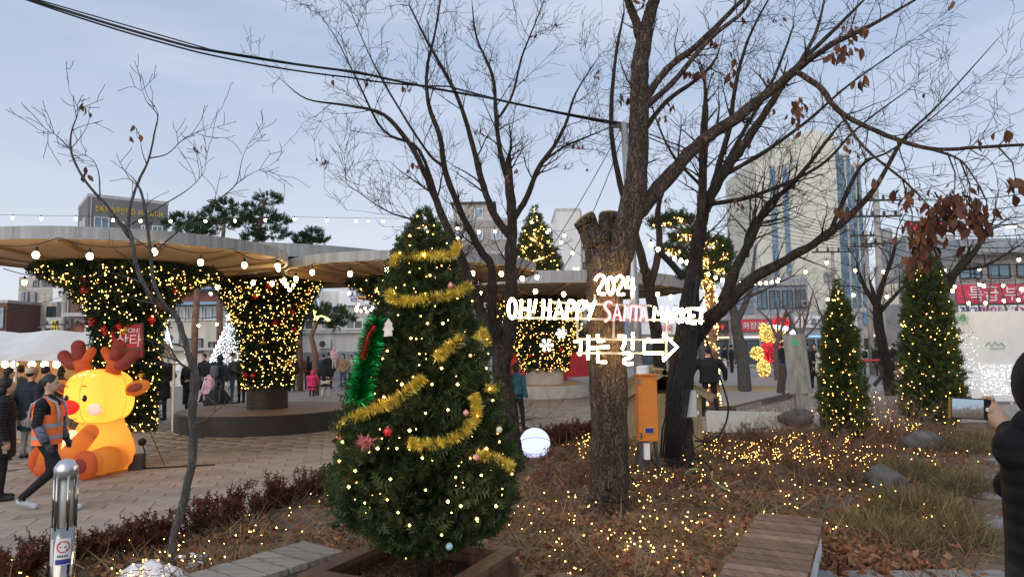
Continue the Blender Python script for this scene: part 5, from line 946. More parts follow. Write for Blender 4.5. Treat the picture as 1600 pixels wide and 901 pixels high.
# grass mounds on the right
C = [(1440, 800, .5, 2200), (1500, 840, .36, 1100), (1400, 850, .3, 700), (1480, 700, .6, 2200), (1420, 740, .45, 1500), (1510, 760, .4, 1400), (1530, 690, .45, 900), (1360, 830, .3, 800)]; PP = []; DD = []
for px, py, R_, k in C:
    q = G(px, py, .33); a = RNG.uniform(0, 2 * PI, k); rr = R_ * np.sqrt(RNG.uniform(0, 1, k)); x = q.x + rr * np.cos(a); y = q.y + rr * np.sin(a); dome = .16 * np.maximum(0, 1 - (rr / R_) ** 2); PP.append(np.column_stack([x, y, bed_z(x, y) + dome * RNG.uniform(.3, 1, k)])); DD.append(np.column_stack([np.cos(a) * rr / R_, np.sin(a) * rr / R_, np.full(k, .75)]) + RNG.normal(0, .4, (k, 3)))
PP = np.concatenate(PP); blades('dry_grass', 'mounds of yellowing grass beside the earth path', PP, np.concatenate(DD), RNG.uniform(.07, .22, len(PP)), [(.2, .14, .06), (.08, .085, .028), (.28, .2, .095), (.13, .09, .045), (.06, .065, .024), (.33, .24, .13), (.11, .10, .04)])
# low red-leaved shrubs along the edge of the plaza
M_shr = leafmat('red_shrub_leaf', [(.05, .018, .014), (.10, .032, .022), (.16, .055, .03), (.07, .03, .02), (.2, .08, .04)], .8, .2)
PP = []; DD = []; SS = []; tb = MB()
for i in range(420):
    x = random.uniform(-5.2, 2.4); yb = float(bedY(x)); y = yb - random.uniform(.1, .95) if x > -4.4 else random.uniform(4.4, yb - .1)
    if x < -2.2 and random.random() < .1: continue
    if not in_view(np.array(x), np.array(y)): continue
    h = random.uniform(.16, .38); z = bz(x, y)
    for k in range(6):
        d = Vector((random.gauss(0, .35), random.gauss(0, .35), 1)).normalized(); tip = Vector((x, y, z)) + d * h * random.uniform(.7, 1.1); tb.tube([(x, y, z - .02), Vector((x, y, z)).lerp(tip, .5) + Vector((random.gauss(0, .02), 0, 0)), tip], [.005, .004, .002], 3, cap=False)
        for j in range(9): t = random.uniform(.3, 1.0); PP.append(tuple(Vector((x, y, z)).lerp(tip, t))); DD.append((d.x + random.gauss(0, .6), d.y + random.gauss(0, .6), d.z * .8)); SS.append(random.uniform(.05, .11))
Vv, Ff = scatter(SPT2, SPF2, np.array(PP), frames(np.array(DD)), np.array(SS)); sh = tag(np_mesh('low_shrubs', Vv, Ff, M_shr), 'low shrubs with dark red winter leaves edging the plaza', 'shrubs', kind='stuff'); o = tb.build('stems', M_barkd, sh); o['kind'] = 'stuff'
# rusty knee-high twiggy shrubs through the middle of the bed
PP = []; DD = []; SS = []; tb = MB(); RR = random.Random(99)
for i in range(230):
    px, py = (RR.uniform(835, 1330), RR.uniform(676, 770)) if i < 170 else (RR.gauss(1340, 50), RR.gauss(700, 22)); q = G(px, py, .3); x, y = q.x, q.y
    if y > float(bedY(x)) - .15 or y > 14 or (abs(x - 1.1) < .45 and abs(y - 7.75) < .5) or (1.6 < x < 2.9 and 8.9 < y < 11.0): continue
    h = RR.uniform(.12, .32); z = bz(x, y); c0 = Vector((x, y, z))
    for k in range(7):
        d = Vector((RR.gauss(0, .5), RR.gauss(0, .5), 1)).normalized(); tip = c0 + d * h * RR.uniform(.7, 1.2); tb.tube([c0, c0.lerp(tip, .5) + Vector((RR.gauss(0, .03), RR.gauss(0, .03), 0)), tip], [.0045, .0035, .002], 3, cap=False)
        for j in range(4): t = RR.uniform(.35, 1.0); PP.append(tuple(c0.lerp(tip, t))); DD.append((d.x + RR.gauss(0, .7), d.y + RR.gauss(0, .7), d.z * .6)); SS.append(RR.uniform(.04, .085))
Vv, Ff = scatter(SPT2, SPF2, np.array(PP), frames(np.array(DD)), np.array(SS)); sh = tag(np_mesh('rusty_shrubs', Vv, Ff, leafmat('rusty_leaf', [(.14, .06, .03), (.22, .1, .045), (.1, .05, .03), (.28, .15, .07)], .85, .2)), 'low rusty-brown twiggy shrubs between the trunks and the lit conifers', 'shrubs', kind='stuff'); o = tb.build('stems', MATS['brown_twigs'], sh); o['kind'] = 'stuff'
# bushes behind the kerb and round the lit conifers, bare and twiggy
PP = []; DD = []; tb = MB()
for (px, py, n_, h) in ((1260, 690, 14, .5), (1300, 720, 12, .5), (1370, 690, 22, .9), (1400, 660, 16, .9), (1350, 650, 14, .8), (1230, 640, 10, .6), (1430, 690, 10, .7), (1200, 700, 8, .4)):
    q = G(px, py, .3)
    for k in range(n_ * 3):
        x = q.x + random.gauss(0, .3); y = q.y + random.gauss(0, .3); z = bz(x, y) if y < bedY(x) else 0; p0 = Vector((x, y, z)); tip = p0 + Vector((random.gauss(0, .25), random.gauss(0, .25), h * random.uniform(.6, 1.1))); md = p0.lerp(tip, .5) + Vector((random.gauss(0, .06), random.gauss(0, .06), 0)); tb.tube([p0, md, tip], [.007, .005, .002], 3, cap=False)
        for j in range(3): a = md.lerp(tip, random.random()); tb.tube([a, a + Vector((random.gauss(0, .12), random.gauss(0, .12), random.uniform(.05, .2)))], [.003, .0015], 3, cap=False)
tag(tb.build('bare_bushes', mat('bush_twigs', (.17, .11, .075), .95, .3, 4)), 'thin bare bushes around the lit conifers', 'bushes', kind='stuff')
# fairy lights lying over the bed
def cl(px, py, sx, sy, n): return [(random.gauss(px, sx), random.gauss(py, sy)) for _ in range(n)]
Q = []; sw = MB()
def bed_ok(x, y):
    if y > 15.0 or y < 3.7 or y > bedY(x) - .12: return False
    if abs(x + .6) < .75 and abs(y - 4.28) < .75: return False
    if abs((x - 1.3) * .888 - (y - 4.0) * .458) < .3 and y < 5.95: return False
    return not (abs((x + 2.35) * .807 - (y - 4.05) * .59) < .3 and y < 5.35)
STR = [((random.uniform(830, 1250), random.uniform(690, 890)), 16) for _ in range(16)] + [(c_, 20) for c_ in cl(1180, 705, 60, 20, 11)] + [(c_, 20) for c_ in cl(1325, 705, 40, 30, 14)] + [(c_, 16) for c_ in cl(1400, 668, 34, 16, 7)] + [(c_, 12) for c_ in cl(1230, 770, 30, 20, 4)] + [(c_, 14) for c_ in cl(880, 695, 40, 14, 5)] + [((x_, 885 - (x_ - 250) * .33 + random.gauss(0, 18)), 9) for x_ in [random.uniform(20, 520) for _ in range(13)]]
for (px, py), n_ in STR:
    q = G(px, py, .36); x, y = q.x, q.y; h = random.uniform(0, 2 * PI); pth = []
    for i in range(n_):
        h += random.gauss(0, .55); st_ = random.uniform(.07, .15); x += math.cos(h) * st_; y += math.sin(h) * st_
        if not bed_ok(x, y): h += PI * .7; continue
        p_ = Vector((x, y, bz(x, y) + random.uniform(.03, .2))); pth.append(p_); Q.append(tuple(p_ - Vector((0, 0, .008))))
    if len(pth) > 3: sw.tube(pth, .0025, 3, cap=False)
for _ in range(150):
    q = G(random.gauss(1355, 45), random.gauss(668, 16), .3)
    if q.y < float(bedY(q.x)) - .1 and q.y < 15: Q.append((q.x, q.y, bz(q.x, q.y) + random.uniform(.1, .75)))
fl = tag(lights_mesh('bed_fairy_lights', Q, .006, M_fairy, None), 'strands of warm fairy lights scattered over the fallen leaves of the bed', 'fairy lights', kind='stuff'); o = sw.build('wire', mat('green_wire_thin', (.02, .03, .02), .6, 0), fl); o['kind'] = 'stuff'
b = MB(); g_ = G(1165, 607, .16); b.lathe([(2.1, .0), (1.6, .1), (.6, .14), (.02, .15)], (g_.x, g_.y, .12), 40, sy=.8); tag(b.build('dry_grass_circle', mat('dry_turf', (.3, .22, .11), .95, .3, 20, .6, 60), smooth=True), 'round patch of dry straw-coloured turf on the boardwalk', 'grass patch')
# ================================================================ neon sign on the sawn-off trunk
YS = 7.42; root = thing('neon_sign', D(950, 500, YS), 'glowing neon sign reading 2024 OH! HAPPY SANTA MARKET with an arrow', 'neon sign')
def zp(x, y): return D(760 + .2442 * x, 400 + .2442 * y, YS)
def ell(cx, cy, rx_, ry_): return [(cx + rx_ * math.sin(t), cy - ry_ * math.cos(t)) for t in np.linspace(0, 2 * PI, 15)]
def smooth(p):
    if len(p) < 4: return p
    o_ = [p[0]]
    for a, b in zip(p[:-1], p[1:]): o_ += [(a[0] * .7 + b[0] * .3, a[1] * .7 + b[1] * .3), (a[0] * .3 + b[0] * .7, a[1] * .3 + b[1] * .7)]
    return o_ + [p[-1]]
NEON = [('digit', 'w', [[(698, 155), (712, 122), (748, 122), (756, 158), (700, 240), (760, 243)]]), ('digit', 'w', [ell(795, 188, 22, 54)]), ('digit', 'w', [[(828, 160), (840, 128), (872, 128), (880, 165), (826, 243), (884, 245)]]), ('digit', 'w', [[(908, 130), (893, 200), (952, 205)], [(937, 140), (936, 258)]]),
 ('letter', 'w', [ell(165, 335, 25, 62)]), ('letter', 'w', [[(226, 278), (216, 398)], [(276, 278), (270, 400)], [(221, 340), (273, 340)]]), ('letter', 'w', [[(318, 278), (300, 362)], [(294, 390), (292, 400)]]),
 ('letter', 'w', [[(366, 278), (360, 402)], [(408, 278), (402, 405)], [(362, 340), (405, 340)]]), ('letter', 'w', [[(436, 405), (464, 284), (498, 405)], [(448, 362), (488, 362)]]), ('letter', 'w', [[(512, 408), (520, 288), (556, 284), (568, 312), (550, 340), (517, 348)]]), ('letter', 'w', [[(578, 408), (586, 290), (622, 286), (634, 315), (616, 342), (582, 350)]]), ('letter', 'w', [[(634, 284), (662, 346)], [(697, 284), (650, 408)]]),
 ('letter', 'r', [[(803, 300), (778, 288), (756, 308), (764, 338), (790, 362), (792, 398), (758, 418)]]), ('letter', 'r', [[(812, 415), (836, 308), (862, 416)], [(820, 376), (854, 376)]]), ('letter', 'r', [[(880, 415), (886, 315), (920, 412), (926, 315)]]), ('letter', 'r', [[(932, 320), (986, 325)], [(959, 322), (955, 415)]]), ('letter', 'r', [[(982, 415), (1002, 325), (1026, 418)], [(988, 380), (1020, 380)]]),
 ('letter', 'w', [[(1070, 415), (1078, 325), (1100, 372), (1121, 322), (1127, 418)]]), ('letter', 'w', [[(1140, 420), (1158, 326), (1182, 422)], [(1147, 382), (1176, 382)]]), ('letter', 'w', [[(1192, 422), (1197, 332), (1226, 334), (1232, 358), (1198, 378), (1238, 426)]]), ('letter', 'w', [[(1252, 332), (1250, 426)], [(1288, 335), (1254, 380), (1292, 427)]]), ('letter', 'w', [[(1338, 336), (1302, 335), (1300, 428), (1340, 431)], [(1301, 380), (1332, 382)]]), ('letter', 'w', [[(1348, 338), (1404, 342)], [(1376, 340), (1371, 434)]]),
 ('syllable', 'w', [[(562, 545), (604, 546), (604, 590), (594, 636)], [(652, 505), (650, 660)], [(651, 586), (684, 588)]]), ('syllable', 'w', [[(712, 500), (714, 545), (755, 540)], [(686, 586), (786, 580)], [(714, 606), (712, 676), (768, 678)]]), ('syllable', 'w', [[(842, 512), (886, 510), (884, 560), (868, 596)], [(938, 487), (937, 600)], [(872, 622), (930, 617), (930, 648), (880, 656), (880, 690), (938, 687)]]),
 ('arrow', 'w', [[(1010, 546), (1130, 546), (1130, 498), (1221, 580), (1130, 667), (1130, 620), (1010, 620), (1010, 546)]])]
GW = glow('neon_white', (1, .7, .32), 42); GR = glow('neon_red', (1, .06, .09), 4.0); GRc = glow('neon_red_core', (1, .5, .5), 3.0); M_acr = mat('acrylic_back', (.75, .72, .66), .4, .05, 4)
for nm, cl_, strokes in NEON:
    b = MB(); c = MB(); k = MB()
    for s in strokes:
        s2 = smooth(s) if (len(s) > 5 and nm != 'arrow') else s; P = [zp(*q) for q in s2]; b.tube(P, .0148, 8); k.tube([p + Vector((0, .02, 0)) for p in P], .015, 6)
        if cl_ == 'r': c.tube([p + Vector((0, -.012, 0)) for p in P], .0085, 6)
    o = b.build(nm, GW if cl_ == 'w' else GR, root, smooth=True); kk = k.build('backing', M_acr, root)
    if cl_ == 'r': cc_ = c.build('tube_core', GRc, root, smooth=True)
M_alu = mat('aluminium', (.3, .29, .27), .4, .08, 4, metal=.6)
for a, b_ in (((690, 305), (1062, 316)), ((150, 392), (1400, 412)), ((400, 292), (690, 305)), ((580, 530), (1160, 535)), ((580, 620), (1160, 622)), ((585, 400), (584, 530)), ((820, 402), (815, 532)), ((1158, 420), (1155, 622)), ((697, 245), (694, 310)), ((940, 250), (925, 312))):
    b = MB(); b.bar(zp(*a) + Vector((0, .045, 0)), zp(*b_) + Vector((0, .045, 0)), .022, .022); b.build('frame_bar', M_alu, root)
b = MB()
for q in ((800, 402), (800, 620)): b.bar(zp(*q) + Vector((0, .05, 0)), zp(*q) + Vector((0, .32, 0)), .03, .03)
b.build('bracket', M_alu, root)
# ================================================================ pole, cables, electric boxes
YP = 9.75; pt = D(975, 192, YP); pb = Vector((D(1003, 560, YP).x, YP, .3)); root = thing('steel_pole', pb, 'tall steel cable pole standing behind the neon sign', 'pole'); b = MB(); b.tube([pb, pb.lerp(pt, .5), pt], [.075, .062, .05], 16); b.build('shaft', mat('galvanised', (.42, .42, .41), .4, .15, 4, metal=.7), root, smooth=True)
b = MB(); b.bar(pt + Vector((-.18, 0, -.04)), pt + Vector((.2, 0, -.04)), .05, .06); b.build('cross_arm', M_dark, root); b = MB(); b.lathe([(.1, 0), (.1, .2), (.08, .22)], D(1003, 590, YP) - Vector((0, 0, .05)), 16); b.build('collar', M_white, root)
def cable(label, pts, r, sag=0.0, m_=M_wire, name='overhead_cable', n=14, cat='cable'):
    P = []
    for a, b_ in zip(pts[:-1], pts[1:]):
        for i in range(n): t = i / n; P.append(Vector(a).lerp(Vector(b_), t) - Vector((0, 0, sag * 4 * t * (1 - t))))
    P.append(Vector(pts[-1])); b = MB(); b.tube(P, r, 6); return tag(b.build(name, m_, smooth=True), label, cat)
cable('thick black overhead cable bundle sagging from the upper left to the steel pole', [D(20, -10, 8.2), D(300, 74, 8.6), D(560, 113, 9.0), D(760, 152, 9.4), D(975, 193, YP)], .016, .02); cable('black overhead cable twisted just under the thick bundle', [D(25, -6, 8.2), D(310, 82, 8.6), D(545, 121, 9.0), D(700, 135, 9.4), D(975, 197, YP)], .011, .03); cable('thin overhead cable below the thick bundle', [D(18, -12, 8.2), D(330, 78, 8.6), D(600, 122, 9.1), D(975, 195, YP)], .008, .0)
for k, (lab, a, b_, r) in enumerate((('guy wire running down left from the steel pole', D(968, 205, YP), D(800, 470, 13), .006), ('second guy wire running down left from the steel pole', D(978, 200, YP), D(880, 420, 12), .006), ('service wire from the steel pole towards the cream tower', D(985, 198, YP), D(1372, 330, 30), .009), ('lower service wire from the steel pole to the concrete utility pole', D(985, 203, YP), D(1372, 345, 30), .009))): cable(lab, [a, b_], r, .15)
# black conduit bundle beside the fan-limbed tree
root = thing('cable_bundle', D(1062, 690, 9.85), 'bundle of black cables running down the dark trunk behind the orange box', 'cables')
for k in range(9):
    o_ = (k - 4) * 2.2; b = MB(); b.tube([D(1086 + o_ * .5, 440, 9.98), D(1084 + o_, 500, 9.94), D(1074 + o_ * 1.2, 560, 9.9), D(1062 + o_ * 1.6, 620, 9.86), D(1052 + o_ * 1.9, 670, 9.84), D(1046 + o_ * 1.6, 715, 9.8)], .013, 6); b.build('cable', M_wire, root, smooth=True)
for seq, r in (([(1086, 480), (1112, 555), (1132, 610), (1138, 640), (1130, 670), (1112, 688), (1085, 688)], .013), ([(1030, 392), (1048, 410), (1068, 434)], .05), ([(1092, 430), (1086, 470), (1082, 520)], .03), ([(1082, 655), (1085, 680), (1100, 690), (1085, 700)], .009), ([(1040, 715), (1060, 722), (1090, 716), (1110, 730), (1108, 745)], .012), ([(1015, 715), (1035, 735), (1065, 738), (1100, 750)], .012)):
    P = []; Q = [D(x, y_, 9.8 if y_ < 712 else 9.6) for x, y_ in seq]
    for q in Q: q.z = max(q.z, .32)
    for i in range(len(Q) - 1):
        p0, p1, p2, p3 = Q[max(i - 1, 0)], Q[i], Q[i + 1], Q[min(i + 2, len(Q) - 1)]
        for j in range(6): t = j / 6; P.append(.5 * ((2 * p1) + (p2 - p0) * t + (2 * p0 - 5 * p1 + 4 * p2 - p3) * t * t + (3 * p1 - p0 - 3 * p2 + p3) * t ** 3))
    P.append(Q[-1]); b = MB(); b.tube(P, r, 7); b.build('cable', M_wire, root, smooth=True)
for lab, seq in (('yellow-green earth wire curling out of the leaves', [(1070, 752), (1070, 740), (1078, 733), (1094, 732)]), ('pale green wire snaking over the leaves', [(1113, 736), (1112, 748), (1124, 758), (1140, 766)])):
    Q = [G(x, y_, .37) for x, y_ in seq]; b = MB(); b.tube(Q, .012, 6); tag(b.build('ground_wire', mat('green_wire', (.28, .38, .16), .5, .1, 5)), lab, 'wire')
YB = 9.55; a = D(996, 587, YB); c = D(1029, 689, YB); root = thing('electric_cabinet', ((a.x + c.x) / 2, YB, .3), 'orange steel electric cabinet on thin legs beside the sawn-off trunk', 'electric cabinet'); M_or = mat('orange_paint', (.55, .17, .025), .45, .1, 4)
w, h = c.x - a.x, a.z - c.z; cx, cz = (a.x + c.x) / 2, (a.z + c.z) / 2; b = MB(); b.box((cx, YB + .11, cz), (w, .22, h)); b.build('cabinet', M_or, root); b = MB(); b.box((cx, YB - .006, cz), (w - .012, .012, h - .02)); b.build('door', mat('orange_door', (.58, .19, .03), .42, .1, 4), root)
b = MB(); b.box((cx, YB + .1, cz + h / 2 + .012), (w + .03, .27, .02)); b.build('top_plate', M_or, root)
for dz in (.36, -.36): b = MB(); b.box((a.x + .02, YB - .016, cz + dz), (.035, .02, .08)); b.build('hinge', M_steel, root)
b = MB(); b.box((cx + .005, YB - .018, cz - .29), (.13, .02, .085)); b.build('label_frame', mat('label_tan', (.5, .36, .2), .5, 0), root); b = MB(); b.box((cx + .005, YB - .028, cz - .29), (.11, .008, .065)); b.build('blue_plate', mat('blue_plate', (.03, .03, .22), .4, 0), root)
for sx in (-1, 1):
    for sy in (.03, .19): b = MB(); b.bar((cx + sx * (w / 2 - .03), YB + sy, cz - h / 2), (cx + sx * (w / 2 + .03), YB + sy, .26), .022, .022); b.build('leg', M_dark, root)
b = MB(); b.box((cx - .02, YB + .08, .62), (.075, .09, .22)); b.build('junction_box', M_white, root)
YM = 9.93; a = D(1066, 610, YM); c = D(1091, 652, YM); root = thing('meter_box', ((a.x + c.x) / 2, YM, c.z), 'grey plastic meter box strapped to the dark trunk', 'meter box'); b = MB(); cx, cz = (a.x + c.x) / 2, (a.z + c.z) / 2; b.box((cx, YM + .07, cz), (c.x - a.x, .14, a.z - c.z), rz=-.25); b.build('case', mat('grey_plastic', (.36, .37, .38), .5, .08, 5), root); b = MB(); b.box((cx - .01, YM - .012, cz), (c.x - a.x - .03, .03, a.z - c.z - .03), rz=-.25); b.build('lid', mat('lid_plastic', (.42, .43, .44), .45, .08, 5), root)
for dz in (-.12, .12): b = MB(); b.box((cx + .1, YM - .025, cz + dz), (.02, .03, .05), rz=-.25); b.build('latch', M_white, root)
b = MB(); b.tube([(cx - .3, YM + .1, cz + .05), (cx, YM + .16, cz + .05)], .02, 6); b.build('strap', M_black, root)
# straw hut
hp = Vector((D(1037, 650, 11.5).x, 11.6, .25)); root = thing('straw_hut', hp, 'small thatched straw-mat booth behind the orange cabinet', 'hut'); M_mat = stripe_mat('straw_mat', (.3, .22, .12), (.15, .1, .05), .06, 0, .9)
b = MB(); b.box(hp + Vector((0, .3, .5)), (1.22, .9, 1.0)); b.build('wall', M_mat, root)
for s in (-1, 1): b = MB(); M_ = Matrix.Rotation(s * .52, 3, 'Y'); b.box(hp + Vector((s * .37, .3, 1.14)), (.92, 1.15, .09), M=M_); b.build('roof_slope', mat('thatch', (.36, .27, .15), .95, .4, 14, .8, 50), root)
PP = np.array([(hp.x + s * random.uniform(0, .75), hp.y + .3 + random.uniform(-.6, .6), 0) for s in (-1, 1) for _ in range(900)]); PP[:, 2] = hp.z + 1.4 - np.abs(PP[:, 0] - hp.x) * .57; DD = np.column_stack([np.sign(PP[:, 0] - hp.x), RNG.normal(0, .3, len(PP)), np.full(len(PP), -.5)]) + RNG.normal(0, .15, (len(PP), 3)); Vv, Ff = scatter(BLT * [2, 1, .3], BLF, PP, frames(DD), RNG.uniform(.12, .24, len(PP))); np_mesh('thatch_straw', Vv, Ff, leafmat('thatch_blades', [(.3, .22, .11), (.4, .31, .17), (.22, .16, .08)]), root)['kind'] = 'stuff'
# ================================================================ utility poles, street lamps, far wires
def upole(label, px, ytop, Yd, arms, r=.15):
    tp = D(px, ytop, Yd); root = thing('utility_pole', (tp.x, Yd, 0), label, 'utility pole'); b = MB(); b.tube([(tp.x, Yd, 0), tp], [r, r * .65], 12); b.build('shaft', mat('pole_concrete', (.34, .31, .28), .85, .2, 2), root, smooth=True)
    for dz, w in arms:
        b = MB(); b.bar(tp + Vector((-w / 2, -.12, -dz)), tp + Vector((w / 2, -.12, -dz)), .08, .08); o = b.build('cross_arm', M_dark, root)
        for k in range(4): b = MB(); b.lathe([(.05, 0), (.07, .06), (.04, .12), (.06, .18)], tp + Vector((-w / 2 + w * (k + .5) / 4, -.12, -dz + .04)), 8); b.build('insulator', M_dark, root)
    return root, tp
r1, t1 = upole('concrete utility pole with transformers behind the queue', 1368, 296, 30, ((.5, 2.0), (1.2, 2.0), (2.4, 1.6)), .19)
for dx, dz in ((.35, -2.3), (.35, -3.9)): b = MB(); b.lathe([(.2, 0), (.22, .05), (.22, .5), (.15, .58)], t1 + Vector((dx, -.05, dz)), 14); b.build('transformer', mat('grey_tank', (.3, .31, .31), .5, .1, 3), r1)
b = MB(); b.box(t1 + Vector((.3, -.2, -4.6)), (.5, .3, .9)); b.build('switch_box', mat('beige_box', (.5, .47, .4), .6, .1, 3), r1)
r2, t2 = upole('slim utility pole with transformer in front of the cream tower', 1300, 385, 36, ((.3, 2.2),), .11); b = MB(); b.lathe([(.2, 0), (.22, .05), (.22, .5), (.15, .58)], t2 + Vector((-.3, -.05, -1.9)), 14); b.build('transformer', MATS['grey_tank'], r2)
r3, t3 = upole('second concrete pole close to the tower corner', 1352, 360, 38, ((.3, 1.8), (.9, 1.8)), .16); r4, t4 = upole('concrete utility pole beside the brown brick building', 102, 424, 42, ((.4, 1.8), (3.2, 2.4)), .17)
for k in range(9):
    z = -.3 - .28 * k; sgn = ('upper', 'second', 'third', 'fourth', 'fifth', 'sixth', 'seventh', 'eighth', 'lowest')[k]
    cable('%s wire from the concrete utility pole towards the market hall' % sgn, [t1 + Vector((random.uniform(-.6, .6), -.1, z)), D(1660, 290 + 17 * k, 24 + k % 3)], .017, .35 + .1 * (k % 3)); cable('%s wire from the concrete utility pole to the pole by the tower' % sgn, [t1 + Vector((random.uniform(-.6, .6), 0, z)), t3 + Vector((-.4 + .1 * k, 0, -.1 - .12 * k)), D(1150, 290 + 9 * k, 48)], .016, .3)
cable('wire strung behind the market tent', [t4 + Vector((0, 0, -1.5)), D(-30, 492, 40)], .014, .1); cable('wire strung before the cream building', [t4 + Vector((0, 0, -1.3)), D(260, 496, 36), D(420, 478, 32)], .02, .25)
def slamp(label, px, py, bx, Yd):
    p = D(px, py, Yd); q = D(bx, py + 4, Yd); root = thing('street_lamp', (q.x, Yd, 0), label, 'street lamp'); b = MB(); b.tube([(q.x, Yd, 0), (q.x, Yd, q.z - .15), (q.x * .6 + p.x * .4, Yd, q.z + .05), (p.x, Yd, p.z + .06)], [.06, .05, .04, .035], 8); b.build('post', mat('lamp_post_tan', (.35, .29, .2), .6, .1, 3), root, smooth=True); b = MB(); b.box(p, (.5, .24, .1)); b.build('head', M_conc, root); b = MB(); b.box(p - Vector((0, 0, .07)), (.42, .2, .05)); b.build('lens', glow('street_lamp_glow', (1, .95, .6), 14), root)
slamp('lit street lamp by the low red brick house', 132, 477, 152, 38); slamp('lit street lamp above the market hall roof', 1580, 352, 1604, 33)
# ================================================================ market tent
root = thing('market_tent', (-11.2, 16.6, 0), 'long white market tent behind the reindeer and the crowd', 'market tent'); M_tent = mat('tent_canvas', (.62, .62, .63), .7, .06, 2, .2, 8)
x0, x1, y0, y1 = -15.5, D(242, 540, 16.6).x, 15.6, 17.6; ze, zr = D(100, 563, 15.6).z, D(100, 517, 16.6).z; b = MB(); k = 24
for i in range(k):
    xa, xb = x0 + (x1 - x0) * i / k, x0 + (x1 - x0) * (i + 1) / k; sa, sb = .035 * math.sin(i * 1.3), .035 * math.sin((i + 1) * 1.3); ym = 16.6
    b.add([(xa, y0, ze + .16), (xb, y0, ze + .16), (xb, (y0 + ym) / 2, (ze + zr) / 2 + .06 + sb), (xa, (y0 + ym) / 2, (ze + zr) / 2 + .06 + sa), (xb, ym, zr + sb), (xa, ym, zr + sa), (xb, y1, ze + .16), (xa, y1, ze + .16), (xa, y0 + .02 * math.sin(i * 2), ze + .02 * math.sin(i * 3)), (xb, y0 + .02 * math.sin((i + 1) * 2), ze + .02 * math.sin((i + 1) * 3))], [(0, 1, 2, 3), (3, 2, 4, 5), (5, 4, 6, 7), (8, 9, 1, 0)])
b.add([(x1, y0, ze), (x1, y1, ze), (x1, 16.6, zr)], [(0, 1, 2)]); b.build('canvas_roof', M_tent, root)
for xx in (x0, x0 + 3.2, x1 - 2.6, x1):
    for yy in (y0 + .03, y1 - .03): b = MB(); b.bar((xx, yy, 0), (xx, yy, ze + .14), .045, .045); b.build('post', M_white, root)
b = MB(); b.box(((x0 + x1) / 2 - .8, y1 - .2, .9), (x1 - x0 - 1.6, .06, 1.8)); b.build('back_panel', mat('stall_back', (.18, .12, .08), .8, .3, 2), root)
b = MB(); b.box(((x0 + x1) / 2 - .9, 17.0, .45), (x1 - x0 - 2.2, .6, .9)); b.build('counter', mat('counter_cloth', (.3, .28, .26), .8, .2, 2), root)
for k in range(7):
    p = D((8, 22, 50, 70, 88, 130, 165)[k], 569, 16.6); q = thing('stall_lamp', p, ('warm lamp hung inside the market tent at its far left', 'warm lamp inside the tent above the stall counter', 'warm tent lamp above the beige hat', 'warm tent lamp left of the reindeer antlers', 'warm tent lamp just behind the reindeer', 'warm tent lamp behind the reindeer antlers', 'warm tent lamp beside the garlanded column')[k], 'lamp'); b = MB(); b.blob(p, .075, 10, 8); b.build('bulb', M_bulb, q, smooth=True); b = MB(); b.tube([p + Vector((0, 0, .05)), p + Vector((0, 0, .3))], .012, 5); b.build('cord', M_wire, q)
for k in range(26): xx = random.uniform(x0 + 3, x1 - 2.2); h = random.uniform(.15, .4); b = MB(); b.lathe([(.07, 0), (.07, h * .7), (.03, h * .85), (.03, h)], (xx, 17.0 + random.uniform(-.2, .2), .9), 8); tag(b.build('stall_jar', mat('jar_%d' % (k % 4), ((.4, .25, .1), (.5, .45, .35), (.3, .08, .06), (.25, .3, .2))[k % 4], .3, .1, 5)), 'small jar of goods standing on the market tent counter', 'jar', 'jars on the market tent counter')
# red poster board on the garlanded column
p = D(199, 533, 12.4); root = thing('poster_board', p, 'red poster board on the garlanded column above the reindeer', 'poster'); M3 = Matrix.Rotation(-.05, 3, 'Y'); w, h = .56, .6; b = MB(); b.box(p, (w, .03, h), M=M3); b.build('board', mat('poster_red', (.42, .02, .03), .5, .15, 6), root); b = MB()
for (cx, cz, dx, dz) in ((0, h / 2, w + .02, .02), (0, -h / 2, w + .02, .02), (-w / 2, 0, .02, h - .02), (w / 2, 0, .02, h - .02)): b.box(p + M3 @ Vector((cx, -.004, cz)), (dx, .04, dz), M=M3)
b.build('frame', M_dark, root)
for body, dx, dz, sz, m_ in (('오', -.17, .13, .17, M_black), ('아!', -.06, .14, .12, M_white), ('OH!', .12, .15, .12, M_white), ('산타', .03, -.07, .25, M_white), ('마켓', .08, -.24, .17, mat('poster_green', (.03, .16, .06), .5, 0))): text('poster_lettering', body, m_, root, p + Vector((dx, -.022, dz)), sz, depth=.004, rot=(PI / 2, -.05 * -1, 0))
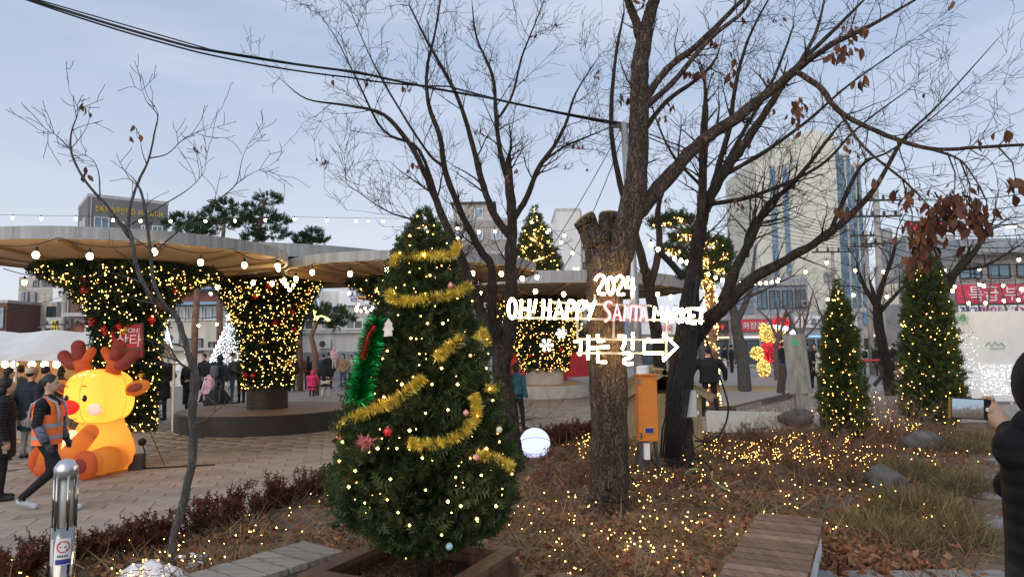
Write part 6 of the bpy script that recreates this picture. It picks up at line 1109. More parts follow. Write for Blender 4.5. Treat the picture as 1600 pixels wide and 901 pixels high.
# ================================================================ glowing inflatable reindeer
rp_ = G(146, 738, 0.004); root = thing('inflatable_reindeer', rp_, 'glowing yellow inflatable reindeer with red nose sitting before the column', 'inflatable'); RS = 1.0
def cloth(name, col, estr, tr=.75):   # own emission stands in for light shining out from inside
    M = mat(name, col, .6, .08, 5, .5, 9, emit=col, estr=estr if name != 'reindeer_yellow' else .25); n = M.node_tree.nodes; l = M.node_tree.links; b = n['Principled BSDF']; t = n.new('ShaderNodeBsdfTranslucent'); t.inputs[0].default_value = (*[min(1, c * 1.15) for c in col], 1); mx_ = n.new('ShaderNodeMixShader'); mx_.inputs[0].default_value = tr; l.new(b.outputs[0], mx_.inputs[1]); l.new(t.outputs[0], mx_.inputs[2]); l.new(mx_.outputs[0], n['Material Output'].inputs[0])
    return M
C_y = cloth('reindeer_yellow', (.9, .5, .12), .6); C_t = cloth('reindeer_tan', (.75, .36, .1), .3); C_r = cloth('reindeer_russet', (.55, .12, .035), .22, .4); C_d = cloth('reindeer_maroon', (.27, .05, .035), .1, .3); C_n = cloth('reindeer_nose', (.85, .06, .05), .4, .5); C_p = mat('cheek_pink', (.95, .55, .42), .6, 0, emit=(1, .55, .4), estr=.35); C_c = mat('cream_patch', (.95, .75, .4), .6, 0, emit=(1, .72, .35), estr=.45); C_k = mat('eye_black', (.01, .01, .01), .3, 0)  # cheeks and cream patches also have the inner glow painted in as emission
TW = Matrix.Rotation(-.16, 3, 'Z')   # turned a little to its right
def rv(x, y, z): return rp_ + TW @ Vector((x, y, z))
def rblob(name, m_, c, r, e=1.0, par=None, R_=None, n=24, k=16): b = MB(); b.blob(rv(*c), r, n, k, M=TW @ R_ if R_ else TW, e=e); return b.build(name, m_, par or root, smooth=True)
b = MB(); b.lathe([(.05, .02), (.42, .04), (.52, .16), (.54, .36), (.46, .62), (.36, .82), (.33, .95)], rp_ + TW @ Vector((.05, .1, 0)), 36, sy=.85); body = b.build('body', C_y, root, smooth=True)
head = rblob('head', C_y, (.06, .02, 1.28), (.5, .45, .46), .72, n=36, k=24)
b = MB()
for a in np.linspace(0, PI, 5)[:-1]:
    sg = lambda v: math.copysign(abs(v) ** .72, v); b.tube([rv(.06 + .503 * sg(math.cos(t)) * math.cos(a) , .02 - .453 * sg(math.cos(t)) * math.sin(a) , 1.28 + .463 * sg(math.sin(t))) for t in np.linspace(-PI / 2, PI / 2, 22)], .004, 4)
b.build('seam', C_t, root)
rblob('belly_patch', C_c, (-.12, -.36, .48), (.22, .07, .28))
for s in (-1, 1):
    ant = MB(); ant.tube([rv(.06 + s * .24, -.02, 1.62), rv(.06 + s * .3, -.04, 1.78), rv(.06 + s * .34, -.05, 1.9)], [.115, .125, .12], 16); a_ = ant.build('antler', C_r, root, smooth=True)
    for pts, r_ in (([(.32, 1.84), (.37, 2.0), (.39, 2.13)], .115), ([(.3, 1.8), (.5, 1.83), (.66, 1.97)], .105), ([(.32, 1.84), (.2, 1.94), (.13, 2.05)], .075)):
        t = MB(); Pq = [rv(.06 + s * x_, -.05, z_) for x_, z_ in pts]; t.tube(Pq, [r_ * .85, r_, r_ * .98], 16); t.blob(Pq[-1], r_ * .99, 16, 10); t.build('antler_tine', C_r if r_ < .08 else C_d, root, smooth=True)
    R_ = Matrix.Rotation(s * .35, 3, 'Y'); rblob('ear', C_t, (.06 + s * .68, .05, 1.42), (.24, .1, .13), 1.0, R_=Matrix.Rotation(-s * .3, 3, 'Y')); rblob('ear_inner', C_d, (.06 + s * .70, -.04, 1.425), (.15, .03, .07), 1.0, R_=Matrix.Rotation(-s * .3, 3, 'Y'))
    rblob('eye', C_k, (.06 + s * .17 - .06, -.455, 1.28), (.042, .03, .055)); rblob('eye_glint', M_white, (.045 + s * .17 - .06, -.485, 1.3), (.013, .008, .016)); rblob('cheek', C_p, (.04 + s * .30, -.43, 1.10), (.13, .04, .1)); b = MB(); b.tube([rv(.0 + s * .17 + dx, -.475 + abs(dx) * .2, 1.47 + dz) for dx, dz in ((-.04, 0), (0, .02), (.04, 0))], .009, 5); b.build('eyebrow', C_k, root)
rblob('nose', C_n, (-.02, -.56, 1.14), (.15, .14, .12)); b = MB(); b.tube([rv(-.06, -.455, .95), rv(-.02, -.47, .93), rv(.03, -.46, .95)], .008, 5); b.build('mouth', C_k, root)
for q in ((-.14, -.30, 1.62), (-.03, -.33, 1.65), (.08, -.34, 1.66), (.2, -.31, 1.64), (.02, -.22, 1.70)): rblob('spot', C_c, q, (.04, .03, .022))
def limb_(name, pts, rad, m_, par=root): b = MB(); b.tube([rv(*p) for p in pts], rad, 18); b.blob(rv(*pts[0]), rad[0] * .99, 18, 10); b.blob(rv(*pts[-1]), rad[-1] * .99, 18, 10); return b.build(name, m_, par, smooth=True)
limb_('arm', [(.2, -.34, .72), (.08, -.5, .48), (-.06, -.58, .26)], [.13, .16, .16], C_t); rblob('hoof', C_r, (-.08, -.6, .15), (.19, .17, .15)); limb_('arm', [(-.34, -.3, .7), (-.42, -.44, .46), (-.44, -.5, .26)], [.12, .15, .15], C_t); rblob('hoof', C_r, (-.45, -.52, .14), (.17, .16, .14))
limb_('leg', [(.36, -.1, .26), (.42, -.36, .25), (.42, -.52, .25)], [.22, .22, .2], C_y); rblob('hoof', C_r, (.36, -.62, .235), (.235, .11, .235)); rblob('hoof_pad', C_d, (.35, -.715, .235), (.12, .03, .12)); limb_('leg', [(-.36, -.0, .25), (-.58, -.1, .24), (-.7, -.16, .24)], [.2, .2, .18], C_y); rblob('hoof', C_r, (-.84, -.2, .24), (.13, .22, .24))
for zz, e_, rr in ((.5, 5.5, .12), (1.25, 15, .12)):
    ld = bpy.data.lights.new('reindeer_lamp', 'POINT'); ld.energy = e_; ld.color = (1, .7, .34); ld.shadow_soft_size = rr; lo = bpy.data.objects.new('inner_lamp', ld); COL.objects.link(lo); lo.parent = root; lo.location = TW @ Vector((.05, .05, zz))
for sx, gx_ in ((-1, -1.25), (1, .95)):
    b = MB(); b.tube([rv(.06 + sx * .5, .2, 1.3), rv(gx_, .55, .01)], .006, 4); b.build('tie_rope', M_wire, root)
b = MB(); b.box(rv(.55, .35, .13), (.22, .2, .26), rz=.2); b.build('blower', M_dark, root)
# cable and drum at the column foot
b = MB(); q = D(222, 690, 12.4); b.blob(q, .07, 12, 8); b.tube([q, q + Vector((.06, 0, -.2)), Vector((q.x + .1, 12.3, .02)), Vector((q.x + 1.2, 12.6, .02))], .012, 6); tag(b.build('power_cable', M_wire, smooth=True), 'black plug and cable hanging at the foot of the white drum', 'cable')
# ================================================================ light-up bear, stone slab, A-board, screen, queue rope
bp_ = Vector((D(1205, 560, 37).x, 37, .16)); root = thing('light_bear', bp_, 'light-up bear figure with a santa hat and red body near the shops', 'light figure'); ss = 37 / F_PX
def bb(name, px, py, rx_, rz_, m_, lm, n):
    c = D(px, py, 37); b = MB(); r = (rx_ * ss, rx_ * ss * .8, rz_ * ss); b.blob(c, r, 16, 12); o = b.build(name, m_, root, smooth=True); u = RNG.normal(size=(n, 3)); u /= np.linalg.norm(u, axis=1)[:, None]; u[:, 1] = -np.abs(u[:, 1]); lights_mesh('fairy_lights', u * np.array(r) * 1.04 + np.array(tuple(c)), .03, lm, root)
Mby = mat('bear_gold', (.6, .42, .12), .7, .1, 4); Mbr = mat('bear_red', (.4, .02, .03), .7, .1, 4); Gby = glow('bear_gold_light', (1, .66, .16), 2.0); Gbr = glow('bear_red_light', (1, .05, .07), 1.3)
bb('body', 1206, 548, 17, 18, Mbr, Gbr, 260); bb('head', 1206, 523, 20, 14, Mby, Gby, 240); bb('leg', 1193, 575, 10, 13, Mby, Gby, 110); bb('leg', 1219, 575, 10, 13, Mby, Gby, 110); bb('arm', 1183, 552, 11, 10, Mby, Gby, 110); bb('arm', 1230, 548, 9, 9, Mby, Gby, 80); bb('ear', 1192, 511, 6, 6, Mby, Gby, 40); bb('hat_brim', 1214, 513, 16, 6, M_white, M_fairyw, 130); bb('hat', 1219, 504, 13, 9, Mbr, Gbr, 120); bb('hat_tassel', 1240, 522, 6, 6, M_white, M_fairyw, 50)
sp_ = D(1246, 568, 18); root = thing('stone_slab', (sp_.x, 18, bz(sp_.x, 14)), 'tall tilted grey stone slab beside the narrow lit conifer', 'stone slab'); R_ = Matrix.Rotation(-.08, 3, 'Y') @ Matrix.Rotation(-.5, 3, 'Z'); b = MB(); b.box(sp_, (.52, .26, 1.5), M=R_); b.build('slab', mat('slab_stone', (.24, .23, .21), .9, .35, 4, .6, 16, stretch=(2, 2, .5)), root); b = MB(); b.box((sp_.x + .05, 18, .22), (.3, .2, 1.1)); b.build('foot', MATS['slab_stone'], root); b = MB(); b.box(sp_ + R_ @ Vector((.02, -.132, .55)), (.12, .006, .14), M=R_); b.build('green_mark', mat('green_mark', (.05, .4, .15), .6, 0), root)
ap = D(1222, 592, 21); root = thing('a_board', (ap.x, 21, .16), 'dark leaning board with red and white prints beside the stone slab', 'board'); R_ = Matrix.Rotation(.22, 3, 'Y'); b = MB(); b.box(ap, (.1, .4, .85), M=Matrix.Rotation(.15, 3, 'Y')); b.build('panel', M_dark, root); b = MB(); b.box(ap + Vector((.26, 0, .03)), (.16, .03, .8), M=Matrix.Rotation(-.22, 3, 'Y')); b.build('panel', M_conc, root)
for k in range(3): b = MB(); b.box(ap + Vector((.2 + .06 * (k), -.02, .25 - .25 * k)), (.13, .012, .16), M=Matrix.Rotation(-.22, 3, 'Y')); b.build('print', MATS['red_board'] if k else M_white, root)
YQ = 22; a = D(1497, 487, YQ); c = D(1660, 620, YQ); root = thing('white_screen', ((a.x + c.x) / 2, YQ, 0), 'white cloth booth screen with a green logo and white lights at its foot', 'screen'); b = MB(); k = 40; zt_ = a.z
for i in range(k):
    for j in range(6): xa, xb = [a.x + (c.x - a.x) * q / k for q in (i, i + 1)]; za, zb_ = [.1 + (zt_ - .1) * q / 6 for q in (j, j + 1)]; f = lambda x, z: YQ + .03 * math.sin(x * 3.1 + z) + .015 * math.sin(x * 9 + z * 2); b.add([(xa, f(xa, za), za), (xb, f(xb, za), za), (xb, f(xb, zb_), zb_), (xa, f(xa, zb_), zb_)], [(0, 1, 2, 3)])
b.build('cloth', mat('screen_cloth', (.6, .59, .57), .8, .05, 2), root, smooth=True); b = MB()
for xx in (a.x, (a.x + c.x) / 2, c.x): b.bar((xx, YQ + .08, 0), (xx, YQ + .08, zt_), .05, .05)
b.bar((a.x, YQ + .08, zt_ - .02), (c.x, YQ + .08, zt_ - .02), .05, .05); b.build('frame', M_white, root); b = MB(); q = D(1555, 540, YQ - .06); b.tube([q + Vector((x, 0, z)) for x, z in ((-.3, 0), (-.2, .12), (-.1, -.02), (0, .14), (.1, .0), (.2, .1), (.3, -.03))], .012, 5); b.bar(q + Vector((-.15, 0, -.08)), q + Vector((.3, 0, -.08)), .015, .015); b.build('logo_mark', mat('logo_green', (.04, .25, .09), .6, 0), root)
Q = [(D(random.uniform(1528, 1600), 600, YQ).x, YQ - random.uniform(.06, .2), random.uniform(.3, 1.25)) for _ in range(420)] + [(D(random.gauss(1515, 8), 600, YQ).x, YQ - random.uniform(.06, .2), random.uniform(.5, 2.2)) for _ in range(90)]; lights_mesh('fairy_lights', Q, .011, M_fairyw, root)
p = D(1505, 497, 21.8); root = thing('green_tinsel_bow', p, 'small green tinsel figure at the corner of the white screen', 'ornament'); Vv, Ff = scatter(TNT, TNF, np.array(tuple(p)) + RNG.normal(0, .1, (300, 3)) * [1, .4, .8], frames(RNG.normal(size=(300, 3))), RNG.uniform(.06, .12, 300)); np_mesh('tinsel', Vv, Ff, M_tgr, root)['kind'] = 'stuff'
root = thing('rope_barrier', G(1335, 590, .16), 'red belt barrier in front of the queue', 'barrier'); yq = G(1335, 590, .16).y
for px in (1335, 1372, 1402): q = D(px, 565, yq); b = MB(); b.lathe([(.14, .16), (.03, .2), (.03, q.z)], (q.x, yq, 0), 10); b.build('post', M_steel, root); 
b = MB(); b.bar(D(1335, 563, yq), D(1402, 561, yq), .03, .1); b.build('belt', MATS['red_board'], root)
root = thing('timber_props', G(1378, 602, .2), 'crossed timber tree props beside the queue', 'timber props'); yq = 17
for a_, c_ in (((1366, 602), (1402, 556)), ((1400, 604), (1368, 566))): b = MB(); b.bar(D(*a_, yq), D(*c_, yq), .07, .07); b.build('timber', M_barkg, root)
# ================================================================ people
from mathutils.kdtree import KDTree
TMP = bpy.data.scenes.new('tmp_people')
def fabric(name, col, puff=0.0, rough=.8):
    if name in MATS: return MATS[name]
    M = mat(name, col, rough, .35, 7, .7, 11)
    if puff:
        n = M.node_tree.nodes; l = M.node_tree.links; b = n['Principled BSDF']; t = n.new('ShaderNodeTexCoord'); w = n.new('ShaderNodeTexWave'); w.bands_direction = 'Z'; w.inputs['Scale'].default_value = puff; w.inputs['Distortion'].default_value = .8; w.inputs['Detail Scale'].default_value = 2; l.new(t.outputs['Object'], w.inputs[0]); bp = n.new('ShaderNodeBump'); bp.inputs['Strength'].default_value = .6; bp.inputs['Distance'].default_value = .015; l.new(w.outputs[1], bp.inputs['Height']); l.new(bp.outputs[0], b.inputs['Normal'])
    return M
SKIN = mat('skin', (.5, .31, .22), .6, .06, 8); HAIRK = mat('black_hair', (.012, .011, .011), .5, .2, 30); HAIRG = mat('grey_hair', (.12, .12, .12), .6, .2, 30)
REG = ['top', 'bottom', 'skin', 'hair', 'shoe', 'glove']
def remesh(mb, reg, vox, mats_, name, parent, smooth_it=6):
    me = bpy.data.meshes.new('src'); me.from_pydata(mb.v, [], mb.f); o = bpy.data.objects.new('src', me); TMP.collection.objects.link(o)
    m_ = o.modifiers.new('r', 'REMESH'); m_.mode = 'VOXEL'; m_.voxel_size = vox; s_ = o.modifiers.new('s', 'SMOOTH'); s_.factor = .5; s_.iterations = smooth_it
    with bpy.context.temp_override(scene=TMP, view_layer=TMP.view_layers[0]): dg = bpy.context.evaluated_depsgraph_get(); dg.update()
    out_ = bpy.data.meshes.new_from_object(o.evaluated_get(dg), depsgraph=dg); bpy.data.objects.remove(o); bpy.data.meshes.remove(me)
    kd = KDTree(len(mb.v)); vr = [0] * len(mb.v)
    for f, r_ in zip(mb.f, mb.m):
        for i in f: vr[i] = r_
    for i, v in enumerate(mb.v): kd.insert(v, i)
    kd.balance(); out_.materials.clear()
    for q in mats_: out_.materials.append(q)
    mi = [vr[kd.find(p.center)[1]] for p in out_.polygons]; out_.polygons.foreach_set('material_index', mi); out_.polygons.foreach_set('use_smooth', [True] * len(mi)); out_.name = name
    return inst(name, out_, parent)
def capsule(mb, a, b, r0, r1, reg, n=10):
    a, b = Vector(a), Vector(b); d = (b - a); L_ = max(d.length, 1e-4); d.normalize(); P = []; R_ = []
    for t in (-1, -.75, -.4, 0): P.append(a + d * r0 * t); R_.append(r0 * math.sqrt(max(0, 1 - t * t)) + .002)
    for k in range(1, 5): t = k / 5; P.append(a.lerp(b, t)); R_.append(r0 * (1 - t) + r1 * t)
    for t in (0, .4, .75, 1): P.append(b + d * r1 * t); R_.append(r1 * math.sqrt(max(0, 1 - t * t)) + .002)
    mb.tube(P, R_, n, mi=reg)
def loft(mb, rings, reg, n=16):
    """rings: (z, cx, cy, rx, ry)"""
    P = []; fs = []
    for z, cx, cy, rx_, ry_ in rings:
        for j in range(n): a = 2 * PI * j / n; P.append((cx + rx_ * math.cos(a), cy + ry_ * math.sin(a), z))
    k = len(rings)
    for i in range(k - 1):
        for j in range(n): fs.append((i * n + j, i * n + (j + 1) % n, (i + 1) * n + (j + 1) % n, (i + 1) * n + j))
    fs.append(tuple(reversed(range(n)))); fs.append(tuple((k - 1) * n + j for j in range(n))); mb.add(P, fs, reg)
ARMS = {'down': ((.27, -.02, 1.13), (.28, .06, .88)), 'pocket': ((.31, -.08, 1.12), (.2, .1, .98)), 'phone': ((.26, .08, 1.14), (.12, .3, 1.3)), 'front': ((.26, .06, 1.13), (.1, .27, 1.08)), 'back': ((.27, -.14, 1.15), (.27, -.2, .92)), 'fwd': ((.26, .08, 1.14), (.25, .24, .98)), 'up': ((.3, .1, 1.5), (.24, .16, 1.72)), 'wide': ((.4, 0, 1.16), (.46, .08, .95))}
LEGS = {'stand': (((.1, .02, .5), (.1, 0, .09)), ((.1, .0, .5), (.11, -.02, .09))), 'walk': (((.09, .2, .52), (.09, .3, .1)), ((.09, .04, .48), (.09, -.3, .16))), 'step': (((.1, .1, .51), (.1, .14, .09)), ((.1, .02, .49), (.1, -.16, .11))), 'wide': (((.15, .02, .5), (.19, 0, .09)), ((.15, .0, .5), (.19, 0, .09)))}
def person(label, px, yf, yh, face, top, bottom, legs='stand', arms=('down', 'down'), hem=.84, flare=1.0, bulk=1.15, hair=HAIRK, style='short', hat=None, bag=None, zg=0.0, skin=SKIN, shoe=None, vox=.03, group='people on the plaza', glove=None, hood=None, lean=0.0, cat='person', extra=None, depth=None, collar=None, mask=None):
    p = G(px, yf, zg)
    if depth: p = Vector((D(px, yf, depth).x, depth, zg))
    H = D(px, yh, p.y).z - zg if not depth else D(px, yh, depth).z - zg
    k = H / 1.76; root = thing('person', p, label, cat, group); root.rotation_euler = (0, 0, -math.radians(face)); root.scale = (k, k, k); mb = MB(); w = bulk
    Lg = LEGS[legs]
    for s, (kn, an) in zip((1, -1), Lg):
        hp = Vector((s * .09, 0, .9)); kn = Vector((s * kn[0], kn[1], kn[2])); an = Vector((s * an[0], an[1], an[2])); capsule(mb, hp, kn, .095, .068, 1); capsule(mb, kn, an, .066, .048, 1); dn = -.35 if an.z > .13 and an.y < 0 else 0.0
        capsule(mb, an + Vector((0, -.03, -.045)), an + Vector((s * .015, .15, -.05 + dn * .2)), .045, .04, 4)
    tr = [(hem, 0, 0, .175 * w * flare, .125 * w * flare), (hem + .01, 0, 0, .18 * w * flare, .13 * w * flare)]
    if hem < .8: tr.append((.86, 0, 0, .172 * w * (1 + (flare - 1) * .4), .128 * w))
    tr += [(.98, 0, .0, .165 * w, .122 * w), (1.1, 0, lean * .1, .16 * w, .12 * w), (1.25, 0, lean * .2, .178 * w, .128 * w), (1.36, 0, lean * .28, .18 * w, .115 * w), (1.43, 0, lean * .33, .15 * w, .095 * w), (1.475, 0, lean * .37, .085 * w, .08), (1.50, 0, lean * .38, .066, .066)]
    loft(mb, tr, 0); ly = lean * .4
    for s, a in zip((1, -1), arms):
        el, wr = ARMS[a] if isinstance(a, str) else a; el = Vector((s * el[0] * (.9 + .1 * w), el[1] + ly * .7, el[2])); wr = Vector((s * wr[0], wr[1] + ly * .7, wr[2])); sh = Vector((s * .175 * w, ly * .9, 1.385)); capsule(mb, sh, el, .066 * w, .052 * w, 0); capsule(mb, el, wr, .052 * w, .042 * w, 0)
        d = (wr - el).normalized(); hd = wr + d * .075
        if a != 'pocket': hand(mb, wr, d, s, 5 if glove else 2)
    capsule(mb, (0, ly, 1.46), (0, ly + .01, 1.56), .052, .05, 2); hc = Vector((0, ly + .025, 1.645)); mb.blob(hc, (.077, .096, .112), 14, 10, mi=2); mb.blob(hc + Vector((0, .03, -.055)), (.058, .068, .06), 12, 8, mi=2); mb.blob(hc + Vector((0, .102, -.02)), (.014, .02, .022), 8, 6, mi=2)
    for s in (1, -1): mb.blob(hc + Vector((s * .078, -.005, -.01)), (.012, .022, .03), 8, 6, mi=2)
    shm = shoe or mat('dark_shoe', (.02, .02, .022), .5, .2, 9); remesh(mb, REG, vox, [top, bottom, skin, hair, shm, glove or SKIN], 'body', root)
    # hair / head wear
    b = MB()
    if style == 'short': b.blob(hc + Vector((0, -.018, .026)), (.085, .099, .1), 16, 10)
    elif style == 'long': b.blob(hc + Vector((0, -.022, .022)), (.09, .1, .104), 16, 10); b.blob(hc + Vector((0, -.062, -.15)), (.088, .058, .19), 14, 10)
    elif style == 'bob': b.blob(hc + Vector((0, -.02, .02)), (.094, .1, .105), 16, 10); b.blob(hc + Vector((0, -.045, -.06)), (.094, .07, .1), 14, 10)
    if style != 'none': b.build('hair', hair, root, smooth=True, local=True)
    if hat: b = MB(); b.lathe([(.098, -.01), (.108, .0), (.108, .05), (.1, .09), (.07, .125), (.02, .14)], hc + Vector((0, -.012, .022)), 18, sy=1.08); b.build('hat', hat, root, smooth=True, local=True)
    if hood: b = MB(); b.blob(hc + Vector((0, -.035, .015)), (.118, .118, .145), 16, 12); b.blob(Vector((0, ly - .03, 1.5)), (.13, .11, .07), 14, 8); b.build('hood', hood, root, smooth=True, local=True)
    if collar: b = MB(); b.lathe([(.1, 0), (.108, .03), (.1, .075)], (0, ly, 1.455), 16); b.build('collar', collar, root, smooth=True, local=True)
    if 60 < face < 300:
        for s in (1, -1): b = MB(); b.blob(hc + Vector((s * .032, .088, .008)), (.011, .008, .007), 8, 6); b.build('eye', C_k, root, smooth=True, local=True)
        if mask: b = MB(); b.blob(hc + Vector((0, .065, -.05)), (.058, .05, .045), 12, 8); b.build('face_mask', M_white, root, smooth=True, local=True)
        else: b = MB(); b.blob(hc + Vector((0, .093, -.065)), (.022, .006, .006), 8, 5); b.build('mouth', mat('lips', (.38, .14, .12), .5, 0), root, smooth=True, local=True)
    if bag == 'backpack': b = MB(); b.blob((0, -.21 * w, 1.2), (.15, .1, .22), 14, 10, e=.6); b.build('backpack', mat('grey_backpack', (.1, .1, .11), .8, .2, 8), root, smooth=True, local=True)
    if bag == 'backpack_black': b = MB(); b.blob((0, -.21 * w, 1.22), (.14, .09, .19), 14, 10, e=.6); b.build('backpack', M_black, root, smooth=True, local=True)
    if bag == 'sling': b = MB(); b.blob((.22 * w, .05, .95), (.06, .1, .1), 12, 8, e=.6); b.tube([(.2 * w, .08, 1.0), (.0, .15 * w, 1.25), (-.15 * w, .05, 1.42)], .012, 5); b.build('sling_bag', mat('brown_bag', (.1, .06, .04), .6, .2, 8), root, smooth=True, local=True)
    if extra: extra(root, hc)
    return root
def hand(mb, wr, d, s, reg):
    """palm, four unequal slightly curled fingers and a thumb, fingers rooted in the palm"""
    d = d.normalized(); side = Vector((s, 0, 0)); side = (side - d * side.dot(d)); side = side.normalized() if side.length > .2 else d.orthogonal().normalized(); nrm = d.cross(side); fw = nrm if nrm.y > 0 else -nrm
    capsule(mb, wr + d * .02, wr + d * .075, .03, .034, reg, 8)
    for i, l in enumerate((.058, .066, .062, .048)):
        o_ = fw * (.03 - .02 * i); a = wr + d * .085 + o_; b_ = a + d * l * .55 - side * .006; capsule(mb, a, b_, .0105, .0095, reg, 6); capsule(mb, b_, b_ + d * l * .4 - side * .022, .0095, .008, reg, 6)
    capsule(mb, wr + d * .04 + fw * .03, wr + d * .085 + fw * .058 - side * .012, .013, .0105, reg, 6)
F_blk = fabric('black_puffer', (.013, .013, .015), 7); F_blk2 = fabric('black_wool', (.016, .015, .016)); F_nvy = fabric('navy_puffer', (.018, .026, .042), 6.5); F_brn = fabric('brown_puffer', (.13, .075, .045), 9); F_tan = fabric('tan_puffer', (.3, .2, .11), 8); F_tea = fabric('teal_jacket', (.025, .11, .15)); F_gry = fabric('grey_jacket', (.055, .058, .062)); F_pnk = fabric('pink_puffer', (.75, .06, .2), 11); F_lpk = fabric('pale_pink_puffer', (.7, .4, .45), 10); F_crm = fabric('cream_jacket', (.55, .5, .42), 8); F_wht = fabric('white_fleece', (.66, .62, .56)); F_jean = fabric('blue_jeans', (.06, .095, .16)); F_dk = fabric('black_trousers', (.012, .012, .014)); F_gp = fabric('grey_trousers', (.25, .25, .25)); F_dj = fabric('dark_jeans', (.02, .028, .042)); F_cp = fabric('cream_trousers', (.55, .5, .42)); W_shoe = mat('pale_shoe', (.5, .52, .56), .5, .15, 8); F_bei = fabric('beige_knit', (.42, .34, .25)); F_whk = fabric('white_knit', (.7, .68, .66)); F_pat = fabric('patterned_jacket', (.25, .27, .27))
# --- man in the orange safety vest
M_vest = mat('orange_vest', (1, .2, .05), .6, .05, 5); M_refl = mat('reflective_band', (.34, .35, .37), .35, .06, 8); F_chk = mat('check_sleeve', (.05, .055, .09), .8, 0)
def vest(root, hc):
    w = 1.13; b = MB(); rings = [(.86, 0, 0, .19, .148), (.95, 0, 0, .188, .146), (1.1, 0, 0, .185, .146), (1.25, 0, .0, .2, .152), (1.36, 0, .0, .195, .136)]; n = 28; P = []; fs = []
    for z, cx, cy, rx_, ry_ in rings:
        for j in range(n): a = 2 * PI * j / n; P.append((cx + rx_ * w * math.cos(a), cy + ry_ * w * math.sin(a), z))
    for i in range(4):
        for j in range(n):
            a = 2 * PI * (j + .5) / n
            if i >= 3 and abs(math.cos(a)) > .80: continue
            fs.append((i * n + j, i * n + (j + 1) % n, (i + 1) * n + (j + 1) % n, (i + 1) * n + j))
    b.add(P, fs)
    for s in (-1, 1):
        for sy in (-1, 1): b.add([(s * .09 * w, sy * .136 * w, 1.35), (s * .165 * w, sy * .09 * w, 1.35), (s * .15 * w, sy * .02, 1.475), (s * .085, sy * .02, 1.49)], [(0, 1, 2, 3)])
    v = b.build('vest', M_vest, root, smooth=True, local=True)
    for z in (.93, 1.08): bb_ = MB(); bb_.lathe([(.1905 * w, z), (.1905 * w, z + .05)], (0, 0, 0), 28, cap=False, sy=.79); bb_.build('reflective_band', M_refl, v, smooth=True, local=True)
    for s in (-1, 1):
        bb_ = MB(); bb_.tube([(s * .1 * w, .155 * w, 1.12), (s * .1 * w, .158 * w, 1.27), (s * .105 * w, .125 * w, 1.40), (s * .11 * w, .0, 1.475), (s * .1 * w, -.13 * w, 1.38), (s * .1 * w, -.158 * w, 1.25), (s * .1 * w, -.155 * w, 1.12)], .018, 4); bb_.build('reflective_band', M_refl, v, smooth=True, local=True)
        el, wr = Vector((s * .27, (-.02 if s > 0 else .02), 1.13)), Vector((s * .28, (.1 if s > 0 else .12), .9)); cf = MB(); cf.tube([el.lerp(wr, .15), el.lerp(wr, .6), el.lerp(wr, .98)], [.062, .06, .056], 14); cf.build('check_cuff', F_chk, root, smooth=True, local=True)
n_ = F_chk.node_tree.nodes; l_ = F_chk.node_tree.links; ck = n_.new('ShaderNodeTexChecker'); ck.inputs['Scale'].default_value = 55; ck.inputs[1].default_value = (.03, .035, .075, 1); ck.inputs[2].default_value = (.2, .2, .24, 1); tcn = n_.new('ShaderNodeTexCoord'); l_.new(tcn.outputs['Object'], ck.inputs[0]); l_.new(ck.outputs[0], n_['Principled BSDF'].inputs['Base Color'])
person('man in an orange safety vest walking past the reindeer', 69, 797, 585, 78, F_blk, F_dk, 'walk', (((.27, -.02, 1.13), (.28, .1, .9)), ((.27, .02, 1.13), (.28, .12, .9))), hem=.86, bulk=1.12, hair=mat('dark_grey_hair', (.03, .03, .03), .6, .2, 30), shoe=W_shoe, vox=.012, glove=mat('work_glove', (.06, .065, .075), .8, .2, 20), extra=vest, group=None)
# --- crowd by the market tent
person('person in black at the tent with dark boots, cut by the picture edge', 0, 782, 590, 60, F_blk, F_dk, hem=.62, bulk=1.3, hair=HAIRK, style='bob', arms=('down', 'down'), vox=.02)
person('person in a navy padded coat and beige knitted hat at the market tent', 43, 716, 575, 20, F_nvy, F_gp, hem=.55, bulk=1.35, hat=F_bei, arms=('pocket', 'pocket'), vox=.02)
person('person in a brown jacket eating at the market tent', 8, 700, 574, 70, F_brn, F_dk, arms=('phone', 'phone'), bulk=1.25, style='bob'); person('dark-haired person in black beside the beige hat at the tent', 66, 697, 572, 40, F_blk2, F_dk, hem=.5, bulk=1.25, arms=('front', 'front')); person('person with black hair deep under the market tent', 28, 692, 570, 320, F_gry, F_dk, style='short', arms=('front', 'down')); person('person in a white knitted hat at the left of the tent', 2, 720, 596, 40, F_blk, F_dk, hat=F_whk, hem=.6, bulk=1.2); person('person under the tent behind the walking vest man', 92, 688, 572, 15, F_blk, F_dk, hem=.6, bulk=1.2, style='bob')
person('person in a long black coat and white face mask beside the tan column', 250, 656, 549, 190, F_blk2, F_dj, hem=.55, flare=1.1, bulk=1.35, hat=F_whk, arms=('pocket', 'pocket'), mask=1, vox=.02); person('long-haired woman in a black coat and cream turtleneck behind the thin tree', 297, 652, 557, 185, F_blk2, F_dk, hem=.5, bulk=1.2, style='long', collar=F_crm, arms=('pocket', 'front'), vox=.02)
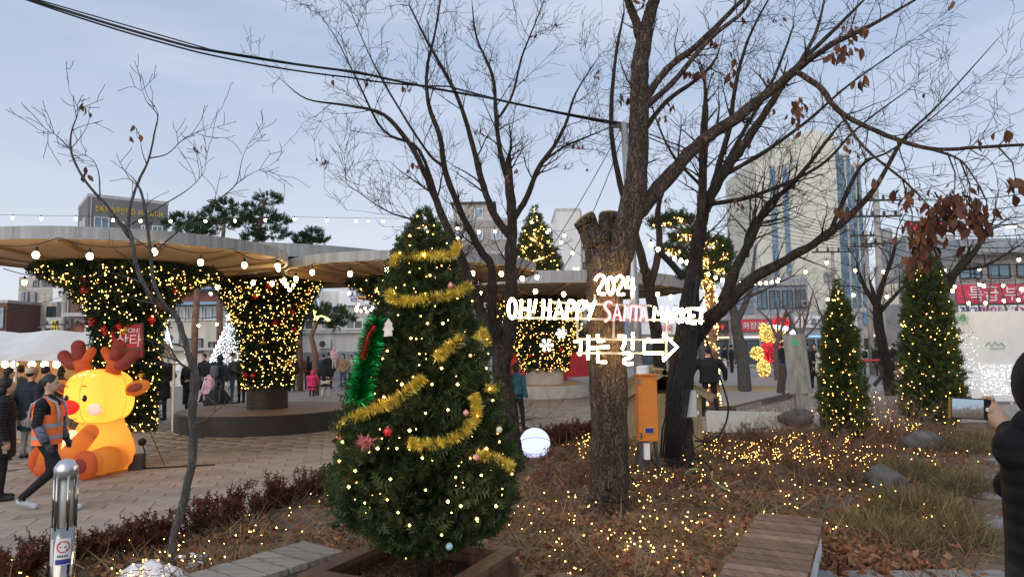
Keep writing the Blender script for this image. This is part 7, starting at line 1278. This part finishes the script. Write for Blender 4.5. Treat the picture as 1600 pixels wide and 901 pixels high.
for a in ((('person in a white fluffy hat in the crowd by the cream building'), 291, 632, 547, 30, F_wht, F_dk, dict(hat=F_whk, bulk=1.25)), ('person in black walking left of the white light tree', 318, 628, 552, 200, F_blk, F_dk, dict(hem=.6, bulk=1.2)), ('black-haired person in a dark coat before the light tree', 329, 628, 551, 170, F_blk2, F_dk, dict(style='long', hem=.55)), ('person carrying a grey backpack near the dark column', 343, 634, 555, 20, F_nvy, F_dk, dict(bag='backpack', bulk=1.25, hood=F_nvy)), ('person in a grey hooded jacket and jeans beside the dark column', 362, 632, 550, 75, F_gry, F_jean, dict(bulk=1.2, arms=('front', 'front'))), ('person in black and white close to the dark column', 377, 630, 552, 300, F_blk, F_dk, dict(bulk=1.15)), ('child in pale pink by the stroller near the light tree', 331, 634, 575, 200, F_lpk, F_cp, dict(bulk=1.3)),
          ('person in black just right of the dark column', 456, 612, 554, 0, F_blk, F_dk, dict(bulk=1.25)), ('person in a brown puffer jacket and grey trousers seen from behind', 467, 610, 552, 355, F_brn, F_gp, dict(bulk=1.35, shoe=W_shoe)), ('person in black beside the brown puffer jacket', 481, 608, 556, 10, F_blk, F_dk, dict(bulk=1.3, style='bob')), ('person in a teal jacket in the crowd right of the column', 495, 606, 554, 340, F_tea, F_dj, dict(bulk=1.2)), ('tall person in black carrying a child in pale pink', 514, 607, 550, 5, F_blk2, F_dk, dict(bulk=1.3, hem=.6)), ('dark-coated person behind the crowd right of the column', 505, 604, 553, 350, F_gry, F_dk, dict(bulk=1.2)), ('person in a tan puffer jacket and jeans facing the crowd', 536, 608, 552, 185, F_tan, F_jean, dict(bulk=1.35, arms=('pocket', 'pocket'), style='long', shoe=W_shoe)), ('person in a white and black top beside the green tinsel', 549, 607, 554, 200, F_wht, F_dk, dict(bulk=1.2)), ('woman in a long black hooded coat and white boots holding a child by the hand', 508, 620, 561, 10, F_blk, F_cp, dict(hem=.5, bulk=1.35, hood=F_blk, legs='step', shoe=W_shoe)), ('small child in a bright pink hooded coat', 487, 621, 579, 330, F_pnk, F_dk, dict(hem=.5, flare=1.15, bulk=1.6, hood=F_pnk, style='none', arms=('wide', 'down'), shoe=W_shoe)),
          ('person in black walking on the low round platform', 859, 600, 545, 80, F_blk2, F_dk, dict(legs='walk', zg=.47, bulk=1.05)), ('person in a brown coat beside the red tree base', 905, 588, 548, 350, F_brn, F_dk, dict(bulk=1.25)), ('child in pale pink beside the brown coat', 914, 588, 562, 10, F_lpk, F_lpk, dict(bulk=1.4)),
          ('stocky man in black with his back turned, right of the dark trunk', 1110, 650, 542, 355, F_blk, F_dk, dict(bulk=1.5, arms=('wide', 'wide'), legs='wide', vox=.02)), ('person in black beyond the stocky man', 1133, 584, 539, 80, F_blk, F_wht, dict(bulk=1.2, shoe=W_shoe)), ('second person in black beyond the stocky man', 1144, 586, 538, 90, F_blk2, F_dk, dict(bulk=1.15)), ('person in a patterned jacket beside the light-up bear', 1216, 592, 537, 20, F_pat, F_jean, dict(bulk=1.2)), ('person in black beside the patterned jacket', 1224, 594, 534, 15, F_blk, F_jean, dict(bulk=1.2)), ('small child in grey before the light-up bear', 1193, 588, 560, 180, F_gry, F_gry, dict(bulk=1.5, hat=F_bei)),
          ('woman in black in profile behind the stone slab', 1262, 612, 534, 80, F_blk2, F_dk, dict(bulk=1.25, style='long', hem=.6)), ('laughing dark-haired woman in black near the slab', 1275, 612, 536, 200, F_blk, F_dk, dict(bulk=1.25, style='long', arms=('front', 'front'), hem=.6)), ('person in a white fluffy coat beside the narrow lit conifer', 1289, 616, 537, 250, F_wht, F_dk, dict(bulk=1.4, hem=.6, hood=F_wht)), ('person in a cream jacket with a black backpack in the queue', 1349, 590, 537, 0, F_crm, F_dk, dict(bulk=1.3, bag='backpack_black', hat=F_bei)), ('person in a big black coat in the queue', 1374, 592, 538, 350, F_blk2, F_dk, dict(bulk=1.5, hem=.65)), ('tall person in a pale grey jacket leaning in the queue', 1386, 592, 531, 60, F_crm, F_dk, dict(bulk=1.25, lean=.2)), ('person in black at the end of the queue', 1399, 594, 536, 270, F_blk, F_dk, dict(bulk=1.2)), ('small child in pink at the end of the queue', 1402, 598, 575, 180, F_lpk, F_lpk, dict(bulk=1.5))):
    person(*a[:7], **a[7])
def on_shoulders(): 
    base = bpy.data.objects
    q = person('child in pale pink carried against the shoulder of the tall person', 522, 572, 543, 10, F_lpk, F_cp, bulk=1.5, hood=F_lpk, style='none', depth=33.55, zg=.98)
on_shoulders()
person('person in a teal jacket walking away behind the bare middle tree', 808, 672, 566, 40, F_tea, F_dk, 'step', ('down', 'down'), bulk=1.2, style='bob', vox=.02)
# crouching figure in black beside the dark column, and a stroller
p = G(338, 640, .0); root = thing('person', p, 'person in a wide black coat crouching low beside the round platform', 'person', 'people on the plaza'); mb = MB(); loft(mb, [(.0, 0, 0, .42, .36), (.2, 0, 0, .44, .38), (.45, .02, 0, .36, .3), (.65, .03, .02, .26, .2), (.74, .03, .03, .12, .1)], 0); mb.blob((.04, .05, .86), (.085, .1, .115), 14, 10, mi=2)
for s in (-1, 1): capsule(mb, (s * .22, .05, .6), (s * .32, .22, .35), .085, .07, 0); capsule(mb, (s * .32, .22, .35), (s * .12, .38, .3), .065, .05, 0); capsule(mb, (s * .15, .3, .05), (s * .15, .46, .04), .05, .045, 4)
remesh(mb, REG, .025, [F_blk2, F_dk, SKIN, HAIRK, mat('dark_shoe', (.02, .02, .022), .5, .2, 9), SKIN], 'body', root); root.rotation_euler = (0, 0, -.3); b = MB(); b.blob((.04, .02, .88), (.1, .11, .115), 14, 10); b.blob((.04, -.06, .74), (.1, .06, .14), 12, 8); b.build('hair', HAIRK, root, smooth=True, local=True)
p = G(324, 634, 0); root = thing('stroller', p, 'white and pink pushchair frame beside the crouching figure', 'stroller'); b = MB()
for s in (-1, 1):
    x = p.x + s * .24; b.tube([(x, p.y - .3, .1), (x, p.y + .1, .6), (x, p.y + .3, 1.0)], .02, 6); b.tube([(x, p.y + .35, .1), (x, p.y + .05, .6)], .02, 6)
b.tube([(p.x - .24, p.y + .3, 1.0), (p.x + .24, p.y + .3, 1.0)], .02, 6); b.build('frame', M_white, root, smooth=True); b = MB(); b.box((p.x, p.y, .5), (.42, .4, .12)); b.box((p.x, p.y + .2, .72), (.42, .1, .4)); b.build('seat', F_lpk, root)
for s in (-1, 1):
    for yy in (-.3, .35): b = MB(); b.lathe([(.1, -.02), (.11, 0), (.1, .02)], (p.x + s * .26, p.y + yy, .11), 14, M=Matrix.Rotation(PI / 2, 3, 'Y')); b.build('wheel', M_black, root)
# --- person with a phone in the right foreground
pd = 2.45; X0 = 1.895; gz = .33; root = thing('person', (X0, pd, gz), 'person in a black hooded padded coat filming with a phone at the right edge', 'person'); mb = MB(); O = Vector((X0, pd, gz))
loft(mb, [(.42, 0, 0, .2, .2), (.6, 0, 0, .205, .215), (.85, 0, 0, .19, .2), (1.05, 0, 0, .18, .19), (1.22, 0, .0, .185, .18), (1.34, 0, 0, .19, .165), (1.42, 0, 0, .19, .14), (1.47, 0, .0, .11, .11), (1.5, 0, 0, .08, .08)], 0, 24)
for s in (1, -1): capsule(mb, (s * .1, 0, .85), (s * .11, .02, .48), .1, .075, 1); capsule(mb, (s * .11, .02, .48), (s * .11, 0, .1), .07, .055, 1); capsule(mb, (s * .11, -.04, .05), (s * .12, .17, .045), .05, .045, 4)
hl = D(1562, 668, 2.62) - O; el = D(1604, 694, 2.44) - O; capsule(mb, (-.14, .0, 1.38), el, .09, .075, 0, 14); capsule(mb, el, hl + Vector((.03, -.02, -.02)), .075, .052, 0, 14); capsule(mb, (.2, 0, 1.34), (.27, .12, 1.08), .095, .08, 0, 14); capsule(mb, (.27, .12, 1.08), (.02, .3, 1.2), .078, .06, 0, 14)
mb.blob((0, .04, 1.615), (.078, .096, .115), 16, 12, mi=2)
remesh(mb, REG, .014, [fabric('black_long_puffer', (.004, .004, .0045), 5, .92), F_dk, SKIN, HAIRK, MATS['dark_shoe'], SKIN], 'body', root)
b = MB(); b.blob((0, .0, 1.60), (.132, .14, .155), 24, 16); b.blob((0, -.03, 1.46), (.17, .14, .09), 20, 12); b.build('hood', fabric('black_hood', (.005, .005, .0055), 0, .92), root, smooth=True, local=True)
ph = D(1516, 638, 2.66); proot = thing('phone', ph, 'dark smartphone held sideways with the market on its screen', 'phone'); R_ = Matrix.Rotation(.12, 3, 'Z') @ Matrix.Rotation(.07, 3, 'Y'); b = MB(); b.box(ph, (.165, .009, .078), M=R_); b.build('case', mat('phone_case', (.02, .02, .022), .35, 0), proot); b = MB(); b.box(ph + R_ @ Vector((-.014, -.0055, 0)), (.128, .002, .07), M=R_)
scr = bpy.data.materials.new('phone_screen'); scr.use_nodes = True; n_ = scr.node_tree.nodes; l_ = scr.node_tree.links; n_.clear(); om = n_.new('ShaderNodeOutputMaterial'); em = n_.new('ShaderNodeEmission'); tcx = n_.new('ShaderNodeTexCoord'); sx_ = n_.new('ShaderNodeSeparateXYZ'); l_.new(tcx.outputs['Object'], sx_.inputs[0]); rmp = n_.new('ShaderNodeValToRGB'); mr = n_.new('ShaderNodeMapRange'); mr.inputs[1].default_value = -.035; mr.inputs[2].default_value = .035; no = n_.new('ShaderNodeTexNoise'); no.inputs['Scale'].default_value = 90; no.inputs['Detail'].default_value = 4; l_.new(tcx.outputs['Object'], no.inputs[0]); ad = n_.new('ShaderNodeMath'); ad.operation = 'MULTIPLY_ADD'; ad.inputs[1].default_value = .045; l_.new(no.outputs[0], ad.inputs[0]); l_.new(sx_.outputs['Z'], ad.inputs[2]); l_.new(ad.outputs[0], mr.inputs[0]); l_.new(mr.outputs[0], rmp.inputs[0]); e = rmp.color_ramp.elements; e[0].color = (.06, .05, .05, 1); e[1].color = (.28, .36, .45, 1); x = e.new(.5); x.color = (.10, .085, .07, 1); x = e.new(.78); x.color = (.16, .14, .13, 1); l_.new(rmp.outputs[0], em.inputs[0]); em.inputs[1].default_value = .9; l_.new(em.outputs[0], om.inputs[0])
b.build('screen', scr, proot); b = MB(); b.box(ph + R_ @ Vector((-.0835, 0, 0)), (.004, .0105, .08), M=R_); b.build('gold_edge', mat('gold_edge', (.5, .36, .1), .3, 0, metal=.8), proot); b = MB(); q = ph + R_ @ Vector((.066, -.0062, .0)); b.lathe([(.0, -.001), (.008, 0), (.008, .002)], q, 14, M=Matrix.Rotation(PI / 2, 3, 'X')); b.build('shutter_button', M_white, proot)
hm_ = MB(); wr = Vector(hl) + O + Vector((.03, -.01, -.005)); hv = lambda x, y, z: ph + R_ @ Vector((x, y, z))
capsule(hm_, wr + Vector((.03, -.01, -.02)), wr, .03, .031, 2, 12); capsule(hm_, wr, hv(.098, .004, -.022), .031, .03, 2, 12); capsule(hm_, wr, hv(.098, .01, .005), .028, .026, 2, 12)
for i, (z0, tip) in enumerate(((.03, .05), (.012, .04), (-.008, .035), (-.026, .045))): a = hv(.108, .016, z0); b_ = hv(.086, .02, z0 + .004); c = hv(tip, .014, z0 + .002); capsule(hm_, a, b_, .0105, .0095, 2, 8); capsule(hm_, b_, c, .0095, .008, 2, 8)
t0 = hv(.1, -.008, -.03); t1_ = hv(.088, -.018, -.008); t2_ = hv(.074, -.014, .002); capsule(hm_, t0, t1_, .0135, .0115, 2, 8); capsule(hm_, t1_, t2_, .011, .009, 2, 8); capsule(hm_, hv(.09, .0, .042), hv(.06, .002, .044), .0095, .008, 2, 8)
hm_.v = [tuple(Vector(v) - O) for v in hm_.v]; remesh(hm_, REG, .0045, [SKIN] * 6, 'hand', root, 3)
bpy.data.scenes.remove(TMP)
